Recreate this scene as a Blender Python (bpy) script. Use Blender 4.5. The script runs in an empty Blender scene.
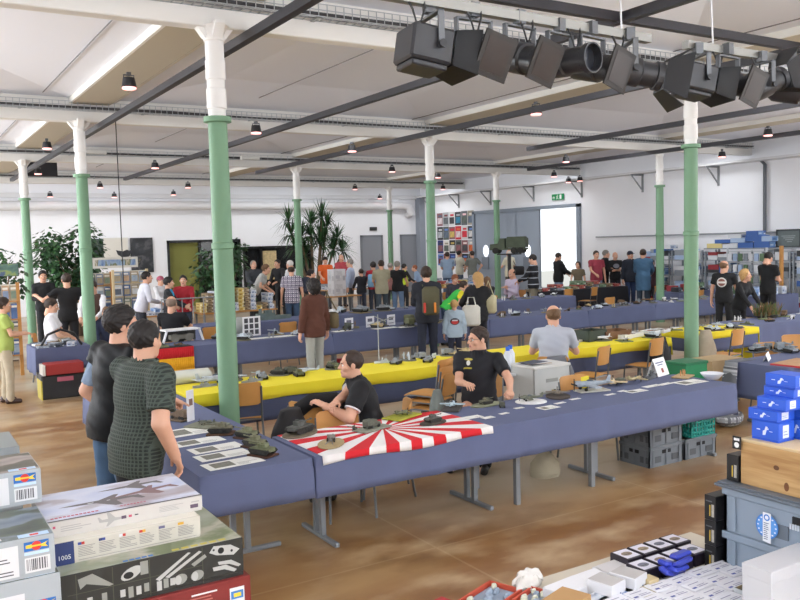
import bpy, math, random
import numpy as np
from mathutils import Vector, Matrix
PI = math.pi
RND = random.Random(11)
SC = bpy.context.scene
COL = SC.collection

# ------------------------------------------------------------------ camera
FPX, YAW, PITCH, ROLL, CAMH = 832.4, 0.551718, 0.0690245, -0.0272946, 2.3
def _cam_axes():
    cy, sy, cp, sp = math.cos(YAW), math.sin(YAW), math.cos(PITCH), math.sin(PITCH)
    f = Vector((sy*cp, cy*cp, -sp)); r = Vector((cy, -sy, 0)); u = r.cross(f)
    c, s = math.cos(ROLL), math.sin(ROLL)
    return c*r + s*u, -s*r + c*u, f
CR, CU, CF = _cam_axes()
CPOS = Vector((0, 0, CAMH))
def ray(x, y): return CF*FPX + CR*(x-400) - CU*(y-300)
def PZ(x, y, z=0.0):
    d = ray(x, y); return CPOS + d*((z-CAMH)/d.z)
def PX(x, y, X):
    d = ray(x, y); return CPOS + d*(X/d.x)
def PY(x, y, Y):
    d = ray(x, y); return CPOS + d*(Y/d.y)

# ------------------------------------------------------------------ materials
def lin(h):
    if isinstance(h, str):
        h = h.lstrip('#'); h = ''.join(q*2 for q in h) if len(h) == 3 else h; c = [int(h[i:i+2], 16)/255 for i in (0, 2, 4)]
    else: c = list(h)
    return tuple((v/12.92 if v <= .04045 else ((v+.055)/1.055)**2.4) for v in c) + (1,)
_M = {}
def M(col, rough=.6, metal=0.0, noise=0.0, nscale=8.0, bump=0.0, bscale=60.0, spec=None):
    key = ('m', str(col), rough, metal, noise, nscale, bump, bscale, spec)
    if key in _M: return _M[key]
    m = bpy.data.materials.new('mat_%d' % len(_M)); m.use_nodes = True
    nt = m.node_tree; b = nt.nodes['Principled BSDF']
    b.inputs['Base Color'].default_value = lin(col); b.inputs['Roughness'].default_value = rough
    b.inputs['Metallic'].default_value = metal
    if spec is not None: b.inputs['Specular IOR Level'].default_value = spec
    if noise or bump:
        tc = nt.nodes.new('ShaderNodeTexCoord')
    if noise:
        n = nt.nodes.new('ShaderNodeTexNoise'); n.inputs['Scale'].default_value = nscale; n.inputs['Detail'].default_value = 4
        nt.links.new(tc.outputs['Object'], n.inputs['Vector'])
        mx = nt.nodes.new('ShaderNodeMix'); mx.data_type = 'RGBA'
        c = lin(col); mx.inputs[6].default_value = tuple(v*(1-noise) for v in c[:3])+(1,)
        mx.inputs[7].default_value = tuple(min(1, v*(1+noise)) for v in c[:3])+(1,)
        nt.links.new(n.outputs['Fac'], mx.inputs[0]); nt.links.new(mx.outputs[2], b.inputs['Base Color'])
    if bump:
        n2 = nt.nodes.new('ShaderNodeTexNoise'); n2.inputs['Scale'].default_value = bscale
        nt.links.new(tc.outputs['Object'], n2.inputs['Vector'])
        bp = nt.nodes.new('ShaderNodeBump'); bp.inputs['Strength'].default_value = bump; bp.inputs['Distance'].default_value = .02
        nt.links.new(n2.outputs['Fac'], bp.inputs['Height']); nt.links.new(bp.outputs['Normal'], b.inputs['Normal'])
    _M[key] = m; return m
def EM(col, strength):
    key = ('e', str(col), strength)
    if key in _M: return _M[key]
    m = bpy.data.materials.new('mat_%d' % len(_M)); m.use_nodes = True
    b = m.node_tree.nodes['Principled BSDF']
    b.inputs['Base Color'].default_value = (0.8, .8, .8, 1); b.inputs['Emission Color'].default_value = lin(col)
    b.inputs['Emission Strength'].default_value = strength
    _M[key] = m; return m
class NT:
    """small helper for node materials"""
    def __init__(s, name, rough=.6):
        s.m = bpy.data.materials.new(name); s.m.use_nodes = True; s.t = s.m.node_tree
        s.b = s.t.nodes['Principled BSDF']; s.b.inputs['Roughness'].default_value = rough
        s.tc = s.t.nodes.new('ShaderNodeTexCoord'); s.sep = s.t.nodes.new('ShaderNodeSeparateXYZ')
        s.t.links.new(s.tc.outputs['Object'], s.sep.inputs[0])
        s.x, s.y, s.z = s.sep.outputs
    def link(s, a, b): s.t.links.new(a, b)
    def _set(s, inp, v):
        if isinstance(v, (int, float)): inp.default_value = v
        else: s.link(v, inp)
    def math(s, op, a, b=0.0, c=0.0):
        n = s.t.nodes.new('ShaderNodeMath'); n.operation = op
        for i, v in enumerate((a, b, c)): s._set(n.inputs[i], v)
        return n.outputs[0]
    def col(s, h):
        n = s.t.nodes.new('ShaderNodeRGB'); n.outputs[0].default_value = lin(h); return n.outputs[0]
    def mix(s, f, a, b):
        n = s.t.nodes.new('ShaderNodeMix'); n.data_type = 'RGBA'; s._set(n.inputs[0], f)
        s.link(a if not isinstance(a, str) else s.col(a), n.inputs[6]); s.link(b if not isinstance(b, str) else s.col(b), n.inputs[7])
        return n.outputs[2]
    def noise(s, scale, detail=3, vec=None):
        n = s.t.nodes.new('ShaderNodeTexNoise'); n.inputs['Scale'].default_value = scale; n.inputs['Detail'].default_value = detail
        s.link(vec or s.tc.outputs['Object'], n.inputs['Vector']); return n.outputs['Fac']
    def ramp(s, f, a, b):
        return s.math('MULTIPLY', s.math('SUBTRACT', f, a), 1.0/(b-a))
    def out(s, c): s.link(c, s.b.inputs['Base Color']); return s.m
def decal_mat(base, decals, rough=.8):
    """cloth colour with printed ellipses/rects: (kind, cx, cz, rx, rz, side of y, colour)"""
    n = NT('printed_cloth', rough); c = n.mix(n.noise(9), base, base)
    for kind, cx, cz, rx, rz, side, colr in decals:
        a = n.math('DIVIDE', n.math('SUBTRACT', n.x, cx), rx); b = n.math('DIVIDE', n.math('SUBTRACT', n.z, cz), rz)
        if kind == 'e': d = n.math('ADD', n.math('MULTIPLY', a, a), n.math('MULTIPLY', b, b))
        else: d = n.math('MAXIMUM', n.math('ABSOLUTE', a), n.math('ABSOLUTE', b))
        f = n.math('MULTIPLY', n.math('LESS_THAN', d, 1.0), n.math('GREATER_THAN', n.math('MULTIPLY', n.y, side), 0.0))
        c = n.mix(f, c, colr)
    return n.out(c)
def plaid_mat(base, line, line2, size=.045, w=.12, rough=.85):
    n = NT('checked_cloth', rough)
    def band(v, ph):
        return n.math('LESS_THAN', n.math('FRACT', n.math('ADD', n.math('DIVIDE', v, size), ph)), w)
    c = n.mix(band(n.x, 10.1), base, line); c = n.mix(band(n.z, 10.2), c, line); c = n.mix(band(n.x, 10.55), c, line2); c = n.mix(band(n.z, 10.6), c, line2)
    return n.out(c)
def stripe_mat(base, line, size=.09, w=.2, rough=.85):
    n = NT('striped_cloth', rough)
    return n.out(n.mix(n.math('LESS_THAN', n.math('FRACT', n.math('DIVIDE', n.z, size)), w), base, line))

# ------------------------------------------------------------------ mesh builder
class MB:
    def __init__(s): s.v = []; s.f = []; s.m = []
    def add(s, vs, fs, mat=0, mtx=None):
        b = len(s.v)
        if mtx is not None: vs = [mtx @ Vector(p) for p in vs]
        s.v += [tuple(p) for p in vs]
        s.f += [tuple(b+i for i in f) for f in fs]; s.m += [mat]*len(fs)
        return s
    def box(s, x0, y0, z0, x1, y1, z1, mat=0, mtx=None, bev=0.0):
        x0, x1 = min(x0, x1), max(x0, x1); y0, y1 = min(y0, y1), max(y0, y1); z0, z1 = min(z0, z1), max(z0, z1)
        if bev <= 0:
            vs = [(x0,y0,z0),(x1,y0,z0),(x1,y1,z0),(x0,y1,z0),(x0,y0,z1),(x1,y0,z1),(x1,y1,z1),(x0,y1,z1)]
            fs = [(3,2,1,0),(4,5,6,7),(0,1,5,4),(1,2,6,5),(2,3,7,6),(3,0,4,7)]
            return s.add(vs, fs, mat, mtx)
        b = min(bev, (x1-x0)*.45, (y1-y0)*.45, (z1-z0)*.45); vs = []; idx = {}
        for sx in (0, 1):
            for sy in (0, 1):
                for sz in (0, 1):
                    c = [(x0, x1)[sx], (y0, y1)[sy], (z0, z1)[sz]]
                    d = [b if q == 0 else -b for q in (sx, sy, sz)]
                    for ax in range(3):
                        p = [c[i] + (0 if i == ax else d[i]) for i in range(3)]
                        idx[(sx, sy, sz, ax)] = len(vs); vs.append(p)
        fs = []
        for ax in range(3):
            o = [i for i in range(3) if i != ax]
            for sd in (0, 1):
                q = []
                for a, c in ((0,0),(1,0),(1,1),(0,1)):
                    k = [0,0,0]; k[ax] = sd; k[o[0]] = a; k[o[1]] = c; q.append(idx[(*k, ax)])
                flip = (sd == 0) != (ax == 1)
                fs.append(tuple(q[::-1]) if flip else tuple(q))
        for ax in range(3):
            o = [i for i in range(3) if i != ax]
            for a in (0, 1):
                for c in (0, 1):
                    k0 = [0,0,0]; k0[o[0]] = a; k0[o[1]] = c; k1 = list(k0); k1[ax] = 1
                    q = (idx[(*k0, o[0])], idx[(*k1, o[0])], idx[(*k1, o[1])], idx[(*k0, o[1])])
                    fs.append(q)
        for sx in (0,1):
            for sy in (0,1):
                for sz in (0,1): fs.append(tuple(idx[(sx,sy,sz,a)] for a in range(3)))
        # orient outward
        cx = Vector(((x0+x1)/2, (y0+y1)/2, (z0+z1)/2)); out = []
        for f in fs:
            P = [Vector(vs[i]) for i in f]; n = (P[1]-P[0]).cross(P[2]-P[0]); ctr = sum(P, Vector())/len(P)
            out.append(f if n.dot(ctr-cx) >= 0 else f[::-1])
        return s.add(vs, out, mat, mtx)
    def tube(s, pts, r, n=8, mat=0, mtx=None, r2=None):
        pts = [Vector(p) for p in pts]; vs = []; fs = []; k = len(pts)
        prev = None
        for i, p in enumerate(pts):
            t = (pts[min(i+1, k-1)] - pts[max(i-1, 0)])
            t = t.normalized() if t.length > 1e-9 else Vector((0,0,1))
            a = prev if prev is not None else (Vector((0,0,1)) if abs(t.z) < .9 else Vector((1,0,0)))
            u = (a - t*a.dot(t)).normalized(); prev = u; w = t.cross(u)
            rr = r if r2 is None else r + (r2-r)*i/(k-1)
            for j in range(n):
                an = 2*PI*j/n; vs.append(p + u*(rr*math.cos(an)) + w*(rr*math.sin(an)))
        for i in range(k-1):
            for j in range(n):
                fs.append((i*n+j, i*n+(j+1) % n, (i+1)*n+(j+1) % n, (i+1)*n+j))
        fs.append(tuple(range(n))[::-1]); fs.append(tuple((k-1)*n+j for j in range(n)))
        return s.add(vs, fs, mat, mtx)
    def bar(s, a, b, w, h, mat=0, up=(0,0,1)):
        a, b = Vector(a), Vector(b); t = (b-a).normalized(); u = Vector(up)
        if abs(t.dot(u)) > .98: u = Vector((1,0,0))
        sd = t.cross(u).normalized(); u = sd.cross(t)
        vs = [a-sd*w/2-u*h/2, a+sd*w/2-u*h/2, a+sd*w/2+u*h/2, a-sd*w/2+u*h/2]; vs += [p+(b-a) for p in vs]
        return s.add(vs, [(0,1,2,3),(7,6,5,4),(1,0,4,5),(2,1,5,6),(3,2,6,7),(0,3,7,4)], mat)
    def lathe(s, prof, n=20, mat=0, mtx=None):
        vs = []; fs = []; k = len(prof)
        for r, z in prof:
            for j in range(n):
                a = 2*PI*j/n; vs.append((r*math.cos(a), r*math.sin(a), z))
        for i in range(k-1):
            for j in range(n): fs.append((i*n+j, i*n+(j+1) % n, (i+1)*n+(j+1) % n, (i+1)*n+j))
        if prof[0][0] > 1e-6: fs.append(tuple(range(n))[::-1])
        if prof[-1][0] > 1e-6: fs.append(tuple((k-1)*n+j for j in range(n)))
        return s.add(vs, fs, mat, mtx)
    def ball(s, c, r, n=12, mat=0, mtx=None):
        r = (r, r, r) if isinstance(r, (int, float)) else r
        prof = [(max(1e-7, math.sin(PI*i/(n//2))), -math.cos(PI*i/(n//2))) for i in range(n//2+1)]
        mm = Matrix.Translation(c) @ Matrix.Diagonal((*r, 1))
        return s.lathe(prof, n, mat, mm if mtx is None else mtx @ mm)
    def prism(s, pts, z0, z1, mat=0, mtx=None):
        n = len(pts); vs = [(x, y, z0) for x, y in pts] + [(x, y, z1) for x, y in pts]
        ar = sum(pts[i][0]*pts[(i+1) % n][1]-pts[(i+1) % n][0]*pts[i][1] for i in range(n))
        fs = [tuple(range(n))[::-1], tuple(range(n, 2*n))] + [(i, (i+1) % n, n+(i+1) % n, n+i) for i in range(n)]
        if (ar < 0) != (z1 < z0): fs = [f[::-1] for f in fs]
        return s.add(vs, fs, mat, mtx)
    def build(s, name, mats, parent=None, loc=None, rotz=None, smooth=.6):
        me = bpy.data.meshes.new(name); me.from_pydata(s.v, [], s.f)
        for m in (mats if isinstance(mats, (list, tuple)) else [mats]): me.materials.append(m)
        me.polygons.foreach_set('material_index', s.m)
        if smooth:
            me.polygons.foreach_set('use_smooth', [True]*len(s.f)); me.set_sharp_from_angle(angle=smooth)
        me.update()
        return put(name, me, parent, loc, rotz)
def put(name, me, parent=None, loc=None, rotz=None):
    o = bpy.data.objects.new(name, me); COL.objects.link(o)
    if parent: o.parent = parent
    if loc is not None: o.location = loc
    if rotz is not None: o.rotation_euler = (0, 0, rotz)
    return o
def tag(o, label, cat, group=None, kind=None):
    o['label'] = label; o['category'] = cat
    if group: o['group'] = group
    if kind: o['kind'] = kind
    return o
def thing(name, label, cat, loc=(0,0,0), rotz=0, group=None, scale=1):
    o = bpy.data.objects.new(name, None); COL.objects.link(o); o.empty_display_size = .1
    o.location = loc; o.rotation_euler = (0, 0, rotz); o.scale = (scale,)*3 if isinstance(scale, (int, float)) else scale
    return tag(o, label, cat, group)
def struct(o): o['kind'] = 'structure'; return o
_KIDS = {}
def dup(root, loc=None, rotz=None, label=None, group=None, scale=None, matmap=None):
    r = root.copy(); COL.objects.link(r)
    if loc is not None: r.location = loc
    if rotz is not None: r.rotation_euler = (0, 0, rotz)
    if scale is not None: r.scale = (scale,)*3
    if label: r['label'] = label
    if group: r['group'] = group
    def rec(src, dst):
        for ch in [c for c in src.children]:
            c = ch.copy(); COL.objects.link(c); c.parent = dst; rec(ch, c)
    rec(root, r); return r
ONES = ['', 'first','second','third','fourth','fifth','sixth','seventh','eighth','ninth','tenth','eleventh','twelfth','thirteenth','fourteenth','fifteenth','sixteenth','seventeenth','eighteenth','nineteenth']
TENS = {2:'twent', 3:'thirt', 4:'fort', 5:'fift', 6:'sixt', 7:'sevent'}
def ordw(n):
    if n < 20: return ONES[n]
    t, o = divmod(n, 10)
    return TENS[t]+'ieth' if o == 0 else TENS[t]+'y-'+ONES[o]
def rotz_m(a, loc=(0,0,0)): return Matrix.Translation(loc) @ Matrix.Rotation(a, 4, 'Z')

# text turned into a mesh (lettering on things)
def text_mesh(name, txt, size, mat, parent=None, mtx=None, ext=.0006):
    cu = bpy.data.curves.new(name, 'FONT'); cu.body = txt; cu.size = size; cu.extrude = ext; cu.align_x = 'CENTER'; cu.align_y = 'CENTER'; cu.resolution_u = 2
    to = bpy.data.objects.new(name+'_tmp', cu); COL.objects.link(to)
    dg = bpy.context.evaluated_depsgraph_get(); me = bpy.data.meshes.new_from_object(to.evaluated_get(dg))
    bpy.data.objects.remove(to); me.materials.clear(); me.materials.append(mat)
    if mtx is not None: me.transform(mtx)
    return put(name, me, parent)
ROOF_W, LEFT_W, FRONT_W, EXPOSURE, TILT, TILT_F, NEAR_W, NEAR_L, FAR_W, RIGHT_W = 8.5, 38.0, 38.0, 0.0, math.radians(36), math.radians(63), .08, .08, 1.6, 24.0
# ================================================================== the hall
CX = (2.96, 10.18, 17.45); CY = (8.26, 15.16, 22.05, 28.97)
XW, YW = 21.2, 32.4            # wall faces
XL, YF = -7.0, -6.0
WHITE = M('#F1F2F6', .75, noise=.03, nscale=.6); CEIL = M('#EEF0F8', .85, noise=.02, nscale=.4)
# floor: stained, sealed screed with faint joints
n = NT('floor_screed', .38)
mp = n.t.nodes.new('ShaderNodeMapping'); mp.inputs['Scale'].default_value = (.75, 1.25, 1); n.link(n.tc.outputs['Object'], mp.inputs['Vector']); fv = mp.outputs[0]
f1 = n.noise(.8, 7, fv); f2 = n.noise(2.2, 8, fv); f3 = n.noise(.3, 4, fv); f4 = n.noise(1.15, 6, fv)
c = n.mix(n.ramp(f1, .38, .6), '#A8875E', '#855C33')
c = n.mix(n.ramp(f2, .5, .72), c, '#B59A76'); c = n.mix(n.ramp(f3, .47, .62), c, '#ADA08A'); c = n.mix(n.math('MULTIPLY', n.ramp(f4, .56, .72), .75), c, '#66421F')
def joint(v, off): return n.math('LESS_THAN', n.math('ABSOLUTE', n.math('SUBTRACT', n.math('FRACT', n.math('DIVIDE', n.math('ADD', v, off), 2.4)), .5)), .004)
j = n.math('MAXIMUM', joint(n.x, .2), joint(n.y, .9)); c = n.mix(n.math('MULTIPLY', j, .16), c, '#D8C8A8')
n.t.nodes['Principled BSDF'].inputs['Specular IOR Level'].default_value = .45
FLOORM = n.out(c); n.link(n.math('ADD', n.math('MULTIPLY', f2, .3), .2), n.b.inputs['Roughness'])
o = struct(MB().box(XL-.3, YF-.3, -.2, XW+.3, YW+.3, 0).build('floor', FLOORM, smooth=0))
# back wall with dark openings, right wall with the big door
def wall_with_holes(name, axis, pos, thick, a0, a1, z1, holes):
    """axis 'x': wall in the plane X=pos running along Y; 'y': plane Y=pos along X; thick goes outward"""
    b = MB(); cuts = sorted({a0, a1, *[h[0] for h in holes], *[h[1] for h in holes]})
    for s, e in zip(cuts, cuts[1:]):
        zs = [(0, z1)]
        for h in holes:
            if h[0] <= s and h[1] >= e: zs = [q for lo, hi in zs for q in ((lo, min(hi, h[2])), (max(lo, h[3]), hi)) if q[1]-q[0] > 1e-4]
        for lo, hi in zs:
            if axis == 'x': b.box(pos, s, lo, pos+thick, e, hi)
            else: b.box(s, pos, lo, e, pos+thick, hi)
    return struct(b.build(name, WHITE, smooth=0))
ADDED_RWIN = [(-4, 1.5), (3, 8.5)]  # windows added in the unseen wall part to brighten the ceiling
DO = (22.1, 24.15)      # open doorway in the right wall
wall_with_holes('wall_back', 'y', YW, .3, XL-.3, XW+.3, 6, [(9.35, 12.35, 0, 2.62), (12.45, 15.6, 0, 2.3)])
wall_with_holes('wall_right', 'x', XW, .3, YF-.3, YW, 6, [(22.1, 28.2, 0, 3.42)]+[(a, b, 1.0, 4.2) for a, b in ADDED_RWIN])
ADDED_LWIN = [(-4, 1.5), (3.5, 9), (11, 16.5), (18.5, 24), (26, 31)]  # unseen windows added to light the hall from the side
wall_with_holes('wall_left', 'x', XL-.3, .3, YF-.3, YW, 6, [(a, b, 1.0, 4.2) for a, b in ADDED_LWIN])
ADDED_FWIN = [(-5, 1), (3, 9), (11, 17)]  # unseen windows added behind the viewer as a light source
wall_with_holes('wall_front', 'y', YF-.3, .3, XL-.3, XW+.3, 6, [(a, b, 1.0, 4.2) for a, b in ADDED_FWIN])
struct(MB().box(XL-.6, YF-.6, 5.75, XW+.6, YW+.6, 5.95).build('ceiling_roof', WHITE, smooth=0))
FRM = M('#C9CCCE', .5); PANE_GLOW = EM('#F2F7FF', .8)  # glow for the panes of the added windows and rooflights
def window(i, axis, pos, a, b, z0, z1):  # added window with a glowing pane, outside the view
    w = MB(); g = MB(); k = 5
    def bx(m, s, e, lo, hi, d0, d1):
        if axis == 'x': m.box(pos+d0, s, lo, pos+d1, e, hi)
        else: m.box(s, pos+d0, lo, e, pos+d1, hi)
    for q in range(k+1):
        t = a+(b-a)*q/k; bx(w, max(a, t-.035), min(b, t+.035), z0, z1, -.16, -.08)
    for z in (z0, (z0+z1)/2, z1-.07): bx(w, a, b, z, z+.07, -.15, -.09)
    bx(g, a, b, z0, z1, -.125, -.115)
    o = struct(w.build('window_%d' % i, FRM, smooth=0)); p = g.build('pane', PANE_GLOW, o, smooth=0)
for i, (a, b) in enumerate(ADDED_LWIN): window(i+1, 'x', XL, a, b, 1.0, 4.2)
for i, (a, b) in enumerate(ADDED_RWIN): window(i+11, 'x', XW+.25, a, b, 1.0, 4.2)
for i, (a, b) in enumerate(ADDED_FWIN): window(i+6, 'y', YF, a, b, 1.0, 4.2)
# dark glazed openings in the back wall
DK = M('#17181A', .35); OL = M('#7A7B3C', .7)
b = MB()
for x in (9.35, 10.62, 11.5, 12.27): b.box(x, YW-.04, 0, x+.09, YW+.1, 2.62)
b.box(9.35, YW-.04, 2.52, 12.35, YW+.1, 2.62); w9 = struct(b.build('window_9', DK, smooth=0))
MB().box(9.44, YW+.12, 0, 10.62, YW+.15, 2.52).build('blind', OL, w9, smooth=0)
MB().box(10.62, YW+.14, 0, 12.35, YW+.17, 2.52).build('pane', M('#101214', .15), w9, smooth=0)
b = MB(); b.box(12.45, YW-.04, 2.2, 15.6, YW+.1, 2.3)
for x in (12.45, 13.2, 15.5): b.box(x, YW-.04, 0, x+.1, YW+.1, 2.3)
w10 = struct(b.build('window_10', DK, smooth=0))
MB().box(12.45, YW+.12, 0, 15.6, YW+.15, 2.3).build('pane', M('#1B1C1F', .15), w10, smooth=0)
MB().box(13.25, YW+.05, .9, 13.95, YW+.1, 2.1).build('notice', M('#C9B487', .7, noise=.5, nscale=14), w10, smooth=0)
# two grey doors in the back wall
GD = M('#8B8F96', .5)
def door(i, x0, x1, h):
    b = MB(); b.box(x0, YW-.05, 0, x0+.09, YW, h); b.box(x1-.09, YW-.05, 0, x1, YW, h); b.box(x0, YW-.05, h-.09, x1, YW, h)
    d = struct(b.build('door_%d' % i, M('#7C8087', .5), smooth=0))
    MB().box(x0+.09, YW-.025, .01, x1-.09, YW-.002, h-.09).build('panel', GD, d, smooth=0)
    m = MB(); m.tube([(x0+.2, YW-.03, 1.05), (x0+.2, YW-.08, 1.05), (x0+.33, YW-.08, 1.05)], .012); m.build('handle', M('#B8BABD', .3, 1), d)
door(1, 17.95, 19.1, 2.66); door(2, 20.02, 21.12, 2.66)
tag(MB().box(18.45, YW-.06, 2.86, 18.8, YW, 3.02).build('door_plate', M('#2A2C2E', .5), smooth=0), 'small dark plate on the white wall above a grey door', 'sign')
# big grey industrial door in the right wall
b = MB(); F = M('#8C97A4', .5)
b.box(XW-.1, 22.1-.14, 0, XW+.05, 22.1+.02, 3.5); b.box(XW-.1, 28.2, 0, XW+.05, 28.34, 3.5); b.box(XW-.1, 21.96, 3.4, XW+.05, 28.34, 3.52)
d3 = struct(b.build('door_3', F, smooth=0))
LEAF = M('#9AA5B4', .5)
def porthole_leaf(y0, y1, py):
    m = MB(); N = 28; R = .2; pz = 1.85; z1 = 3.4
    rim = [(py+R*math.cos(2*PI*k/N), pz+R*1.25*math.sin(2*PI*k/N)) for k in range(N)]
    def outer(a):
        c, s = math.cos(a), math.sin(a); t = min((y1-py)/c if c > 1e-9 else 1e9, (y0-py)/c if c < -1e-9 else 1e9, (z1-pz)/s if s > 1e-9 else 1e9, -pz/s if s < -1e-9 else 1e9)
        return (py+t*c, pz+t*s)
    angs = sorted({2*PI*k/N for k in range(N)} | {math.atan2(zz-pz, yy-py) % (2*PI) for yy in (y0, y1) for zz in (0, z1)})
    inn = [(py+R*math.cos(a), pz+R*1.25*math.sin(a)) for a in angs]; out = [outer(a) for a in angs]; k = len(angs)
    for d in (XW-.03, XW+.03):
        vs = [(d, *p) for p in inn]+[(d, *p) for p in out]
        m.add(vs, [(i, (i+1) % k, k+(i+1) % k, k+i) if d > XW else (k+i, k+(i+1) % k, (i+1) % k, i) for i in range(k)])
    vs = [(XW-.03, *p) for p in inn]+[(XW+.03, *p) for p in inn]
    m.add(vs, [(i, (i+1) % k, k+(i+1) % k, k+i) for i in range(k)])
    l = m.build('leaf', LEAF, d3, smooth=0)
    g = MB(); g.add([(XW, *p) for p in rim], [tuple(range(N))]); g.build('porthole_glass', EM('#F4F8FF', 1.6), l, smooth=0)
porthole_leaf(25.56, 28.18, 27.52); porthole_leaf(24.17, 25.53, 24.88)
MB().box(XW-.07, 27.3, 1.1, XW-.035, 27.75, 1.6).build('kick_plate', M('#7F8894', .5), d3, smooth=0)
MB().box(XW-.07, 24.75, 1.1, XW-.035, 25.1, 1.6).build('kick_plate', M('#7F8894', .5), d3, smooth=0)
m = MB(); m.box(XW+.1, 22.12, 0.02, XW+1.9, 22.19, 3.38); m.box(XW+1.0, 22.19, 1.9, XW+1.3, 22.2, 2.3, 1); m.build('leaf', [M('#D9CFD0', .5), M('#F4F4F4', .6)], d3, smooth=0)
# outside ground seen through the doorway
struct(MB().box(XW+.3, 12, -.2, XW+30, 45, -.02).build('ground_outside', M('#C9C6BE', .9), smooth=0))
# corner post, wall rail, pipes, brackets
struct(MB().box(20.9, YW-.35, 0, XW, YW, 4.4).build('trim_1', M('#9198A2', .6), smooth=0))
GREY = M('#8A8D90', .5); LG = M('#DADADC', .5)
m = MB(); m.tube([(XW-.05, -5, 2.3), (XW-.05, 21.2, 2.3)], .025, 6)
tag(m.build('wall_conduit', M('#93979B', .5)), 'thin grey conduit running level along the white side wall', 'pipe')
m = MB(); m.tube([(XW-.1, 15.6, 4.35), (XW-.1, 14.75, 4.35), (XW-.1, 14.6, 4.2), (XW-.1, 14.6, 2.3)], .05, 8)
tag(m.build('wall_pipe', M('#5C6066', .5)), 'dark grey pipe bending down the white wall above the kit shelves', 'pipe')
m = MB(); m.tube([(-6.9, YW-.3, 3.95), (20.0, YW-.3, 3.95), (20.35, YW-.3, 3.9), (20.45, YW-.3, 3.6), (20.45, YW-.05, 3.55)], .17, 14)
tag(m.build('ventilation_duct', LG), 'long pale ventilation duct under the cornice of the back wall', 'duct')
struct(MB().box(XL, YW-.12, 4.25, 20.9, YW, 4.42).build('trim_2', LG, smooth=0))
BR = [PX(px, py, XW) for px, py in ((432, 197), (459, 198), (491, 193), (534, 188), (582, 182), (643, 180), (719, 172))]
for k, p in enumerate(BR):
    y = min(p.y, 32.0); m = MB()
    m.box(XW-.05, y-.025, 3.72, XW, y+.025, 4.3); m.box(XW-.55, y-.025, 4.25, XW, y+.025, 4.3); m.bar((XW-.52, y, 4.25), (XW-.03, y, 3.78), .035, .035)
    tag(m.build('wall_bracket', GREY, smooth=0), 'grey triangular steel bracket high on the white wall, %s from the far corner' % ordw(k+1), 'bracket', 'steel wall brackets')
m = MB(); m.box(XW-.55, YF, 4.3, XW-.02, YW-.4, 4.36); struct(m.build('trim_3', LG, smooth=0))
# exit sign
sg = thing('exit_sign', 'small green exit sign with white running figure on the white wall', 'sign', PX(558, 197, XW-.05)); sg.rotation_euler = (0, 0, 0)
MB().box(-.03, -.3, -.11, .02, .3, .11).build('panel', M('#1F9458', .5), sg, smooth=0)
m = MB(); m.ball((-.035, .0, .07), (.004, .022, .022), 8); m.bar((-.035, .0, .05), (-.035, .01, -.02), .005, .03)
m.bar((-.035, .0, -.02), (-.035, -.05, -.08), .005, .02); m.bar((-.035, .01, -.02), (-.035, .05, -.08), .005, .02); m.bar((-.035, -.05, .03), (-.035, .06, .01), .005, .018)
m.bar((-.035, .17, -.02), (-.035, .26, -.02), .005, .03); m.bar((-.035, .15, -.02), (-.035, .19, .03), .005, .02); m.bar((-.035, .15, -.02), (-.035, .19, -.07), .005, .02)
m.box(-.036, -.22, -.08, -.033, -.12, .08); m.build('pictogram', M('#F5F5F0', .6), sg, smooth=0)

# ---------------------------------------------------------------- columns
GRN = M('#739A7A', .5, noise=.06, nscale=3); WCOL = M('#EDEBE8', .45)
col0 = MB().lathe([(.115, 0), (.115, .12), (.103, .15), (.102, 2.28), (.113, 2.29), (.113, 2.33), (.1, 2.34), (.095, 3.56), (.14, 3.575), (.14, 3.62), (.0, 3.63)], 28)
COLM = col0
def column(x, y, k):
    m = MB(); m.lathe([(.115, 0), (.115, .12), (.104, .16), (.103, 2.28), (.114, 2.29), (.114, 2.34), (.101, 2.35), (.096, 3.56), (.14, 3.57), (.14, 3.62), (.08, 3.625)], 28, 0)
    m.lathe([(.088, 3.62), (.088, 3.7), (.1, 3.705), (.1, 3.9), (.089, 3.91), (.089, 3.99), (.1, 4.0), (.1, 4.18), (.094, 4.19), (.094, 4.37), (.108, 4.38), (.108, 4.42), (.1, 4.43), (.13, 4.5), (.16, 4.52)], 28, 1)
    for a in range(4):
        c, s = math.cos(a*PI/2), math.sin(a*PI/2)
        mt = Matrix.Rotation(a*PI/2, 4, 'Z')
        m.add([(.08, -.05, 4.4), (.11, -.05, 4.4), (.2, -.05, 4.52), (.2, -.05, 4.55), (.08, -.05, 4.55), (.08, .05, 4.4), (.11, .05, 4.4), (.2, .05, 4.52), (.2, .05, 4.55), (.08, .05, 4.55)],
              [(0,1,2,3,4), (9,8,7,6,5), (0,5,6,1), (1,6,7,2), (2,7,8,3)], 1, mt)
    o = m.build('column', [GRN, WCOL], loc=(x, y, 0)); struct(o)
for i, x in enumerate(CX):
    for j, y in enumerate(CY): column(x, y, 0)

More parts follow.
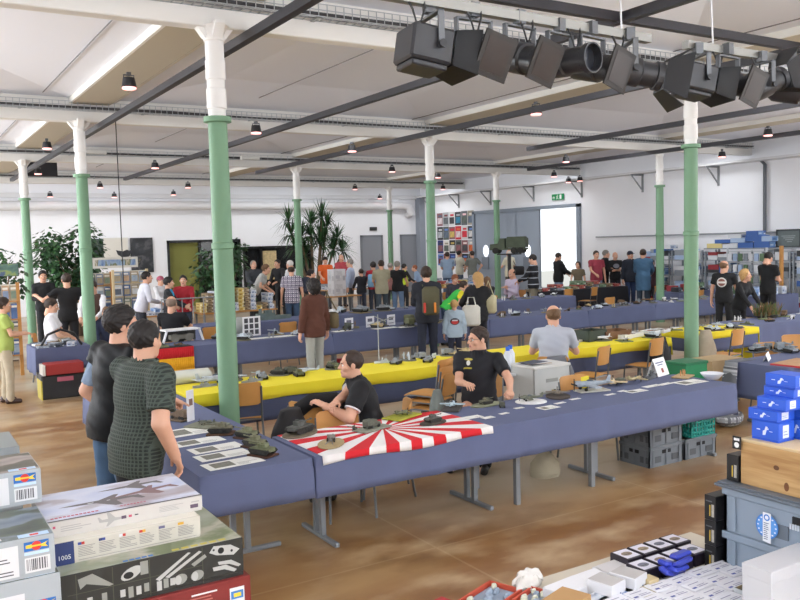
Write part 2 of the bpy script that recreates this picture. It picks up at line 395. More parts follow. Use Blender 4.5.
# ---------------------------------------------------------------- beams, soffits, shallow hipped ceiling bays
BEAM = M('#E9E7E3', .7)
for y in CY: struct(MB().box(XL, y-.09, 4.5, XW, y+.09, 4.95, bev=.01).build('beam', BEAM, smooth=0))
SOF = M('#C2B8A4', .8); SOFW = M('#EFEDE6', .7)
sx = [(c-.12, c+.5) for c in CX]
for a, b_ in sx:
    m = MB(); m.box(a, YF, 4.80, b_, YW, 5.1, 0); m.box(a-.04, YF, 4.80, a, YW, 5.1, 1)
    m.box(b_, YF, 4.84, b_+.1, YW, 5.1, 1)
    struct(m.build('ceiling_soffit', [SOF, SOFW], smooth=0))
xs = [(XL, sx[0][0]-.04)] + [(sx[i][1]+.1, sx[i+1][0]-.04) for i in range(2)] + [(sx[2][1]+.1, XW)]
ys = [(YF, CY[0]-.09)] + [(CY[i]+.09, CY[i+1]-.09) for i in range(3)] + [(CY[3]+.09, YW)]
for (x0, x1) in xs:
    for (y0, y1) in ys:
        m = MB(); d = min(1.5, (x1-x0)*.4); e = min(1.5, (y1-y0)*.4); z0, z1 = 4.9, 5.12
        P = [(x0,y0,z0),(x1,y0,z0),(x1,y1,z0),(x0,y1,z0),(x0+d,y0+e,z1),(x1-d,y0+e,z1),(x1-d,y1-e,z1),(x0+d,y1-e,z1)]
        m.add(P, [(0,4,5,1),(1,5,6,2),(2,6,7,3),(3,7,4,0),(4,7,6,5)])
        struct(m.build('ceiling', CEIL, smooth=0))
# added glowing rooflights, hidden behind each beam to light the hall from above
RL = []
for (x0, x1) in xs:
    for y in CY:
        a, b_ = max(x0+.6, -5), (x1-.5 if x1 < 20 else x1-1.3)
        if b_-a < 1: continue
        y0 = y+.25; y1 = y+1.25 if y < 28 else y+1.6
        m = MB(); m.box(a, y0, 4.86, b_, y0+.05, 4.97); m.box(a, y1-.05, 4.86, b_, y1, 4.97); m.box(a, y0, 4.86, a+.05, y1, 4.97); m.box(b_-.05, y0, 4.86, b_, y1, 4.97)
        o = struct(m.build('window_rooflight', FRM, smooth=0)); MB().box(a+.05, y0+.05, 4.92, b_-.05, y1-.05, 4.94).build('pane', PANE_GLOW, o, smooth=0)
        RL.append((a, b_, y0, y1, 1.0))
# added glowing rooflights over the unseen near bays behind the viewer
for (x0, x1) in xs[:3]:
    for y in (-3.5, 1.0):
        a, b_ = max(x0+.6, -5), x1-.5; y0, y1 = y, y+1.4
        m = MB(); m.box(a, y0, 4.86, b_, y0+.05, 4.97); m.box(a, y1-.05, 4.86, b_, y1, 4.97); m.box(a, y0, 4.86, a+.05, y1, 4.97); m.box(b_-.05, y0, 4.86, b_, y1, 4.97)
        o = struct(m.build('window_rooflight', FRM, smooth=0)); MB().box(a+.05, y0+.05, 4.92, b_-.05, y1-.05, 4.94).build('pane', PANE_GLOW, o, smooth=0)
        RL.append((a, b_, y0, y1, NEAR_W))
# ---------------------------------------------------------------- cable trays along the beams
WIRE = M('#B4B7BA', .4, .6); CAB = M('#3A3A3E', .6)
for k, y in enumerate(CY):
    t = thing('cable_tray', 'wire mesh cable tray full of cables along the %s beam' % ('nearest', 'second nearest', 'third', 'farthest')[k], 'cable tray', (0, y-.095, 4.68), group='cable trays on the beams')
    m = MB(); x0, x1 = 0.0, 21.0; st = .1 if k < 2 else .2
    for q in range(int((x1-x0)/st)):
        x = x0+q*st; m.box(x, -.2, 0, x+.008, 0, .008); m.box(x, -.2, 0, x+.008, -.192, .13)
    for (yy, zz) in ((-.2, 0), (-.2, .065), (-.2, .125), (-.1, 0), (-.01, 0)): m.box(x0, yy, zz, x1, yy+.008, zz+.008)
    m.build('mesh', WIRE, t, smooth=0)
    m = MB(); q = random.Random(k)
    for c in range(5):
        pts = [(x0+i*1.5, -.17+c*.035+q.uniform(-.01, .01), .03+q.uniform(0, .03)) for i in range(15)]
        m.tube(pts, .014, 5)
    cb = m.build('cable', CAB, t)
    m = MB()
    for x in range(0, 21, 2): m.box(x, -.2, -.012, x+.04, .0, 0)
    m.box(0, -.2, -.012, 21, -.18, -.004); m.build('support', M('#A9ACAE', .4, .5), t, smooth=0)
# ---------------------------------------------------------------- lighting tracks along the hall
TRK = M('#2B2A30', .45)
for k, (x, y0, y1, w) in enumerate(((3.3, 4, 27, 'beside the first row of columns'), (6.32, 4, 26, 'midway between the column rows, nearer the flag table'), (9.36, 5, 23, 'just short of the second row of columns'), (13.25, 5, 15.5, 'past the second row of columns'), (17.1, 8, 20, 'near the far row of columns'))):
    m = MB(); m.box(x-.045, y0, 4.4, x+.045, y1, 4.43); m.box(x-.045, y0, 4.43, x-.02, y1, 4.49); m.box(x+.02, y0, 4.43, x+.045, y1, 4.49); m.box(x-.03, y0, 4.47, x+.03, y1, 4.5)
    tag(m.build('lighting_track', TRK, smooth=0), 'long black lighting track under the beams, '+w, 'lighting track', 'ceiling lighting tracks')
for k, (x, z) in enumerate(((2.37, 4.93), (5.97, 5.0), (9.7, 4.9))):
    m = MB(); m.tube([(x, YF+1, z), (x, 20, z), (x, YW-1, z)], .008, 5)
    tag(m.build('ceiling_wire', M('#77757A', .6)), 'thin grey wire stretched along the %s ceiling bay' % ('near', 'second', 'third')[k], 'wire')
m = MB(); p = PZ(108, 118, 4.5); p.x += .12; m.tube([(p.x, p.y, 4.5), (p.x, p.y, 1.3)], .009, 5)
tag(m.build('pendant_cable', M('#2C2C30', .6)), 'dark cable hanging straight down beside the second near column', 'cable')
# ---------------------------------------------------------------- track spot lamps
def spot_lamp():
    t = thing('spot_lamp', 'x', 'lamp')
    m = MB(); m.box(-.03, -.03, .12, .03, .03, .17); m.bar((-.075, 0, .13), (-.075, 0, 0), .015, .012); m.bar((.075, 0, .13), (.075, 0, 0), .015, .012); m.box(-.08, -.01, .12, .08, .01, .135); m.build('yoke', M('#55565A', .5), t, smooth=0)
    m = MB(); m.lathe([(.05, .1), (.085, .09), (.098, .02), (.108, -.05), (.1, -.05), (.08, .0)], 16); m.build('housing', M('#26262A', .45), t)
    m = MB(); m.lathe([(.0, -.04), (.1, -.045), (.105, -.07), (.09, -.08), (.0, -.082)], 16); m.build('lens', EM('#FFA29C', 2.0), t)
    return t
SPOTS = [(129, 84, 4.5), (47, 146, 4.5), (38, 172, 4.5), (155, 166, 4.4), (100, 186, 4.4), (46, 197, 4.3), (110, 197, 4.3), (188, 186, 4.4), (167, 195, 4.4), (256, 130, 4.4), (352, 149, 4.4), (392, 170, 4.4), (355, 188, 4.4), (375, 198, 4.3), (438, 176, 4.4), (443, 188, 4.4), (536, 111, 4.45), (566, 160, 4.4), (554, 175, 4.35), (768, 133, 4.5), (722, 155, 4.35), (600, 180, 4.3), (625, 182, 4.3)]
proto = None
for k, (px, py, z) in enumerate(SPOTS):
    p = PZ(px, py, z); p.y = min(p.y, YW-.6); p.x = min(p.x, XW-.6)
    lab = 'small black ceiling spot lamp, %s counted from the leftmost column' % ordw(k+1)
    if proto is None: proto = spot_lamp(); t = proto
    else: t = dup(proto)
    t.location = p; t['label'] = lab; t['group'] = 'ceiling spot lamps'; t.rotation_euler = (0, 0, k*1.3); t.scale = (.9,)*3
# ceiling connection boxes
for k, (px, py, z) in enumerate(((250, 158, 4.6), (96, 152, 4.75))):
    p = PZ(px, py, z); tag(MB().box(p.x-.25, p.y-.06, z-.05, p.x+.25, p.y+.06, z+.05, bev=.01).build('junction_box', M('#D8D8D4', .5), smooth=0), 'pale %s junction box on the ceiling cable run' % ('long', 'small')[k], 'junction box')
# dark loudspeaker panel high up at the left
p = PY(42, 169, 26); tag(MB().box(p.x-.42, p.y, p.z-.2, p.x+.42, p.y+.3, p.z+.22, bev=.02).box(p.x-.3, p.y+.1, p.z+.2, p.x-.27, p.y+.13, 4.9).box(p.x+.27, p.y+.1, p.z+.2, p.x+.3, p.y+.13, 4.9).build('screen_case', M('#1C1B22', .6), smooth=0), 'black rectangular case hung under the roof beyond the leftmost columns', 'case')
# ================================================================== figures (smooth-blended volumes turned into one skin)
def surface_nets(V, lo, h):
    ins = V < 0; nx, ny, nz = V.shape
    c = [ins[i:nx-1+i, j:ny-1+j, k:nz-1+k] for i in (0,1) for j in (0,1) for k in (0,1)]
    s = sum(a.astype(np.int8) for a in c); cell = (s > 0) & (s < 8)
    I = np.argwhere(cell)
    if len(I) == 0: return np.zeros((0,3)), np.zeros((0,4), int)
    idx = -np.ones(cell.shape, int); idx[cell] = np.arange(len(I))
    acc = np.zeros((len(I), 3)); cnt = np.zeros(len(I))
    cor = [(i,j,k) for i in (0,1) for j in (0,1) for k in (0,1)]
    val = {q: V[I[:,0]+q[0], I[:,1]+q[1], I[:,2]+q[2]] for q in cor}
    for a in cor:
        for ax in range(3):
            if a[ax]: continue
            b = list(a); b[ax] = 1; b = tuple(b); va, vb = val[a], val[b]
            m = (va < 0) != (vb < 0); t = np.where(m, va/(va-vb+1e-12), 0)
            p = np.array(a, float)[None, :] + t[:, None]*np.eye(3)[ax]
            acc += p*m[:, None]; cnt += m
    P = (I + acc/cnt[:, None])*h + np.array(lo)
    F = []
    for ax in range(3):
        o = [(1,2),(2,0),(0,1)][ax]
        sl = [slice(1, n-1) for n in V.shape]; sl[ax] = slice(0, V.shape[ax]-1)
        A = ins[tuple(sl)]; s2 = list(sl); s2[ax] = slice(1, V.shape[ax]); B = ins[tuple(s2)]
        E = np.argwhere(A != B)
        if not len(E): continue
        off = np.array([1,1,1]); off[ax] = 0; G = E+off
        def ci(d1, d2):
            Q = G.copy(); Q[:, o[0]] -= d1; Q[:, o[1]] -= d2; return idx[Q[:,0], Q[:,1], Q[:,2]]
        q = np.stack([ci(1,1), ci(0,1), ci(0,0), ci(1,0)], 1); fl = ~A[E[:,0], E[:,1], E[:,2]]
        q[fl] = q[fl][:, ::-1]; F.append(q)
    return P, np.concatenate(F)
def mesher(fn, lo, hi, h):
    lo = np.array(lo)-2*h; n = np.ceil((np.array(hi)+2*h-lo)/h).astype(int)+1
    g = np.stack(np.meshgrid(*[lo[i]+h*np.arange(n[i]) for i in range(3)], indexing='ij'), -1)
    return surface_nets(fn(g.reshape(-1, 3)).reshape(n), lo, h)
def cap(P, a, b, ra, rb):
    a = np.array(a, float); b = np.array(b, float); d = b-a; L = d@d+1e-12
    t = np.clip((P-a)@d/L, 0, 1); return np.linalg.norm(P-a-t[:, None]*d, axis=1)-(ra+(rb-ra)*t)
def ell(P, c, r, R=None):
    p = P-np.array(c)
    if R is not None: p = p@R
    r = np.array(r); k0 = np.linalg.norm(p/r, axis=1); k1 = np.linalg.norm(p/(r*r), axis=1)
    return k0*(k0-1)/(k1+1e-9)
def sm(a, b, k):
    h = np.clip(.5+.5*(b-a)/k, 0, 1); return b+(a-b)*h-k*h*(1-h)
def smc(a, b, k): return -sm(-a, b, k)      # carve b out of a
def union(ds, k):
    d = ds[0]
    for e in ds[1:]: d = sm(d, e, k)
    return d
# ---- head
def head_sdf(P, fem=0):
    d = ell(P, (0,-.012,.03), (.077,.097,.09)); d = sm(d, ell(P, (0,.028,-.035), (.061,.066,.085)), .03)
    d = sm(d, ell(P, (0,.042,-.085), (.044-.006*fem,.042,.032)), .03); d = sm(d, cap(P, (-.032,.083,.02), (.032,.083,.02), .012, .012), .014)
    d = sm(d, cap(P, (0,.092,.012), (0,.114,-.03), .007, .0125), .012); d = sm(d, cap(P, (-.011,.1,-.034), (.011,.1,-.034), .008, .008), .008)
    for s in (-1, 1):
        d = smc(d, ell(P, (s*.031,.1,.0), (.016,.014,.012)), .012); d = sm(d, ell(P, (s*.045,.062,-.03), (.02,.022,.02)), .02)
        d = sm(d, ell(P, (s*.079,-.006,-.008), (.009,.021,.033)), .008)
    d = sm(d, cap(P, (-.018,.091,-.0595), (.018,.091,-.0595), .0065, .0065), .008); d = sm(d, cap(P, (-.016,.09,-.071), (.016,.09,-.071), .0075, .0075), .008)
    d = sm(d, ell(P, (0,.078,-.1), (.022,.018,.015)), .014)
    return sm(d, cap(P, (0,-.02,-.05), (0,-.03,-.13), .058-.008*fem, .06-.008*fem), .02)
def make_head(h, fem=0):
    P, F = mesher(lambda q: head_sdf(q, fem), (-.1,-.13,-.15), (.1,.14,.13), h)
    C = P[F].mean(1); mat = np.zeros(len(F), int)
    lip = (np.abs(C[:,0]) < .022) & (C[:,1] > .088) & (np.abs(C[:,2]+.0655) < .0105); mat[lip] = 3
    b = MB()
    for s in (-1, 1):
        b.ball((s*.031,.077,.0), .0135, 12, 1); b.ball((s*.031,.083,.0), (.0062,.0085,.0062), 10, 2)
        b.tube([(s*.016,.094,.017), (s*.03,.096,.022), (s*.046,.086,.018)], .0032, 5, 4)
    n = len(P)
    return np.vstack([P, np.array(b.v)]), [tuple(f) for f in F]+[tuple(i+n for i in f) for f in b.f], list(mat)+b.m
def hair_sdf(P, style):
    x, y, z = P.T; nz = .004*np.sin(x*95)*np.sin(y*80+1)*np.sin(z*90+2)+.003*np.sin(x*180+y*60)*np.sin(z*150)
    cr = lambda o: ell(P, (0,-.014,.034), (.077+o,.097+o,.09+o))
    line = lambda k: y*.8-z*.6-k
    side = lambda o: np.maximum(ell(P, (0,-.03,-.0), (.081+o,.085+o,.085+o)), y-.012-.3*np.maximum(z,0))
    ears = lambda d: d
    if style == 'short': d = np.maximum(np.maximum(cr(.009)+nz, line(.02)), -.062-z)
    elif style == 'crop': d = np.maximum(np.maximum(cr(.006)+nz*.4, line(.02)), -.055-z)
    elif style == 'full': d = np.maximum(np.maximum(cr(.017)+nz*1.5, line(.024)), -.085-z)
    elif style == 'receding': d = np.maximum(np.maximum(cr(.008)+nz*.6, line(-.026+.055*np.clip((np.abs(x)-.035)/.03, 0, 1))), -.06-z)
    elif style == 'fringe': d = np.maximum(np.maximum(np.maximum(cr(.008)+nz*.6, line(-.0)), -.06-z), z-(.055-.35*y))
    elif style == 'curly': d = np.maximum(sm(cr(.034), ell(P, (0,-.045,-.03), (.1,.075,.095)), .04)+nz*3.2, line(.04))
    elif style == 'bob': d = np.maximum(sm(cr(.02), ell(P, (0,-.03,-.045), (.094,.08,.09)), .03)+nz*1.2, np.maximum(line(.03), y-.06-.9*np.maximum(-z, 0)*0))
    elif style == 'long': d = np.maximum(sm(cr(.018), ell(P, (0,-.065,-.16), (.092,.055,.24)), .05)+nz*1.2, line(.03))
    elif style == 'tail': d = np.maximum(sm(np.maximum(cr(.012), line(.026)), cap(P, (0,-.12,.03), (0,-.15,-.14), .03, .018), .02)+nz, -.22-z)
    return d
HEADS = {}; HAIRS = {}; HANDS = {}
def head_of(hi, fem):
    k = (hi, fem)
    if k not in HEADS: HEADS[k] = make_head(.0048 if hi else .009, fem)
    return HEADS[k]
def hair_mesh(style, hi):
    k = (style, hi)
    if k not in HAIRS:
        P, F = mesher(lambda q: hair_sdf(q, style), (-.12,-.2,-.42 if style == 'long' else -.24), (.12,.13,.17), .006 if hi else .01)
        me = bpy.data.meshes.new('hair'); me.from_pydata(P.tolist(), [], F.tolist()); me.polygons.foreach_set('use_smooth', [True]*len(F)); me.materials.append(None); HAIRS[k] = me
    return HAIRS[k]
def hand_sdf(P, pose):
    # right hand: wrist at origin, fingers along +Y, palm towards -Z, thumb towards -X
    d = ell(P, (0,.045,0), (.041,.054,.0165)); d = sm(d, cap(P, (-.024,.08,0), (.027,.074,0), .0115, .0105), .012); d = sm(d, cap(P, (0,-.03,0), (0,.02,0), .027, .025), .02)
    bend = {'relax': (18, 28, 20), 'flat': (4, 8, 6), 'grip': (62, 75, 45), 'point': (55, 78, 45)}[pose]
    fs = [(-.026,.083,.073,.0088,-5), (-.0085,.088,.081,.0090,-1), (.0095,.086,.075,.0086,3), (.026,.078,.058,.0078,8)]
    for i, (x, y, L, r, sp) in enumerate(fs):
        b = bend if not (pose == 'point' and i == 0) else (3, 4, 3)
        p = np.array([x, y, 0.]); a = 0; seg = (.45, .31, .24); f = None
        for q in range(3):
            a += math.radians(b[q]*(1+.12*i)); s = math.radians(sp)*(1-min(1, a))
            e = p+L*seg[q]*np.array([math.sin(s)*math.cos(a), math.cos(s)*math.cos(a), -math.sin(a)])
            g = cap(P, p, e, r*(1-.07*q), r*(1-.07*(q+1))); f = g if f is None else sm(f, g, .003); p = e
        d = sm(d, f, .005)
    t = {'relax': ((-.03,.025,-.004), (-.052,.052,-.014), (-.056,.082,-.026)), 'flat': ((-.03,.025,0), (-.058,.05,-.004), (-.073,.075,-.006))}.get(pose, ((-.03,.025,-.004), (-.048,.055,-.022), (-.026,.078,-.04)))
    f = sm(cap(P, t[0], t[1], .0135, .0105), cap(P, t[1], t[2], .0105, .0085), .004)
    return sm(d, f, .008)
def hand_of(pose, hi):
    k = (pose, hi)
    if k not in HANDS: HANDS[k] = mesher(lambda q: hand_sdf(q, pose), (-.09,-.06,-.11), (.06,.19,.03), .0036 if hi else .0062)
    return HANDS[k]
def nrm(v): v = np.array(v, float); return v/(np.linalg.norm(v)+1e-12)
def ik(S, T, a, b, pole):
    d = T-S; L = min(np.linalg.norm(d), (a+b)*.995); u = nrm(d); T = S+u*L
    x = (a*a-b*b+L*L)/(2*L); hgt = math.sqrt(max(1e-6, a*a-x*x)); p = nrm(pole-u*(pole@u))
    return S+u*x+p*hgt, T
SKIN = [M('#D9A78C', .55, noise=.05, nscale=20), M('#CF9A7E', .55, noise=.05, nscale=20), M('#E0B49C', .55, noise=.05, nscale=20)]
EYEW, IRIS, LIP = M('#E9E4DF', .3), M('#2B211C', .3), M('#B4716A', .5)
HC = {'black': M('#1D1817', .6, noise=.3, nscale=60), 'brown': M('#35261D', .6, noise=.3, nscale=60), 'lbrown': M('#6B4E33', .6, noise=.3, nscale=60), 'grey': M('#8C867F', .7, noise=.2, nscale=60), 'white': M('#CFCBC6', .7, noise=.1, nscale=60), 'blond': M('#C29A62', .6, noise=.25, nscale=60), 'red': M('#8A4F30', .6, noise=.25, nscale=60), 'shaved': M('#8D7A6C', .7)}
ARM = {'down': (.27, .03, .82), 'fwd': (.14, .36, 1.05), 'table': (.16, .42, .93), 'hold': (.07, .3, 1.12), 'hip': (.22, -.02, .98), 'lap': (.12, .34, .62), 'tabsit': (.15, .42, .8), 'fold': (-.08, .24, 1.15), 'face': (.06, .22, 1.42), 'back': (.1, -.2, .9)}
PEOPLE = []
def person(label, at, head, H=1.74, pose='stand', lean=0, arms=('down', 'down'), hands=('relax', 'relax'), top=('tee', '#222222'), bottom='#33405A', hair=('short', 'brown'), skin=0, fem=0,
           hy=0, hp=0, belly=1.0, near=False, shoes='#1E1A18', seat=.45, feet=0, group=None, glasses=False, extra=None, under=None, ush=False, sidelean=0, poles=None, broad=1.0, hem=None):
    """at: floor point below the hips; head: compass angle the figure faces, radians from +Y turning left"""
    s = H/1.75; root = thing('person', label, 'person', (at[0], at[1], at[2] if len(at) > 2 else 0), head, group, s)
    hz = .93 if pose == 'stand' else seat/s+.118
    L = math.radians(lean); u = np.array([math.sin(math.radians(sidelean)), math.sin(L), math.cos(L)]); u = nrm(u); fw = nrm(np.array([0, math.cos(L), -math.sin(L)])); rt = np.cross(fw, u)
    RT = np.stack([rt, fw, u], 1)             # torso frame
    c = np.array([0, 0, hz]); T = lambda x, y, z: c+rt*x+fw*y+u*z
    w = (.93 if fem else 1.0)*broad
    sh = .178*w; Sx = [T(-sh, 0, .468), T(sh, 0, .468)]
    hips = [np.array([-.088, 0, hz-.03]), np.array([.088, 0, hz-.03])]
    if pose == 'stand': kn = [np.array([q*.098, .02+f, .49]) for q, f in ((-1, -.02-feet*.5), (1, .02+feet*.5))]; an = [np.array([q*.11, f, .085]) for q, f in ((-1, -.03-feet), (1, .03+feet))]
    else: kn = [np.array([q*.15, .42, hz+.0]) for q in (-1, 1)]; an = [np.array([q*.15, .36+feet, .085]) for q in (-1, 1)]
    neck = T(0, -.005, .555); hd = T(0, .0, .542)+.125*nrm(u*.6+np.array([0, .12, .5]))
    el, wr = [None]*2, [None]*2
    for i, q in ((0, -1), (1, 1)):
        t = arms[i]
        if isinstance(t, str): t = ARM[t]; t = (q*t[0], t[1], t[2]+(0 if pose == 'stand' or t[2] < .9 else -.35))
        t = np.array(t, float); pole = np.array([q*.5, -.5, -.6]) if not (poles and poles[i]) else np.array(poles[i]); el[i], wr[i] = ik(Sx[i], t, .285, .25, pole)
    cb = belly; torso_parts = [((0, .0, .03), (.165*w if not fem else .172, .118, .125)), ((0, .008*cb+.012*(cb-1)*5, .15), (.146*w*(.5+.5*cb), .104*cb, .15)), ((0, 0, .34), (.168*w, .113*(.6+.4*cb), .19))]
    def torso(P, off):
        ds = [ell(P, T(*cc), np.array(r)+off, RT) for cc, r in torso_parts]
        d = union(ds, .06); d = sm(d, cap(P, T(-sh*.68, -.01, .465), T(sh*.68, -.01, .465), .058+off, .058+off), .06)
        if fem:
            for q in (-1, 1): d = sm(d, ell(P, T(q*.075, .095, .33), np.array((.062, .05, .06))+off, RT), .04)
        return d
    def tz(P): return (P-c)@u
    bl = lambda P: torso(P, -.012)
    def limbs(P):
        d = bl(P); d = sm(d, cap(P, T(0, -.012, .47), hd-u*.06, .06, .055), .03)
        for i in range(2):
            d = sm(d, cap(P, Sx[i], el[i], .046*w, .038*w), .03); d = sm(d, cap(P, el[i], wr[i], .039*w, .026*w), .012)
            d = sm(d, cap(P, hips[i], kn[i], .078, .055), .03); d = sm(d, cap(P, kn[i], an[i], .053, .036), .015)
            d = sm(d, cap(P, an[i]+np.array([0, -.03, -.035]), an[i]+np.array([0, .13, -.05]), .034, .03), .02)
        return d
    allp = np.array([*Sx, *el, *wr, *hips, *kn, *an, neck, c]); h = .0135 if near else .022
    lo, hi = allp.min(0)-.15, allp.max(0)+.15; lo[2] = max(0, lo[2]); hi[2] += .02
    V, F = mesher(limbs, lo, hi, h); F = [tuple(f) for f in F]; mats = [0]*len(F); n = len(V); Vs = [V]
    def addm(W, G, mm):
        nonlocal n
        Vs.append(W); F.extend(tuple(i+n for i in f) for f in G); mats.extend(mm); n += len(W)
    hv, hf, hm = head_of(near, fem); ay, ap = math.radians(hy), math.radians(hp)
    RZ = np.array([[math.cos(ay), -math.sin(ay), 0], [math.sin(ay), math.cos(ay), 0], [0, 0, 1]]); RX = np.array([[1, 0, 0], [0, math.cos(ap), -math.sin(ap)], [0, math.sin(ap), math.cos(ap)]])
    HR = RZ@RX; addm(hv@HR.T+hd, hf, hm)
    for i in range(2):
        W, G = hand_of(hands[i], near); W = W.copy(); G = [tuple(f) for f in G]
        if i == 0: W[:, 0] *= -1; G = [f[::-1] for f in G]
        y = nrm(wr[i]-el[i]); q = (-1, 1)[i]
        pn = np.array([-q*.9, 0, -.25]) if arms[i] in ('down', 'hip') else np.array([-q*.25, 0, -1])
        if hands[i] in ('flat',): y = nrm(np.array([y[0], y[1], 0]))
        z = -nrm(pn-y*(pn@y)); x = np.cross(y, z); R = np.stack([x, y, z], 1); addm(W@R.T+wr[i]+y*.004, G, [0]*len(G))
    me = bpy.data.meshes.new('body'); me.from_pydata(np.vstack(Vs).tolist(), [], F); hairm = HC[hair[1]] if hair else HC['shaved']
    for m in (SKIN[skin], EYEW, IRIS, LIP, hairm): me.materials.append(m)
    me.polygons.foreach_set('material_index', mats); me.polygons.foreach_set('use_smooth', [True]*len(F)); put('body', me, root)
    def cloth(name, fn, lo2, hi2, mat, hh=None):
        W, G = mesher(fn, lo2, hi2, hh or (h if near else .02))
        if not len(G): return None
        m2 = bpy.data.meshes.new(name); m2.from_pydata(W.tolist(), [], G.tolist()); m2.polygons.foreach_set('use_smooth', [True]*len(G))
        m2.materials.append(mat if not isinstance(mat, str) else M(mat, .85, noise=.12, nscale=14, bump=.15, bscale=30)); return put(name, m2, root)
    hemv = hem if hem is not None else {'tee': -.09, 'polo': -.1, 'shirt': -.13, 'long': -.07, 'jacket': -.13, 'coat': -.3, 'vest': -.02}[top[0]]
    if pose != 'stand': hemv = max(hemv, -.07)
    # trousers
    wrinkle = lambda P: .0035*np.sin(P[:,2]*55+P[:,0]*30)*np.sin(P[:,1]*40+P[:,2]*17)
    def trou(P):
        d = ell(P, T(0, 0, .03), np.array((.165*w if not fem else .172, .118, .125))+.008, RT)
        for i in range(2):
            d = sm(d, cap(P, hips[i], kn[i], .088, .068), .03); d = sm(d, cap(P, kn[i], an[i]+np.array([0, -.005, -.02]), .067, .06), .015)
        return np.maximum(np.maximum(d+wrinkle(P), .035-P[:,2]), tz(P)-(.1 if hemv > -.02 else max(-.1, hemv+.05)))
    lp = np.array([*hips, *kn, *an, c]); lo2, hi2 = lp.min(0)-.17, lp.max(0)+.17; lo2[2] = .0
    cloth('trousers', trou, lo2, hi2, bottom)
    # upper garment
    kind, colr = top[0], top[1]; ext = top[2] if len(top) > 2 else None
    offs = {'tee': .006, 'polo': .008, 'shirt': .01, 'long': .009, 'jacket': .024, 'coat': .026, 'vest': .012}[kind]; hem = hemv
    sl = {'tee': .62, 'polo': .66, 'shirt': .75, 'long': 2, 'jacket': 2, 'coat': 2, 'vest': .3 if ush else 0}[kind]
    def upper(P):
        d = torso(P, offs)
        if -.2 <= hem < -.065 and pose == 'stand': d = sm(d, ell(P, T(0, .004, -.03), np.array((.176*w, .122, .3))+offs, RT), .04)
        if hem < -.2: d = sm(d, cap(P, T(0, 0, .05), T(0, 0, hem), .155+offs, .17+offs), .05)
        nk = np.linalg.norm((P-T(0, .015, .54))-np.outer((P-T(0, .015, .54))@u, u), axis=1)
        for i in range(2):
            if sl >= 2:
                g = sm(cap(P, Sx[i], el[i], .056*w+offs*.6, .047*w+offs*.6), cap(P, el[i], wr[i], .047*w+offs*.6, .037+offs*.6), .015); e = nrm(wr[i]-el[i]); g = np.maximum(g, (P-wr[i])@e+.012)
            elif sl > 0:
                e = nrm(el[i]-Sx[i]); g = np.maximum(cap(P, Sx[i], el[i], .06*w+offs*.6, .056*w+offs*.6), (P-Sx[i])@e-.285*sl)
            else: continue
            d = sm(d, g, .025)
        d = np.maximum(d+wrinkle(P)*(1.6 if kind in ('jacket', 'coat') else 1), hem-tz(P))
        if kind in ('jacket', 'coat', 'polo', 'shirt'): d = sm(d, np.maximum(np.maximum(nk-.083, .07-nk), np.maximum(tz(P)-.565, .46-tz(P))), .012)
        return np.maximum(d, -(np.maximum(nk-.06, (.53 if pose == 'stand' or 1 else .5)-tz(P))))
    up = np.array([*Sx, *el, *wr, c, T(0, 0, hem), T(0, 0, .57)]); cloth({'tee': 'tee_shirt', 'polo': 'polo_shirt', 'shirt': 'shirt', 'long': 'jumper', 'jacket': 'jacket', 'coat': 'coat', 'vest': 'waistcoat'}[kind], upper, up.min(0)-.23, up.max(0)+.23, colr)
    if kind == 'vest' or under:
        def sleeves(P):
            d = torso(P, .004)
            for i in range(2):
                e = nrm(el[i]-Sx[i]); d = sm(d, np.maximum(cap(P, Sx[i], el[i], .06, .056), (P-Sx[i])@e-.24) if ush else sm(cap(P, Sx[i], el[i], .056, .047), cap(P, el[i], wr[i]-.03*nrm(wr[i]-el[i]), .046, .04), .015), .025)
            return np.maximum(d, .0-tz(P))
        cloth('shirt', sleeves, up.min(0)-.2, up.max(0)+.2, under or '#E8E8EC')
    if hair:
        o = put('hair', hair_mesh(hair[0], near), root); o.material_slots[0].link = 'OBJECT'; o.material_slots[0].material = hairm
        o.location = hd; o.rotation_euler = Matrix(HR.tolist()).to_euler()
    global SHOE
    for i in range(2):
        o = put('shoe', shoe_mesh(), root, loc=an[i]+np.array([0, 0, -.085])); o.material_slots[0].link = 'OBJECT'; o.material_slots[0].material = M(shoes, .45)
        o.rotation_euler = (0, 0, (.12, -.12)[i])
    if glasses:
        b = MB()
        for q in (-1, 1):
            b.tube([(q*.034+.021*math.cos(a*PI/6), .106, .0+.016*math.sin(a*PI/6)) for a in range(13)], .0016, 5); b.tube([(q*.056, .104, .006), (q*.078, .05, .008), (q*.082, -.01, .004)], .0016, 5)
        b.tube([(-.013, .107, .003), (.013, .107, .003)], .0016, 5)
        o = b.build('glasses', M('#2A2626', .3), root); o.location = hd; o.rotation_euler = Matrix(HR.tolist()).to_euler()
    PEOPLE.append(root)
    info = dict(root=root, T=T, wr=wr, hd=hd, HR=HR, sh=Sx, el=el, u=u, fw=fw, rt=rt, s=s)
    if extra: extra(info)
    return info
_SHOE = []
def shoe_mesh():
    if not _SHOE:
        def f(P):
            d = cap(P, (0,-.035,.04), (0,.13,.032), .042, .04); d = sm(d, cap(P, (0,-.03,.05), (0,-.02,.1), .045, .044), .03); return np.maximum(np.maximum(d, -P[:,2]+.001), P[:,2]-.115)
        W, G = mesher(f, (-.06,-.09,0), (.06,.19,.13), .009); me = bpy.data.meshes.new('shoe'); me.from_pydata(W.tolist(), [], G.tolist()); me.polygons.foreach_set('use_smooth', [True]*len(G)); me.materials.append(None); _SHOE.append(me)
    return _SHOE[0]
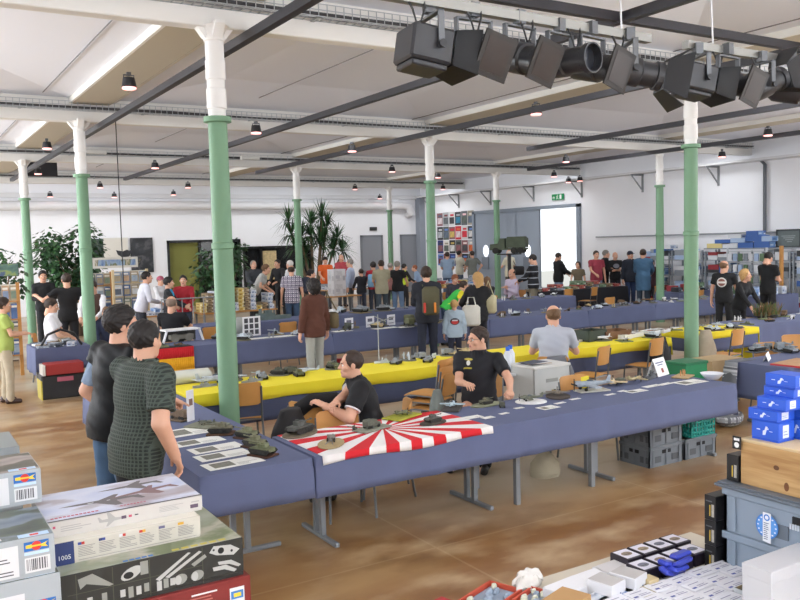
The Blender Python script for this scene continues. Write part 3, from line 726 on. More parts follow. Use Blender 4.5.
def cap_hat(colr):
    def f(i):
        b = MB(); b.ball((0, -.012, .045), (.09, .108, .09), 16); b.prism([(-.06, .07), (.06, .07), (.055, .15), (0, .17), (-.055, .15)], .045, .055)
        o = b.build('cap', M(colr, .8), i['root']); o.location = i['hd']; o.rotation_euler = Matrix(i['HR'].tolist()).to_euler()
    return f
def face(px, py): return math.atan2(-(px), py)      # heading that looks along the vector (px, py)
# ================================================================== tables, cloths, chairs
STEEL = M('#7E8388', .4, .3); TOPM = M('#C8BFAE', .6)
def table(label, x0, x1, y0, y1, along='x', legs='T', zt=.745, group=None, name='folding_table', top=None):
    t = thing(name, label, 'table', ((x0+x1)/2, (y0+y1)/2, 0), group=group); hx, hy = (x1-x0)/2, (y1-y0)/2
    MB().box(-hx+.01, -hy+.01, zt-.03, hx-.01, hy-.01, zt, bev=.004).build('table_top', top or TOPM, t, smooth=0)
    if legs == 'T':
        for s in (-1, 1):
            m = MB()
            if along == 'x':
                e = s*(hx-.17)
                for q in (-.055, .055): m.box(e-.02, q-.02, .03, e+.02, q+.02, zt-.03)
                m.box(e-.02, -hy+.06, 0, e+.02, hy-.06, .035, bev=.006); m.box(e-.02, -hy+.1, zt-.06, e+.02, hy-.1, zt-.03)
            else:
                e = s*(hy-.38)
                for q in (-.055, .055): m.box(q-.02, e-.02, .03, q+.02, e+.02, zt-.03)
                m.box(-hx+.06, e-.02, 0, hx-.06, e+.02, .035, bev=.006); m.box(-hx+.1, e-.02, zt-.06, hx-.1, e+.02, zt-.03)
            m.build('leg', STEEL, t, smooth=0)
    else:
        for sx in (-1, 1):
            for sy in (-1, 1): MB().box(sx*(hx-.08)-.022, sy*(hy-.07)-.022, 0, sx*(hx-.08)+.022, sy*(hy-.07)+.022, zt-.03).build('leg', STEEL, t, smooth=0)
    return t
def cloth(name, label, cat, x0, x1, y0, y1, zt, drops, mats, matf=None, fold=.02, seed=0, group=None, res=.07, flare=.03, thick=.004, wav=0.0):
    """sheet over a table: drops = hang below zt on (-y, +x, +y, -x) sides"""
    r = random.Random(seed); me_b = MB()
    def arr(a, b): n = max(2, int((b-a)/res)); return [a+(b-a)*i/n for i in range(n+1)]
    dy0, dx1, dy1, dx0 = drops
    def seg(a, b, d0, d1):
        L = [(v, 0) for v in arr(a, b)]; k = lambda d: max(2, int(d/.06))
        pre = [(a, -d0*(1-i/k(d0))) for i in range(k(d0))] if d0 else []
        post = [(b, -d1*(i+1)/k(d1)) for i in range(k(d1))] if d1 else []
        return pre+L+post
    U = seg(x0, x1, dx0, dx1); W = seg(y0, y1, dy0, dy1); ph = [r.uniform(0, 6.28) for _ in range(8)]
    nu, nw = len(U), len(W); vs = []
    for (x, zx) in U:
        for (y, zy) in W:
            d = max(-zx, -zy); z = zt-d; px, py = x, y
            if d > 0:
                am = fold*min(1, d/.25); out = flare*d+.004
                if -zy > 0:
                    wv = am*(.6*math.sin(x*7+ph[0])+.5*math.sin(x*17+ph[1])+.25*math.sin(x*31+ph[2])); s = -1 if y <= y0 else 1; py += s*(out+max(-.003, wv))
                    z = zt+zy*(1+wav*math.sin(x*6+ph[6])) if -zy >= -zx else z
                if -zx > 0:
                    wv = am*(.6*math.sin(y*7+ph[3])+.5*math.sin(y*17+ph[4])); s = -1 if x <= x0 else 1; px += s*(out+max(-.003, wv))
                if -zx > 0 and -zy > 0:
                    z = zt-max(-zx, -zy)
            else: z += .0008*math.sin(x*5+ph[5])*math.sin(y*6)+.0009
            vs.append((px, py, z))
    fs = [((i)*nw+j, (i+1)*nw+j, (i+1)*nw+j+1, i*nw+j+1) for i in range(nu-1) for j in range(nw-1)]
    ms = [0]*len(fs)
    ox, oy = (x0+x1)/2, (y0+y1)/2
    me_b.add([(a-ox, b-oy, c) for a, b, c in vs], fs); me_b.m = ms
    o = me_b.build(name, mats, loc=(ox, oy, 0), smooth=1.0)
    md = o.modifiers.new('thick', 'SOLIDIFY'); md.thickness = thick; md.offset = 1
    return tag(o, label, cat, group)
def cloth_mat(h, amt=.06):
    n = NT('woven_cloth', .9); c = n.mix(n.noise(2.2, 4), h, h)
    lo = tuple(v*(1-amt) for v in lin(h)[:3])
    q = n.t.nodes.new('ShaderNodeRGB'); q.outputs[0].default_value = (*lo, 1)
    return n.out(n.mix(n.ramp(n.noise(3, 5), .35, .65), c, q.outputs[0]))
BLUE = cloth_mat('#5F6787'); BLUE2 = cloth_mat('#596181'); YEL = cloth_mat('#F0DE30'); NAVY = cloth_mat('#49516C')
ZT = .752
# the flag table row in front
G1 = 'tables of the nearest display row'
table('folding table under the rising sun flag, steel T legs', 2.62, 4.44, 5.47, 6.2, group=G1)
table('small table on four square steel legs between the two T-leg tables', 4.47, 5.52, 5.47, 6.2, legs='4', group=G1)
table('folding table over the grey crates at the end of the flag row', 5.55, 7.36, 5.47, 6.2, group=G1)
cloth('tablecloth', 'long blue-violet cloth over the nearest row of display tables', 'tablecloth', 2.585, 7.38, 5.43, 6.23, ZT, (.3, .33, .25, .3), BLUE, fold=.012, seed=3, res=.06)
table('folding table with paper sheets, nearest the stacked kit boxes', 1.76, 2.52, 5.47, 7.38, 'y', group=G1)
table('folding table behind the sheet table, toward the yellow row', 1.76, 2.52, 7.42, 9.28, 'y', group=G1)
cloth('tablecloth', 'blue-violet cloth over the table end with the paper sheets', 'tablecloth', 1.72, 2.55, 5.43, 9.32, ZT, (.29, .25, .3, .29), BLUE, fold=.012, seed=5, res=.06)
# table at the far end of the first row, by the blue shoe boxes
table('folding table beyond the blue boxes, with a tan board', 8.7, 10.6, 5.7, 6.42, group=G1)
cloth('tablecloth', 'blue-violet cloth on the table behind the blue boxes', 'tablecloth', 8.64, 10.65, 5.65, 6.46, ZT, (.42, .3, .3, .42), BLUE, fold=.014, seed=7)
# yellow row
G2 = 'tables under the yellow cloths'
for k, (a, b) in enumerate(((2.64, 4.45), (4.48, 6.3), (6.33, 8.15), (8.18, 9.98))):
    table('table under the yellow cloth, %s from the flag end' % ordw(k+1), a, b, 8.52, 9.25, group=G2)
table('last table of the yellow row, past the green column', 10.75, 12.05, 8.52, 9.25, group=G2)
cloth('tablecloth', 'dark blue undercloth hanging below the long yellow cloth', 'tablecloth', 2.6, 9.98, 8.49, 9.28, ZT, (.36, .3, .3, .36), NAVY, fold=.012, seed=11)
cloth('tablecloth', 'long bright yellow cloth on the second display row', 'tablecloth', 2.59, 9.99, 8.475, 9.27, ZT+.006, (.13, .26, .12, .14), YEL, fold=.01, seed=13, wav=.06)
cloth('tablecloth', 'blue undercloth below the yellow cloth end past the column', 'tablecloth', 10.72, 12.08, 8.49, 9.28, ZT, (.3, .3, .3, .3), BLUE2, fold=.012, seed=15)
cloth('tablecloth', 'yellow cloth hanging to the floor at the row end', 'tablecloth', 10.71, 12.1, 8.475, 9.27, ZT+.006, (.1, .62, .12, .1), YEL, fold=.01, seed=17)
# blue table continuing the yellow row
for k, (a, b) in enumerate(((12.2, 14.0), (14.05, 15.9))): table('table past the yellow cloth, %s from it' % ordw(k+1), a, b, 8.72, 9.45, group='tables past the yellow row')
cloth('tablecloth', 'blue-violet cloth beyond the yellow row, under the dry plant', 'tablecloth', 12.16, 15.95, 8.68, 9.48, ZT, (.4, .4, .3, .35), BLUE, fold=.014, seed=19)
# third row
G3 = 'tables of the third display row'
cs = [(3.0, 6.5), (6.53, 9.93), (9.96, 12.55), (12.58, 14.6), (14.63, 17.3)]
wn = ('by the German flag', 'behind the seated man with rolled sleeves', 'behind the man in grey polo', 'left of the middle column', 'nearest the kit shelves')
wn = ('with the German flag', 'second from the German flag', 'third from the German flag', 'fourth from the German flag', 'last before the kit shelves')
for k, (a, b) in enumerate(cs):
    h = (a+b)/2
    for q, (c, d) in enumerate(((a, h), (h, b))): table('table of the third row, %s half of the cloth %s' % (('near', 'far')[q], wn[k]), c+.03, d-.02, 12.9, 13.6, group=G3)
    cloth('tablecloth', 'blue-violet cloth of the third row, %s' % wn[k], 'tablecloth', a, b, 12.85, 13.65, ZT, (.36, .36, .3, .36), (BLUE, BLUE2)[k % 2], fold=.016, seed=20+k, res=.1)
table('table of the model dealer at the row end by the leftmost columns', 2.0, 2.74, 14.35, 15.2, legs='4')
cloth('tablecloth', 'blue-violet cloth with long corner drop by the leftmost columns', 'tablecloth', 1.95, 2.78, 14.3, 15.25, ZT, (.36, .3, .3, .42), BLUE, fold=.02, seed=31)
# fourth row
G4 = 'tables of the fourth display row'
cs4 = [(5.2, 7.9), (7.95, 10.6), (10.7, 13.0), (13.05, 15.6)]
w4 = ('under the long grey hull', 'with the name cards', 'beside the second-row column', 'before the seated man in lavender')
for k, (a, b) in enumerate(cs4):
    yo = 15.9+k*.17
    table('table of the fourth row %s' % w4[k], a+.03, b-.03, yo+.05, yo+.72, group=G4)
    cloth('tablecloth', 'blue-violet cloth of the fourth row %s' % w4[k], 'tablecloth', a, b, yo, yo+.78, ZT, (.36, .36, .3, .36), (BLUE2, BLUE)[k % 2], fold=.016, seed=40+k, res=.1)
# dark clothed dealer tables in front of the big door
BLK = cloth_mat('#23242B')
for k, (a, b) in enumerate(((15.9, 17.7), (17.75, 19.6))):
    table('dealer table under black cloth %s the boy' % ('beside', 'past')[k], a+.03, b-.03, 18.35, 19.05, group='dealer tables before the door')
    cloth('tablecloth', 'black cloth on the dealer table %s the boy' % ('beside', 'past')[k], 'tablecloth', a, b, 18.3, 19.1, ZT, (.5, .4, .3, .4), BLK, seed=50+k, res=.1)
WOOD = M('#B98546', .5, noise=.15, nscale=5); PLY = M('#C8904E', .42, noise=.12, nscale=7)
# bare wooden dealer tables further back
table('long wooden dealer table stacked with kit boxes', 6.3, 8.25, 19.2, 19.95, legs='4', name='wooden_table', top=WOOD)
table('wooden dealer table with small white packets', 4.6, 6.2, 19.5, 20.25, legs='4', name='wooden_table', top=WOOD)
table('wooden table at the back by the yucca', 12.6, 14.6, 25.2, 26.0, legs='4', name='wooden_table', top=WOOD)
table('wooden table below the grey doors', 15.4, 17.2, 23.1, 23.8, legs='4', name='wooden_table', top=WOOD)
table('white table behind the fourth row, before the poster wall', 16.4, 18.6, 24.2, 24.9, legs='4', name='white_table', top=M('#D8D8D8', .5))

# ---------------------------------------------------------------- plywood stacking chairs
CHAIRS = []
TUBE = M('#6E7276', .35, .5)
def make_chair():
    t = thing('plywood_chair', 'x', 'chair')
    m = MB(); N = 8; vs = []; fs = []
    for i in range(N+1):
        for j in range(N+1):
            x = -.2+.4*j/N; y = -.2+.41*i/N; w = 1-.08*(i/N); z = .45+.012*math.cos((x/.2)*1.3)-.02*max(0, (y-.14)/.07)+.0; vs.append((x*w, y, z))
    k = len(vs); vs += [(a, b, c-.011) for a, b, c in vs]
    for i in range(N):
        for j in range(N):
            q = (i*(N+1)+j, i*(N+1)+j+1, (i+1)*(N+1)+j+1, (i+1)*(N+1)+j); fs.append(q); fs.append(tuple(k+v for v in q[::-1]))
    rim = [j for j in range(N+1)]+[(i)*(N+1)+N for i in range(1, N+1)]+[N*(N+1)+j for j in range(N-1, -1, -1)]+[i*(N+1) for i in range(N-1, 0, -1)]
    for a, b in zip(rim, rim[1:]+rim[:1]): fs.append((b, a, k+a, k+b))
    m.add(vs, fs); m.build('seat', PLY, t)
    m = MB(); vs = []; fs = []; nx, nz = 10, 5
    for i in range(nz+1):
        for j in range(nx+1):
            x = -.19+.38*j/nx; z = .60+.25*i/nz; y = -.205-.045*(1-(x/.19)**2)-.10*(z-.45)
            if i in (0, nz) and j in (0, nx): z += (.02 if i == 0 else -.02)
            vs.append((x, y, z))
    k = len(vs); vs += [(a, b+.011, c) for a, b, c in vs]
    for i in range(nz):
        for j in range(nx):
            q = (i*(nx+1)+j, i*(nx+1)+j+1, (i+1)*(nx+1)+j+1, (i+1)*(nx+1)+j); fs.append(q); fs.append(tuple(k+v for v in q[::-1]))
    rim = [j for j in range(nx+1)]+[i*(nx+1)+nx for i in range(1, nz+1)]+[nz*(nx+1)+j for j in range(nx-1, -1, -1)]+[i*(nx+1) for i in range(nz-1, 0, -1)]
    for a, b in zip(rim, rim[1:]+rim[:1]): fs.append((b, a, k+a, k+b))
    m.add(vs, fs); m.build('backrest', PLY, t)
    for s in (-1, 1):
        m = MB(); m.tube([(s*.2, .2, 0), (s*.185, .17, .43), (s*.185, .12, .437)], .0115, 8); m.build('leg', TUBE, t)
        m = MB(); m.tube([(s*.205, -.27, 0), (s*.197, -.2, .43), (s*.193, -.222, .62), (s*.19, -.25, .8)], .0115, 8); m.build('leg', TUBE, t)
    m = MB(); m.tube([(-.185, .12, .437), (-.197, -.2, .43)], .01, 8); m.tube([(.185, .12, .437), (.197, -.2, .43)], .01, 8); m.tube([(-.19, -.19, .43), (.19, -.19, .43)], .009, 8); m.tube([(-.183, .14, .437), (.183, .14, .437)], .009, 8)
    m.build('seat_frame', TUBE, t)
    return t
CH0 = None
def chair(x, y, rz, label, z=0, group='plywood chairs'):
    global CH0
    if CH0 is None: CH0 = make_chair(); t = CH0
    else: t = dup(CH0)
    t.location = (x, y, z); t.rotation_euler = (0, 0, rz); t['label'] = label; t['group'] = group; CHAIRS.append(t); return t
def chair_back_at(px, py, rz, label, z=.845, **k):
    """put a chair so that the middle of its backrest edge shows at the pixel"""
    p = PZ(px, py, z); return chair(p.x-(.24*math.sin(rz)), p.y+.24*math.cos(rz), rz, label, **k)
chair_back_at(243, 383, -.25, 'plywood chair beside the nearest green column, tucked toward the yellow cloth')
chair_back_at(337, 411, PI*.93, 'plywood chair back under the crossed forearms of the seated man in profile')
chair_back_at(306, 402, -1.0, 'plywood chair with dark jackets hung over it')
p = PZ(440, 373, .83)
for k in range(3): chair(p.x-.06+k*.03, p.y+.1+k*.08, .5, 'plywood chair beside the man with glasses, %s of three stacked' % ('lowest', 'middle', 'topmost')[k], z=k*.065)
chair_back_at(573, 376, PI, 'plywood chair back just showing past the model plane, yellow card before it')
chair_back_at(604, 346, .35, 'plywood chair pulled to the yellow cloth right of the man in grey polo')
chair_back_at(657, 338, .2, 'plywood chair at the yellow cloth beside the green column')
chair_back_at(738, 329, .15, 'plywood chair in front of the yellow cloth hanging to the floor')
chair_back_at(765, 344, 2.9, 'low plywood chair top showing behind the grey scarf table', z=.83)
chair_back_at(795, 335, 2.6, 'plywood chair at the frame edge behind the grey models', z=.845)
chair_back_at(288, 322, .1, 'plywood chair behind the woman in brown jacket')
chair_back_at(212, 327, .1, 'plywood chair next to the bald man sitting with his back turned')
for k, (x, y, w) in enumerate(((567, 289, 'by the boy in brown'), (592, 287, 'before the man in maroon'), (608, 297, 'with the white bag before it'), (655, 285, 'before the man in denim jacket'), (698, 299, 'beyond the green column'))):
    p = PZ(x, y, .85); yy = (17.7, 17.7, 14.4, 16.7, 14.4)[k]; q = PY(x, y, yy); chair(q.x, yy+.2, .1+.2*(k % 2), 'plywood chair at the far black-clothed tables, '+w)
# ================================================================== scale models on the tables
_VM = {}
def _mesh(key, fn, mats, smooth=.5):
    if key not in _VM:
        b = MB(); fn(b); me = bpy.data.meshes.new(key[1]); me.from_pydata(b.v, [], b.f)
        for m in mats: me.materials.append(m)
        me.polygons.foreach_set('material_index', b.m); me.polygons.foreach_set('use_smooth', [True]*len(b.f)); me.set_sharp_from_angle(angle=smooth); _VM[key] = me
    return _VM[key]
YZ = Matrix(((1,0,0,0),(0,0,1,0),(0,1,0,0),(0,0,0,1)))       # prism (x,z) outline extruded along y
def vehicle_parts(kind, col):
    c = M(tuple(min(1, (int(col[i:i+2], 16)/255)*1.22+.02) for i in (1, 3, 5)), .75, noise=.45, nscale=7); dk = M('#2B2A27', .8); P = []
    def part(nm, fn, mats=None): P.append((nm, _mesh((kind+col, nm+str(len(P))), fn, mats or [c])))
    if kind == 'tank':
        part('hull', lambda b: (b.prism([(-.48,.14),(-.44,.26),(.3,.27),(.47,.2),(.4,.1),(-.4,.1)], -.17, .17, 0, YZ), b.box(-.42,-.26,.21,.42,.26,.25)))
        for s in (-1, 1):
            def tr(b, s=s):
                b.prism([(-.46,.12),(-.5,.17),(-.42,.22),(.42,.22),(.5,.16),(.36,.02),(-.34,.02)], s*.17, s*.27, 0, YZ)
                for q in range(5): b.lathe([(.075,0),(.075,.02),(.0,.03)], 10, 0, Matrix.Translation((-.3+.15*q, s*.27, .1)) @ Matrix.Rotation(-s*PI/2, 4, 'X'))
            part('track', tr, [dk])
        part('turret', lambda b: (b.prism([(-.22,-.1),(-.14,-.17),(.1,-.16),(.2,-.07),(.2,.07),(.1,.16),(-.14,.17),(-.22,.1)], .26, .4), b.lathe([(.06,.4),(.06,.45),(.0,.46)], 10, 0, Matrix.Translation((-.06,.06,0)))))
        part('gun_barrel', lambda b: (b.tube([(.18,0,.33),(.62,0,.35)], .022, 8), b.tube([(.6,0,.35),(.67,0,.353)], .034, 8)))
    elif kind == 'plane':
        rx = Matrix.Rotation(PI/2, 4, 'Y')
        part('fuselage', lambda b: b.lathe([(.0,-.5),(.02,-.49),(.045,-.3),(.07,0),(.075,.2),(.068,.38),(.045,.45),(.0,.48)], 14, 0, Matrix.Translation((0,0,.16)) @ rx))
        part('wing', lambda b: b.prism([(.25,0),(.2,.5),(.1,.52),(.02,.48),(-.02,0),(.02,-.48),(.1,-.52),(.2,-.5)], .125, .15))
        part('tailplane', lambda b: b.prism([(-.38,0),(-.42,.18),(-.5,.18),(-.49,0),(-.5,-.18),(-.42,-.18)], .17, .185))
        part('fin', lambda b: b.prism([(-.36,.17),(-.46,.34),(-.52,.33),(-.5,.17)], -.01, .01, 0, YZ))
        part('canopy', lambda b: b.ball((.06,0,.225), (.1,.035,.04), 10), [M('#5A6570', .15)])
        part('propeller', lambda b: (b.bar((.485,0,.3),(.485,0,.02), .035, .01), b.bar((.485,-.14,.16),(.485,.14,.16), .01, .035), b.lathe([(.03,0),(.0,.05)], 8, 0, Matrix.Translation((.47,0,.16)) @ rx)), [dk])
        for s in (-1, 1): part('wheel', lambda b, s=s: (b.bar((.2,s*.14,.13),(.24,s*.14,.05), .015, .015), b.lathe([(.045,-.012),(.045,.012)], 10, 0, Matrix.Translation((.24,s*.14,.045)) @ Matrix.Rotation(PI/2,4,'X'))), [dk])
    elif kind == 'truck':
        part('chassis', lambda b: b.box(-.5,-.17,.1,.5,.17,.15))
        part('cab', lambda b: b.prism([(.08,.15),(.08,.42),(.22,.42),(.28,.28),(.5,.26),(.5,.15)], -.17, .17, 0, YZ))
        part('cargo_bed', lambda b: b.prism([(-.5,.16),(-.5,.4),(-.44,.46),(.0,.46),(.04,.4),(.04,.16)], -.19, .19, 0, YZ))
        for x in (-.36, -.18, .34):
            for s in (-1, 1): part('wheel', lambda b, x=x, s=s: b.lathe([(.085,-.035),(.085,.035)], 12, 0, Matrix.Translation((x,s*.17,.085)) @ Matrix.Rotation(PI/2,4,'X')), [dk])
    elif kind == 'ship':
        part('hull', lambda b: b.prism([(-.5,-.03),(-.44,-.07),(.2,-.075),(.5,0),(.2,.075),(-.44,.07),(-.5,.03)], 0, .09))
        part('superstructure', lambda b: (b.box(-.2,-.045,.09,.16,.045,.15), b.box(-.04,-.035,.15,.1,.035,.22), b.lathe([(.03,.15),(.028,.26)], 10, 0, Matrix.Translation((-.12,0,0)))))
        part('mast', lambda b: b.tube([(.06,0,.2),(.06,0,.4)], .008, 6))
    elif kind == 'gun':
        part('carriage', lambda b: (b.box(-.12,-.1,.08,.1,.1,.2), b.bar((-.05,-.05,.12),(-.5,-.2,.02),.05,.04), b.bar((-.05,.05,.12),(-.5,.2,.02),.05,.04)))
        part('shield', lambda b: b.box(.09,-.22,.08,.11,.22,.4)); part('gun_barrel', lambda b: b.tube([(-.1,0,.25),(.6,0,.3)], .03, 8))
        for s in (-1, 1): part('wheel', lambda b, s=s: b.lathe([(.12,-.025),(.12,.025)], 12, 0, Matrix.Translation((0,s*.18,.12)) @ Matrix.Rotation(PI/2,4,'X')), [dk])
    elif kind == 'figures':
        for q in range(3):
            def fg(b, q=q):
                x, y = (-.25, .05, .28)[q], (.1, -.12, .08)[q]
                b.tube([(x-.04,y,0),(x-.03,y,.22)], .035, 6); b.tube([(x+.04,y,0),(x+.03,y,.22)], .035, 6); b.tube([(x,y,.2),(x,y,.38)], .06, 8); b.ball((x,y,.45), .05, 8); b.tube([(x+.07,y,.36),(x+.13,y+.05,.22)], .025, 6)
            part('figure', fg)
    elif kind == 'dirt': pass
    return P
KN = {'tank': 'tank', 'plane': 'aircraft', 'truck': 'truck', 'ship': 'ship', 'gun': 'field gun', 'figures': 'figures'}
def z_yellow(p): return 2.6 < p[0] < 10 and 9.14 < p[1] < 10.5
def model(kind, col, pos, L, rz, label, base=None, group=None, height=None):
    if z_yellow(pos): pos = Vector((pos[0], min(pos[1], 9.14), pos[2]))
    t = thing({'tank': 'model_tank', 'plane': 'model_aircraft', 'truck': 'model_truck', 'ship': 'model_ship', 'gun': 'model_field_gun', 'figures': 'model_figures'}[kind], label, 'scale model', pos, rz, group)
    zb = 0
    if base:
        sh, bx, by, bc = base; zb = .012; b = MB()
        if sh == 'oval': b.lathe([(1, 0), (1, .008), (.94, .012), (.0, .013+.004)], 26, 0, Matrix.Diagonal((bx/2, by/2, 1, 1)))
        else: b.box(-bx/2, -by/2, 0, bx/2, by/2, .014, bev=.004)
        b.build('base', M(bc, .85, noise=.25, nscale=25), t)
    L *= 1.15
    for nm, me in vehicle_parts(kind, col):
        o = put(nm, me, t, (0, 0, zb)); o.scale = (L, L, L*(height or 1))
    return t
def paper(px, py, w, d, rz, label, z=.759, photo=None, group='paper sheets on the tables', col='#EFEFEA'):
    p = PZ(px, py, z); b = MB(); b.box(-w/2, -d/2, 0, w/2, d/2, .0012)
    if photo:
        for (x0, y0, x1, y1) in photo: b.box(x0*w-w/2, y0*d-d/2, .0012, x1*w-w/2, y1*d-d/2, .0016, 1)
    r = random.Random(int(px*7+py))
    for k in range(3):
        y = -d/2+d*(.15+.12*k); b.box(-w/2+w*.55, y, .0012, -w/2+w*(.75+.2*r.random()), y+d*.03, .0014, 2)
    o = b.build('paper_sheet', [M(col, .7), M('#7C7B72', .7, noise=.6, nscale=30), M('#8E8E90', .7)], loc=p, rotz=rz, smooth=0); return tag(o, label, 'paper', group)
OLV, GRY, SND, BRN, DGR = '#4C4F38', '#6C7074', '#9A8A66', '#5A4632', '#3E4038'
def at(px, py, z=.7595): return PZ(px, py, z)
# ---- flag: a rising-sun cloth, folded a little over the table edge
n = NT('rising_sun_cloth', .9); fc = PZ(383, 428, .76)
FX0, FX1, FY0, FY1 = 2.63, 4.2, 5.415, 6.235
ang = n.math('ARCTAN2', n.math('SUBTRACT', n.y, fc.y-(FY0+FY1)/2), n.math('SUBTRACT', n.x, fc.x-(FX0+FX1)/2))
ray_ = n.math('LESS_THAN', n.math('FRACT', n.math('ADD', n.math('MULTIPLY', ang, 16/(2*PI)), 20.25)), .5)
dx = n.math('SUBTRACT', n.x, fc.x-(FX0+FX1)/2); dy = n.math('SUBTRACT', n.y, fc.y-(FY0+FY1)/2)
disc = n.math('LESS_THAN', n.math('ADD', n.math('MULTIPLY', dx, dx), n.math('MULTIPLY', dy, dy)), .0036)
FLAGM = n.out(n.mix(n.math('MAXIMUM', ray_, disc), '#EDEBEA', '#D0202C'))
fl = cloth('rising_sun_flag', 'red and white sunray flag spread over the blue table, models on it', 'flag', FX0, FX1, FY0, FY1, ZT+.004, (.06, 0, .1, 0), FLAGM, fold=.008, seed=4, res=.05, flare=.05, wav=.2)
# ---- German flag hung on the third row
a, b_ = PY(156, 345, 12.8), PY(193.5, 345, 12.8); zt = .765; m = MB(); N = 18; vs = []
for i in range(N+1):
    x = a.x+(b_.x-a.x)*i/N
    for z in (zt, .60, .6, .42, .42, .25): vs.append((x, 12.795+.006*math.sin(i*.9)-.02*(zt-z), z))
    vs.append((x, 13.1, zt+.001))
for i in range(N):
    o = i*7
    for q, (u, v, mm) in enumerate(((0, 1, 0), (2, 3, 1), (3, 5, 1))): m.add([vs[o+7+u], vs[o+u], vs[o+v], vs[o+7+v]], [(0, 1, 2, 3)], mm)
    m.add([vs[o], vs[o+7], vs[o+13], vs[o+6]], [(0, 1, 2, 3)], 2)
o = m.build('german_flag', [cloth_mat('#C81E28'), cloth_mat('#E8A81C'), cloth_mat('#222222')], smooth=1)
md = o.modifiers.new('t', 'SOLIDIFY'); md.thickness = .003
tag(o, 'red and gold flag hanging down the third-row table front', 'flag')
# ---- models on the flag table
def md_(kind, col, px, py, L, rz, label, base=None, z=.7595, **k): return model(kind, col, at(px, py, z), L, rz, label, base, **k)
md_('tank', '#3F403C', 300, 434, .21, .5, 'dark grey model tank on a brown oval base, flag corner nearest the sheets', ('oval', .36, .24, '#6E6250'), z=.765)
md_('gun', '#6A6660', 331, 444, .13, .9, 'pale model gun on a sandy oval base near the flag front edge', ('oval', .34, .2, '#A8946C'), z=.765)
t = md_('truck', '#4A4C42', 372, 429, .14, .3, 'model truck at the flag centre on a grey oblong base', ('rect', .32, .16, '#8E9080'), z=.765)
md_('gun', '#4A4C42', 355, 431, .1, 2.2, 'small model gun beside the truck at the flag centre', None, z=.765)
md_('plane', '#57583F', 402, 417, .16, .4, 'model aircraft on the yellow-green oblong base, flag back edge', ('rect', .34, .2, '#A8A838'), z=.765)
md_('tank', '#45433E', 433, 423, .13, .2, 'model tank on a dark oval base at the far flag corner', ('oval', .28, .16, '#4A443C'), z=.765)
md_('plane', '#8FA0A8', 452, 409, .2, .8, 'pale blue model aircraft on a dark base before the man with glasses', ('rect', .3, .17, '#4E4A48'))
md_('tank', '#4A4A3C', 486, 405, .12, .1, 'olive model tank on the long green-grey oval base', ('oval', .36, .17, '#7E8068'))
md_('truck', '#3C3E36', 502, 407, .1, 1.0, 'small dark model vehicle next to the olive tank, before the fist')
md_('plane', '#55584C', 531, 402, .2, 2.7, 'grey-green model aircraft on a round white base', ('oval', .3, .26, '#F2F2F0'))
md_('plane', '#6A6258', 558, 396.5, .2, .9, 'brown model aircraft on a dark round base', ('oval', .34, .24, '#4C443E'))
md_('plane', '#7C858E', 592, 391, .36, 2.9, 'large grey model aircraft on an oblong pale base', ('rect', .34, .16, '#B9B7AC'))
md_('plane', '#A89878', 612, 386, .26, .7, 'tan model aircraft next to the large grey one')
md_('truck', '#4E5044', 621, 383.5, .12, .3, 'dark model vehicle behind the tan model aircraft')
md_('plane', '#8A8062', 635, 382, .22, .2, 'ochre model aircraft short of the white tent card')
md_('ship', '#3E4042', 652, 378, .3, .4, 'dark flat model vessel in front of the white tent card')
md_('figures', '#A0704A', 683, 377, .12, .4, 'brown model figures on a tan base by the white bowl', ('rect', .26, .18, '#B89E74'))
# papers, cards, bowl on the flag table
for k, (x, y, w, d, lab) in enumerate(((473, 417, .17, .1, 'between the flag and the green-grey base'), (488, 417.5, .12, .07, 'before the olive tank'), (504, 413.5, .1, .05, 'under the small dark vehicle'), (519, 408, .1, .05, 'short of the round white base'), (548, 407.5, .2, .13, 'with a printed picture, before the brown aircraft'), (560, 403, .13, .05, 'thin strip by the dark round base'), (575, 399, .12, .05, 'short of the large grey aircraft'), (610, 394.5, .13, .05, 'in front of the large grey aircraft'), (622, 391, .1, .05, 'in front of the tan aircraft'), (636, 391, .24, .12, 'with a picture, front of the ochre aircraft'), (652, 386, .24, .08, 'front of the dark vessel'), (665, 384, .2, .07, 'pointing to the brown figures'), (690, 382, .36, .2, 'large and printed, nearest the white bowl'))):
    paper(x, y, w, d, .05*(k % 3), 'white paper slip on the flag table, '+lab, photo=[(.1, .2, .45, .8)] if k in (4, 9, 12) else None, group='slips on the flag table')
t = thing('tent_card', 'white folded tent card with red crest at the row end', 'card', at(658, 375, .759), .25)
b = MB(); b.add([(-.13, -.07, 0), (.13, -.07, 0), (.13, 0, .19), (-.13, 0, .19), (.13, .07, 0), (-.13, .07, 0)], [(0, 1, 2, 3), (3, 2, 4, 5)]); o = b.build('card', M('#F1F2F4', .6), t, smooth=0); mdf = o.modifiers.new('t', 'SOLIDIFY'); mdf.thickness = .002
b = MB(); sl = math.atan2(.19, .07)
def on_slope(x, v): return (x, -.07+.07*v-.003, .19*v)
for (x0, x1, v0, v1, mm) in ((-.02, .03, .18, .42, 1), (-.1, .08, .72, .78, 0), (-.07, .05, .6, .65, 0)): b.add([on_slope(x0, v0), on_slope(x1, v0), on_slope(x1, v1), on_slope(x0, v1)], [(0, 1, 2, 3)], mm)
b.build('printing', [M('#55608A', .6), M('#9A4A3A', .6)], t, smooth=0)
o = MB().lathe([(.06, 0), (.07, .004), (.118, .06), (.122, .065), (.115, .062), (.06, .01), (.0, .008)], 28).build('bowl', M('#E8EAF0', .3), loc=at(712, 379, .756)); tag(o, 'shallow white and blue bowl at the end of the flag row', 'bowl')
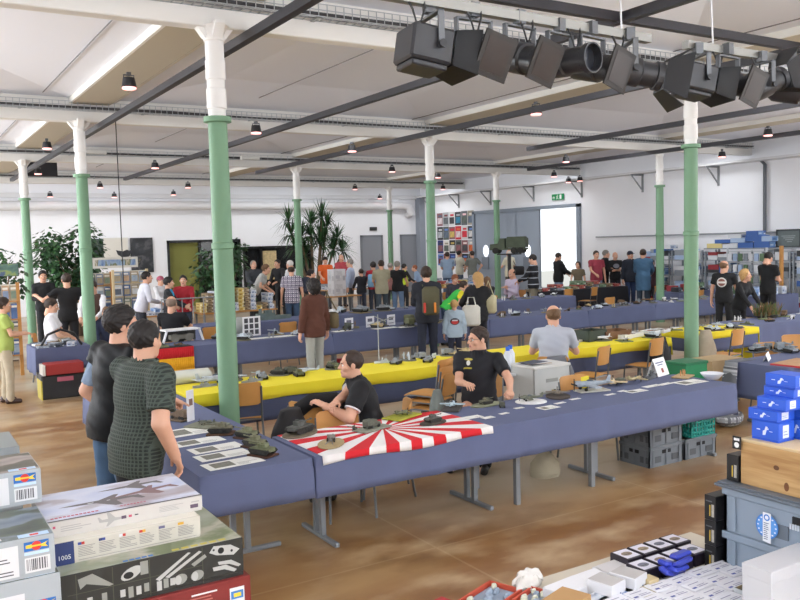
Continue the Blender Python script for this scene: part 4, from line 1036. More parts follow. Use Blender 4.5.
t = thing('name_card', 'small yellow card standing before a chair back', 'card', at(585, 388, .759), .1); b = MB(); b.box(-.06, -.002, 0, .06, .002, .12); b.build('card', M('#E8D628', .6), t, smooth=0); MB().box(-.04, -.003, .05, .03, -.002, .058).build('printing', M('#6A6020', .6), t, smooth=0)
# ---- sheets, tanks on the end table
for k, (x, y, w, d) in enumerate(((189, 431.5, .4, .3), (198, 441.5, .4, .2), (216, 448, .4, .2), (223, 455, .4, .2), (233, 463, .42, .2))):
    paper(x, y, w, d, .06, 'white sheet with a printed model photo on the end table, %s from the pointing man' % ordw(k+1), photo=[(.12, .2, .5, .85)], group='sheets on the end table')
md_('tank', '#5C5E48', 247, 438, .165, 2.0, 'olive model tank on a dark brown plinth, farthest of the three by the sheets', ('rect', .19, .14, '#4A2E20'))
md_('tank', '#5E5E48', 255, 447, .165, 1.9, 'olive model tank on a dark brown plinth, middle of the three by the sheets', ('rect', .19, .14, '#4A2E20'))
md_('tank', '#54583F', 263, 455.5, .175, 2.0, 'olive model tank on a dark brown plinth, nearest of the three by the sheets', ('rect', .2, .14, '#4A2E20'))
md_('tank', '#5A5848', 221, 434, .18, 2.6, 'model tank with long gun on a brown base between sheets', ('rect', .22, .15, '#5A3E2A'))
md_('plane', '#4C4E44', 207, 426, .14, 2.2, 'small model aircraft on the large grey-green base', ('rect', .32, .24, '#7C7E6C'))
md_('truck', '#5A4A3A', 180, 420, .16, 2.0, 'brown model vehicle right under the pointing hand', ('rect', .2, .15, '#6A5A48'))
t = thing('display_card', 'narrow white standing card beside the pointing hand', 'card', at(191, 421, .759), .6); b = MB(); b.box(-.05, -.002, 0, .05, .002, .28); b.build('card', M('#EFEFF2', .6), t, smooth=0); MB().box(-.02, -.003, .14, .03, -.002, .2).build('printing', M('#8A6A60', .6, noise=.5, nscale=40), t, smooth=0)
# ---- table beyond the blue boxes
t = thing('name_card', 'blank white folded card at the edge of the grey scarf table', 'card', at(767, 360, .759), .5); b = MB(); b.add([(-.15, -.03, 0), (.15, -.03, 0), (.15, 0, .09), (-.15, 0, .09), (.15, .03, 0), (-.15, .03, 0)], [(0, 1, 2, 3), (3, 2, 4, 5)]); o = b.build('card', M('#F2F3F5', .6), t, smooth=0); mdf = o.modifiers.new('t', 'SOLIDIFY'); mdf.thickness = .002
b = MB(); b.box(-.3, -.2, 0, .3, .2, .02, 1); b.box(-.29, -.19, .02, .29, .19, .024, 0); tag(b.build('display_board', [M('#B98F68', .8, noise=.2, nscale=15), M('#B8323A', .6)], loc=at(800, 364, .755), rotz=.1, smooth=0), 'tan board with red edge on the grey scarf table', 'board')
for k, (x, y, kd) in enumerate(((757, 352, 'tank'), (768, 350, 'gun'), (779, 351, 'truck'), (790, 352.5, 'tank'), (785, 347, 'plane'))):
    md_(kd, '#6A7074', x, y, .2, .4*k, 'grey model %s on the grey scarf table, %s from the scarf' % (KN[kd], ordw(k+1)), ('rect', .26, .18, '#5C6266') if k % 2 == 0 else None)
# ---- helper for rows of small models
def row(y0, y1, xs, cols, place, group, seed, size=(.14, .22), kinds=('tank', 'plane', 'truck', 'gun', 'ship', 'figures'), z=.7595, bases=.5):
    r = random.Random(seed); ly = None
    for k, x in enumerate(sorted(xs)):
        kd = r.choice(kinds); c = r.choice(cols); y = r.uniform(y0, y1)
        if ly is not None and abs(y-ly) < (y1-y0)*.4: y = y0+y1-y if abs(y0+y1-2*y) > (y1-y0)*.3 else y0+(y-y0)*.2
        ly = y; L = r.uniform(*size); bs = None
        if r.random() < bases: bs = (r.choice(('rect', 'oval')), L*1.35, L*1.0, r.choice(('#6E6A52', '#8A7C5C', '#5E5E58', '#4A4038', '#77805A')))
        model(kd, c, (x, y, z), L, r.uniform(0, 6.28), '%s %s%s, %s along %s' % ({'#4C4F38': 'olive', '#6C7074': 'grey', '#9A8A66': 'sand-coloured', '#5A4632': 'brown', '#3E4038': 'dark green', '#D8D8D4': 'white', '#9AA2A8': 'pale grey'}[c], 'model '+KN[kd], ' on a base' if bs else '', ordw(k+1), place), bs, group)
WHT, PGR = '#D8D8D4', '#9AA2A8'
# yellow row, near half (pixel places) and past the man in grey
yx = [(205, 387, 'ship', GRY), (228, 378, 'plane', PGR), (243, 372, 'gun', PGR), (252, 382, 'ship', GRY), (263, 379, 'tank', GRY), (275, 374, 'tank', DGR), (290, 373, 'truck', DGR), (299, 376, 'tank', OLV), (308, 373, 'plane', PGR), (326, 367, 'tank', DGR), (334, 369, 'truck', OLV), (385, 363, 'ship', PGR), (396, 364, 'tank', GRY), (401, 359, 'figures', PGR), (413, 358, 'truck', GRY), (428, 362, 'tank', GRY), (433, 359, 'gun', PGR), (446, 355, 'truck', GRY), (455, 356, 'plane', SND), (462, 353, 'tank', SND)]
for k, (x, y, kd, c) in enumerate(yx):
    md_(kd, c, x, y, .24 if kd in ('plane', 'ship') else .17, 1.1*k, '%s model %s on the yellow cloth, %s from its flag end' % ({GRY: 'grey', PGR: 'pale grey', DGR: 'dark green', OLV: 'olive', SND: 'sand-coloured'}[c], KN[kd], ordw(k+1)), ('oval', .26, .2, '#6E6F62') if k % 4 == 1 else None, z=.763, group='models on the yellow cloth')
t = md_('plane', '#8C9298', 214, 385, .42, .35, 'long grey model aircraft beside the clear plastic bag on yellow', None, z=.763)
row(8.58, 9.15, [9.0, 9.15, 9.6, 9.75, 10.8, 10.95, 11.1, 11.25, 11.4, 11.55, 11.7, 11.85], [WHT, PGR, GRY], 'the yellow cloth beside the white trays', 'models beside the white trays', 61, (.16, .24), ('ship', 'plane', 'tank'), z=.763)
row(8.8, 9.35, [12.3+.32*i for i in range(11)], [GRY, OLV, WHT, BRN], 'the cloth past the yellow row', 'models past the yellow row', 62, (.14, .22))
row(12.95, 13.55, [3.2+.22*i for i in range(4)]+[4.7+.25*i for i in range(7)], [GRY, PGR, DGR, BRN], 'the cloth with the German flag', 'models by the German flag', 63)
row(12.95, 13.55, [6.65+.3*i for i in range(11)], [OLV, DGR, SND, BRN], 'the cloth with the three name cards', 'models by the name cards', 64, (.2, .32), ('tank', 'truck', 'gun', 'figures'), bases=.8)
row(12.95, 13.55, [10.0+.2*i for i in range(13)], [GRY, PGR, BRN, WHT], 'the third cloth from the German flag', 'models on the third cloth', 65, (.12, .18))
row(12.95, 13.55, [12.65+.2*i for i in range(10)], [GRY, PGR, BRN, SND], 'the fourth cloth from the German flag', 'models on the fourth cloth', 66, (.12, .18))
row(12.95, 13.55, [14.7+.2*i for i in range(13)], [GRY, WHT, BRN, OLV], 'the last cloth before the kit shelves', 'models on the last cloth', 67, (.12, .18))
row(16.2, 16.7, [8.05+.3*i for i in range(8)], [WHT, PGR, GRY], 'the cloth before the grey doors', 'models on the fourth row', 68, (.2, .34), ('plane', 'ship', 'tank'))
row(16.4, 16.9, [10.8+.25*i for i in range(8)], [GRY, BRN, WHT], 'the fourth row beside the backpack', 'models by the backpack', 69)
row(16.5, 17.1, [13.1+.25*i for i in range(10)], [GRY, BRN, WHT], 'the cloth before the man in lavender', 'models before the man in lavender', 70)
# long dark hull on the fourth row
model('ship', '#4A5552', Vector((PZ(262, 317, .8).x, 16.3, .757)), 1.0, .05, 'long dark green model hull lying on the fourth row', None, height=.8)
# three white name cards on the third row
for k, (x, y) in enumerate(((349, 327), (370, 323), (391, 320))):
    t = thing('name_card', 'white name card standing on the third row, %s from the woman in brown' % ordw(k+1), 'card', (PY(x, y-4, 13.3).x, 13.3, .7595), .2, 'three white name cards'); b = MB(); b.box(-.1, -.002, 0, .1, .002, .2); b.build('card', M('#EDEEF4', .6), t, smooth=0)
    b = MB(); b.box(-.06, -.004, .1, .05, -.002, .16); b.box(-.07, -.004, .04, .06, -.002, .05); b.build('printing', M('#66667A', .6, noise=.5, nscale=40), t, smooth=0)
for k, (x, y, w) in enumerate(((262, 338, .5), (285, 336, .35), (342, 331, .35), (385, 328, .5), (405, 327, .3))): paper(x, y, w, .2, 0, 'white paper along the third row front edge, %s from the photo board' % ordw(k+1), z=.7595, group='papers on the third row')
b = MB(); b.box(-.17, -.004, 0, .17, .004, .34)
for i in range(3):
    for j in range(3): b.box(-.14+.1*i, -.006, .03+.1*j, -.07+.1*i, -.004, .11+.1*j, 1)
tag(b.build('photo_board', [M('#F0F0F0', .6), M('#4C4C50', .7, noise=.6, nscale=30)], loc=PZ(252, 336, .757), rotz=.1, smooth=0), 'white board of nine small photos on the third row', 'board')
b = MB(); b.ball((0, 0, 0), (.2, .16, .17), 14); tag(b.build('clear_bag', M('#A9ADA8', .35, noise=.3, nscale=8), loc=PZ(240, 336, .757)+Vector((0, .05, .165))), 'crumpled grey plastic bag beside the board of nine photos', 'bag')
# open white model case with wheels seen on the German flag table
t = thing('model_hangar', 'white framed model shelter on the table behind the German flag', 'scale model', PZ(183, 342, .757)+Vector((0, .1, 0)), .1)
b = MB(); b.bar((-.35, -.1, 0), (-.28, -.1, .2), .03, .03); b.bar((.35, -.1, 0), (.28, -.1, .2), .03, .03); b.box(-.3, -.12, .19, .3, .15, .215); b.build('frame', M('#ECECEC', .5), t, smooth=0)
b = MB(); b.box(-.3, .1, 0, .3, .14, .19); b.build('back_panel', M('#3B3A38', .7), t, smooth=0)
b = MB()
for x in (-.12, .12): b.lathe([(.07, -.02), (.07, .02)], 14, 0, Matrix.Translation((x, -.05, .07)) @ Matrix.Rotation(PI/2, 4, 'X'))
b.box(-.2, -.06, .05, .2, .04, .12); b.build('vehicle', M('#77746A', .7), t)
# wire mast with thin arms in front of the third row
b = MB(); p = PZ(379, 362, .76); b.tube([(0, 0, 0), (0, 0, .62)], .008, 6); b.tube([(-.12, 0, .5), (.25, 0, .57)], .006, 6); b.tube([(-.05, 0, .6), (.12, 0, .52)], .006, 6); b.lathe([(.07, 0), (.06, .015), (.0, .016)], 14)
tag(b.build('wire_stand', M('#9DA1A2', .4, .4), loc=p), 'thin wire stand with bent arms rising from the yellow cloth', 'stand')
# ================================================================== the visitors and dealers
SEATS = []
def aw(a): return -YAW-math.radians(a)        # 0 faces away from the viewer, 90 to the picture's right side, 180 toward the viewer
def local(root_xy, head, s, P):
    dx, dy = P[0]-root_xy[0], P[1]-root_xy[1]; c, q = math.cos(-head), math.sin(-head)
    return ((dx*c-dy*q)/s, (dx*q+dy*c)/s, P[2]/s)
def stand(label, px, py, Y, a, maxH=1.9, **k):
    p = PY(px, py, Y); H = min(maxH, max(1.0, p.z)); L = math.radians(k.get('lean', 0))
    if L: H = p.z/(.93+.8*math.cos(L))*1.745; H = min(maxH, H)
    f = Vector((-math.sin(aw(a)), math.cos(aw(a)))); off = .7*math.sin(L)*H/1.75
    at = (p.x-f.x*off, p.y-f.y*off)
    tg = k.pop('targets', None)
    if tg:
        ar = list(k.get('arms', ('down', 'down')))
        for i, P in tg.items(): ar[i] = local(at, aw(a), H/1.75, P)
        k['arms'] = tuple(ar)
    return person(label, at, aw(a), H, 'stand', **k)
def sit(label, px, py, Y, a, seat=.45, **k):
    p = PY(px, py, Y); s = min(1.12, max(.85, (p.z-seat)/.905)); L = math.radians(k.get('lean', 0)); f = Vector((-math.sin(aw(a)), math.cos(aw(a)))); off = .7*math.sin(L)*s
    at = (p.x-f.x*off, p.y-f.y*off); tg = k.pop('targets', None)
    if tg:
        ar = list(k.get('arms', ('lap', 'lap')))
        for i, P in tg.items(): ar[i] = local(at, aw(a), s, P)
        k['arms'] = tuple(ar)
    SEATS.append((at, aw(a), label))
    return person(label, at, aw(a), s*1.75, 'sit', seat=seat, **k)
JEAN, DJEAN, KHA, BLK_, GRYT = '#3F5673', '#2B3A50', '#8C8468', '#1B1B1F', '#5A5B5E'
# --- the five near figures
stand('man in dark checked short-sleeved shirt, dark hair, pointing over the paper sheets', 144, 318, 5.5, 45, near=True, lean=8, broad=1.32, hem=-.15, top=('shirt', plaid_mat('#343D37', '#252C28', '#475149', .022, .3)), bottom='#23272E', hair=('short', 'black'), arms=('down', (.29, .1, .92)),
      targets={0: PZ(192, 413, 1.05)}, hands=('point', 'relax'), belly=1.18, hy=24, poles=[(-.2, -.2, -.9), None])
stand('man in black leather waistcoat and jeans standing behind the checked shirt', 121, 301, 6.28, 42, maxH=1.93, near=True, lean=9, broad=1.25, hem=-.1, top=('vest', M('#0E0F12', .52, bump=.15, bscale=14, spec=.12)), under='#8FA3BC', ush=True, bottom=M('#4A6684', .85, noise=.25, nscale=6), hair=('full', 'black'), belly=1.18,
      arms=((-.22, .14, .95), 'down'), hy=-22, poles=[(-.6, -.9, .0), None])
def white_trim(i):
    for q in (0, 1):
        b = MB(); e = nrm(i['el'][q]-i['sh'][q]); c = i['sh'][q]+e*.19; b.tube([c, c+e*.014], .0735, 20); b.build('sleeve_trim', M('#E9E9EC', .8), i['root'])
    T = i['T']; b = MB(); b.add([T(-.04, .108, .455), T(.04, .108, .455), T(.0, .118, .36), T(0, .1, .5)], [(0, 1, 2), (0, 3, 1)]); b.build('undershirt', M('#EDEDF0', .8), i['root'])
sit('seated man in profile, black polo with white trim, forearms on a chair back', 349, 348, 6.66, -98, near=True, broad=1.34, top=('polo', '#18191D'), bottom='#1E1F24', hair=('receding', 'brown'), arms=('lap', 'lap'), targets={0: PZ(325, 406, .88), 1: PZ(330, 409, .88)}, hands=('relax', 'relax'), belly=1.3, lean=18, hy=4, feet=.1, extra=white_trim)
POLO = decal_mat('#17181F', [('e', .085, 1.02, .045, .012, 1, '#C9B84A'), ('e', .085, .985, .022, .024, 1, '#E4E4E0'), ('r', .085, .935, .04, .008, 1, '#B9A83E')])
sit('man with glasses in black polo with yellow chest crest, fist on the table', 478, 327, 6.98, -162, near=True, top=('polo', POLO), bottom='#1C1D22', hair=('short', 'brown'), arms=('lap', 'lap'), targets={0: PZ(510, 391, .8), 1: PZ(466, 384, .86)}, hands=('grip', 'relax'), glasses=True, hy=-46, belly=1.15, feet=.12, broad=1.08)
sit('broad man in pale grey polo seated with his back turned', 553, 305, 7.97, 12, near=True, top=('polo', M('#B4B9C4', .85, noise=.05, nscale=9)), bottom='#55595C', hair=('fringe', 'lbrown'), arms=('tabsit', 'tabsit'), hands=('flat', 'flat'), belly=1.3, lean=6, hy=14)
# --- aisle before the third row
i = stand('woman with dark curly hair in a brown corduroy jacket, grey trousers', 313, 278, 12.2, 60, top=('jacket', '#5A3528'), bottom='#A5A79F', hair=('curly', 'black'), fem=1, hy=-150+20*0, arms=('down', 'down')) if 0 else stand('woman with dark curly hair in a brown corduroy jacket, grey trousers', 313, 278, 12.2, -40, top=('jacket', '#5A3528'), bottom='#A5A79F', hair=('curly', 'black'), fem=1, arms=('down', 'down'))
stand('man in dark jacket wearing an olive backpack, seen from behind', 426, 265, 12.3, -5, maxH=1.95, top=('jacket', '#23262F'), bottom='#262B3A', hair=('full', 'brown'), arms=('hold', 'hold'), feet=.03)
DEN = decal_mat('#A9BBC9', [('e', 0, 1.2, .115, .085, -1, '#22242C'), ('e', 0, 1.19, .09, .058, -1, '#C23A3A'), ('r', 0, 1.23, .07, .016, -1, '#D8D8DC')])
stand('small boy in pale denim jacket with a red and black back patch', 454, 299, 12.15, 0, top=('jacket', DEN), bottom='#24283A', hair=('full', 'blond'), arms=('down', 'down'))
stand('woman with long blond hair in black jacket carrying a white bag', 477, 271, 12.3, 25, top=('jacket', '#1D1E22'), bottom='#20222A', hair=('long', 'blond'), fem=1, arms=((-.22, .12, 1.0), 'fwd'), hy=55)
stand('young woman in bright green and yellow top bending over the table', 466, 283, 14.9, 75, top=('tee', decal_mat('#3FBF4E', [('r', .28, 1.3, .12, .3, 1, '#E8DC30'), ('r', .28, 1.3, .12, .3, -1, '#E8DC30')])), bottom='#3A4A66', hair=('short', 'brown'), fem=1, lean=48, arms=('table', 'table'))
stand('woman in lime green top and beige trousers at the frame edge', 2, 296, 14.0, 60, top=('tee', '#A3B45E'), bottom='#B7AB94', hair=('full', 'brown'), fem=1, arms=('hold', 'hold'), shoes='#3A2420')
# --- around the leftmost tables
sit('man in white polo sitting behind the cloth with long corner drop', 50, 296, 16.0, 75, top=('polo', '#E9E7EC'), bottom='#26272C', hair=('short', 'brown'), arms=('lap', 'lap'), hp=-12)
stand('man in black stretching an arm toward the leftmost column', 66, 271, 17.6, -30, top=('tee', '#17171A'), bottom='#22242A', hair=('short', 'brown'), arms=((-.5, .2, 1.32), 'down'))
stand('man in white shirt and brown waistcoat behind the green column', 92, 279, 16.4, 175, top=('vest', '#4A342C'), under='#E6E6EA', bottom='#3A2E28', hair=('short', 'brown'), arms=('fwd', 'fwd'), hp=-20)
stand('person in dark clothes half hidden by the big leafy plant', 42, 262, 21.0, 150, top=('long', '#1E1F22'), bottom='#26282C', hair=('full', 'black'), arms=('hold', 'hold'))
sit('person with fair hair crouching in front of the brown waistcoat', 106, 306, 15.9, 170, top=('long', '#26304A'), bottom='#2A2E3A', hair=('short', 'lbrown'), lean=14, arms=('lap', 'lap'))
sit('bald man in black shirt sitting with his back turned', 171, 296, 14.6, 5, top=('tee', '#15161C'), bottom='#1F2026', hair=('fringe', 'shaved'), arms=('tabsit', 'tabsit'), belly=1.2)
stand('man in white shirt leaning over the wooden table', 147, 271, 18.7, 60, top=('long', '#DADCE8'), bottom='#30343E', hair=('short', 'black'), lean=14, arms=('fwd', 'fwd'))
stand('dark-haired person with a bright blue collar beside the red shirt', 168, 276, 18.2, 80, top=('long', decal_mat('#23262C', [('e', .05, 1.38, .12, .08, 1, '#2F9AC8')])), bottom='#2A2E36', hair=('full', 'black'), arms=('fwd', 'fwd'))
stand('man in dark red shirt behind the bald seated man', 183, 274, 18.9, 170, top=('long', '#A0222E'), bottom='#3A4254', hair=('short', 'black'), arms=('fwd', 'fwd'))
stand('person with pink cap behind the man in white shirt', 160, 275, 20.9, 120, top=('long', '#DFDFE4'), bottom='#3A3A40', hair=('short', 'brown'), arms=('fwd', 'fwd'), extra=cap_hat('#B05A70'))
# --- around the box table and the yucca
stand('woman in pale grey tee and black trousers bending over a box table', 267, 256, 22.5, 95, top=('tee', '#B4B6B4'), bottom=BLK_, hair=('full', 'lbrown'), fem=1, lean=32, arms=('table', 'table'))
stand('man in dark jacket at the box table with a white collar', 253, 257, 24.0, 150, top=('jacket', '#3A3E44'), bottom='#2A2C30', hair=('receding', 'grey'), arms=('fwd', 'fwd'))
stand('person in black by the dark window behind the grey tee', 277, 257, 25.0, -150, top=('long', '#26272B'), bottom='#2A2C30', hair=('short', 'black'), arms=('fwd', 'fwd'), lean=10)
stand('white-haired man in white shirt behind the checked shirt', 289, 258, 24.0, -60, top=('shirt', '#E3E5EA'), bottom='#4A4C50', hair=('short', 'white'), lean=18, arms=('fwd', 'fwd'))
stand('man in white and purple checked shirt and jeans, seen from behind', 291, 264, 19.4, -8, top=('shirt', plaid_mat('#D9D6DC', '#5A546A', '#8A8294', .095, .24)), bottom=JEAN, hair=('fringe', 'brown'), belly=1.1)
stand('person in navy bending low past the checked shirt', 313, 266, 20.4, 70, top=('jacket', '#252A3C'), bottom='#2A3040', hair=('short', 'black'), lean=50, arms=('table', 'table'))
stand('man in orange tee behind the white box tower', 325, 256, 26.6, 170, top=('tee', '#E0662C'), bottom='#4A4C54', hair=('short', 'black'), arms=('fwd', 'fwd'), hp=-22)
stand('man in salmon pink shirt beside the orange tee', 341, 253, 27.2, 150, top=('shirt', '#C8525C'), bottom='#4A4C54', hair=('fringe', 'grey'), arms=('fwd', 'fwd'), maxH=1.95)
stand('man in light blue shirt and grey trousers facing the white boxes', 350, 258, 23.2, -80, top=('long', '#B4C4DE'), bottom='#5C6266', hair=('receding', 'grey'), belly=1.2, arms=('down', 'fwd'))
stand('child in dark top below the left grey door', 361, 268, 22.6, -30, top=('long', '#2C2E36'), bottom='#4A5266', hair=('short', 'brown'), arms=('fwd', 'fwd'))
stand('person in red top with a light blue bag', 373, 261, 22.6, -25, top=('long', '#B02A38'), bottom='#3A4252', hair=('full', 'black'), arms=('fwd', 'fwd'))
stand('man in khaki shirt with rolled sleeves, seen from behind', 381, 259, 20.6, -10, top=('shirt', '#A39E86'), bottom='#3E4A54', hair=('short', 'brown'), arms=('fwd', 'fwd'), belly=1.12)
stand('older man behind the khaki shirt, grey hair', 390, 262, 23.2, 30, top=('shirt', '#A87A78'), bottom='#44464C', hair=('short', 'grey'), arms=('fwd', 'fwd'))
stand('man in black tee and light jeans beside the khaki shirt', 397, 260, 21.0, 25, top=('tee', '#1B1C20'), bottom='#6C86A8', hair=('short', 'grey'), arms=('fwd', 'fwd'))
stand('person in black with a neon yellow vest at the back', 404, 263, 24.2, 60, top=('vest', '#C8E23A'), under='#202226', bottom='#2A2C32', hair=('short', 'black'), arms=('fwd', 'fwd'), maxH=1.7)
stand('person in pale blue leaning over beneath the grey door', 414, 265, 24.8, -80, top=('long', '#8FA6C4'), bottom='#3A4252', hair=('short', 'red'), lean=20, arms=('fwd', 'fwd'))
# --- before the poster wall
stand('man in blue shirt before the poster wall, back turned', 447, 249, 26.4, 5, maxH=1.92, top=('shirt', '#8EA4BE'), bottom='#4E6484', hair=('short', 'brown'), arms=('fwd', 'fwd'))
stand('man in cream shirt before the posters, looking at the blue shirt', 459, 248, 28.4, 60, maxH=1.92, top=('shirt', '#C6C4B4'), bottom='#4A586C', hair=('short', 'black'), arms=('fwd', 'fwd'))
stand('man in grey-green shirt standing by the poster edge', 472, 248, 26.6, -20, maxH=1.92, top=('shirt', '#7A7F7A'), bottom='#3F4E66', hair=('short', 'brown'), arms=('fwd', 'hip'))
sit('woman looking down at the far table under the posters', 455, 274, 19.0, 160, top=('long', '#3A3A44'), bottom='#2A2C34', hair=('full', 'red'), fem=1, lean=16, arms=('lap', 'lap'), hp=-20)
sit('person with long brown hair and black top beside the fourth row', 487, 277, 17.6, -10, top=('long', '#1F2024'), bottom='#26282E', hair=('long', 'lbrown'), fem=1, arms=('lap', 'lap'))
sit('bald man in lavender shirt sitting with folded hands', 512, 267, 18.4, -130, top=('long', '#C9BFD6'), bottom='#5A5C66', hair=('fringe', 'brown'), lean=4, arms=((-.02, .26, .82), (.05, .24, .84)), hp=-18)
stand('man in black jumper with white stripes and khaki trousers', 533, 253, 17.6, -60, top=('long', stripe_mat('#191B20', '#9FA3AA', .16, .14)), bottom='#7E7664', hair=('short', 'black'), arms=('fwd', 'fwd'), hp=-15)
stand('man in cream shirt with black shoulder bag before the grey door', 509, 246, 24.6, -40, maxH=1.95, top=('shirt', '#D6D2BC'), bottom='#5A5448', hair=('fringe', 'white'), arms=('fwd', 'down'))
stand('man in black jacket and jeans against the bright doorway', 558, 252, 20.8, 70, top=('jacket', '#17181C'), bottom='#7E93AE', hair=('short', 'brown'), arms=('fwd', 'fwd'), hp=-20)
stand('boy in brown tee by the bright doorway', 578, 261, 19.7, -150, top=('tee', '#6E6350'), bottom='#4A4438', hair=('bob', 'brown'), arms=('down', 'fwd'))
stand('man in maroon tee with open denim shirt behind the black table', 596, 249, 19.3, 175, top=('tee', '#9A3A4A'), bottom='#7A8CA4', hair=('short', 'brown'), arms=('down', 'fwd'), maxH=1.9, belly=1.25)
stand('person in long black jacket leaning at the black table', 606, 249, 19.95, 95, top=('coat', '#16171A'), bottom='#26282C', hair=('short', 'grey'), arms=('down', 'fwd'), lean=8)
stand('bald man in black tee with pale print facing the tables', 615, 251, 19.7, 175, top=('tee', decal_mat('#1A1B20', [('e', 0, 1.28, .1, .07, 1, '#8A8E98')])), bottom='#2C2E36', hair=None, arms=('fold', 'fold'))
stand('man in navy jacket and dark cap', 630, 250, 18.6, 165, top=('jacket', '#1D2330'), bottom='#33456A', hair=('short', 'black'), arms=('fwd', 'down'), extra=cap_hat('#20263A'))
stand('tall man in long blue denim coat before the kit shelves', 643, 247, 17.0, 25, maxH=1.95, top=('coat', '#3F6280'), bottom='#3A4A5C', hair=('receding', 'brown'), arms=('fwd', 'fwd'))
stand('person in maroon and black beside the blue denim coat', 651, 258, 17.5, 60, top=('jacket', '#33181E'), bottom='#20222A', hair=('short', 'black'), arms=('down', 'fwd'), maxH=1.75)
# --- by the kit shelves
EMB = decal_mat('#17181B', [('e', -.02, 1.27, .1, .1, -1, '#D8D6D2'), ('e', -.02, 1.27, .075, .075, -1, '#8A5A50'), ('r', -.02, 1.27, .08, .02, -1, '#E6E4E0')])
stand('man in black tee with a round white emblem on the back', 724, 259, 11.3, 35, top=('tee', EMB), bottom='#1C1D20', hair=('fringe', 'lbrown'), arms=('down', (.24, .2, .9)), hy=-25, belly=1.2)
stand('woman with blond bob in black, hands on the table', 746, 269, 10.2, 150, top=('long', '#141518'), bottom='#1A1B1F', hair=('bob', 'blond'), fem=1, arms=('table', 'table'), lean=14, hy=30)
stand('man in black tee and trousers reading with head bowed', 768, 251, 11.8, 60, maxH=1.9, top=('tee', '#131417'), bottom='#16171B', hair=('short', 'black'), arms=('hold', 'hold'), hp=-28)
WHO = ['the seated man in profile', 'the man with glasses', 'the broad man in pale grey polo', 'the man in white polo', 'the person with fair hair', 'the bald man in black shirt', 'the woman looking down', 'the person with long brown hair', 'the bald man in lavender']
for (at_, h_, lb), w_ in zip(SEATS, WHO): chair(at_[0]+.06*math.sin(h_), at_[1]-.06*math.cos(h_), h_, 'plywood chair that %s sits on' % w_)
# ---------------------------------------------------------------- bags they carry
def slab_bag(name, label, loc, rz, w, d, h, col, strap=None, pocket=None):
    t = thing(name, label, 'bag', loc, rz)
    b = MB(); b.box(-w/2, -d/2, 0, w/2, d/2, h, bev=min(d, w)*.3); b.build('body', M(col, .85, noise=.12, nscale=9), t, smooth=1.2)
    if pocket:
        for k, (x, c) in enumerate(pocket): MB().box(x-.02, -d/2-.025, .05, x+.02, -d/2, h*.45, bev=.008).build('pocket_item', M(c, .6), t)
    if strap: b = MB(); b.tube([Vector(q) for q in strap], .011, 6); b.build('strap', M(col, .8), t)
    return t
def behind(px, py, Y, a, back=.2, side=0):
    p = PY(px, py, Y); f = Vector((-math.sin(aw(a)), math.cos(aw(a)), 0)); r = Vector((f.y, -f.x, 0)); q = p-f*back+r*side; return Vector((q.x, q.y, 0))
q = behind(428, 265, 12.3, -5, .27); slab_bag('backpack', 'olive rucksack with red and orange items on the back of the dark jacket', (q.x, q.y, 1.02), aw(-5), .3, .18, .5, '#57543E', strap=[(-.12, .1, .5), (-.13, .22, .55), (-.13, .3, .4)], pocket=((-.12, '#C83A2A'), (.06, '#E0862A')))
q = behind(320, 300, 12.2, -40, .0, .24); slab_bag('handbag', 'olive-brown shoulder bag at the side of the brown jacket', (q.x, q.y, .92), aw(-40), .12, .26, .26, '#6E6248', strap=[(0, -.12, .3), (-.12, 0, .62), (0, .12, .3)])
q = PY(472, 345, 12.05); slab_bag('tote_bag', 'white printed carrier bag held by the blond woman', (q.x, q.y, .76), aw(0), .32, .14, .38, '#DAD8CE', strap=[(-.08, 0, .38), (-.05, 0, .52), (.05, 0, .52), (.08, 0, .38)])
q = PY(489, 322, 12.2); slab_bag('handbag', 'cream shoulder bag behind the blond woman', (q.x, q.y, .95), aw(30), .3, .14, .34, '#C9C29E', strap=[(-.1, 0, .34), (0, 0, .6), (.1, 0, .34)])
q = PY(373, 285, 22.2); slab_bag('shoulder_bag', 'light blue bag hanging beside the red top', (q.x, q.y, .95), aw(0), .3, .12, .4, '#7FB0D8')
q = PY(519, 277, 24.4); slab_bag('shoulder_bag', 'black bag hanging at the hip of the cream shirt', (q.x, q.y, .95), aw(0), .4, .16, .34, '#1E1E22', strap=[(-.1, 0, .34), (-.3, 0, .7)])
# ================================================================== dealers' goods nearest the viewer
CARD = lambda c: M(c, .5)
def face_quads(b, P0, U, V, N, items, eps=.0008):
    """printing on a box face: items (x0, y0, x1, y1, mat) rectangles or ([(x, y)...], mat) outlines, metres from P0 along U, V"""
    for i, it in enumerate(items):
        e = N*(eps+.00004*i)
        if len(it) == 5: pts = [(it[0], it[1]), (it[2], it[1]), (it[2], it[3]), (it[0], it[3])]; mm = it[4]
        else: pts, mm = it
        ar = sum(pts[k][0]*pts[(k+1) % len(pts)][1]-pts[(k+1) % len(pts)][0]*pts[k][1] for k in range(len(pts)))
        vs = [P0+U*x+V*y+e for x, y in pts]
        if (ar > 0) != (U.cross(V).dot(N) > 0): vs = vs[::-1]
        b.add(vs, [tuple(range(len(vs)))], mm)
def textlines(x0, y0, x1, y1, n, mm, seed=0):
    r = random.Random(seed); out = []; h = (y1-y0)/n
    for k in range(n): out.append((x0, y0+h*k+h*.3, x0+(x1-x0)*r.uniform(.6, 1), y0+h*k+h*.68, mm))
    return out
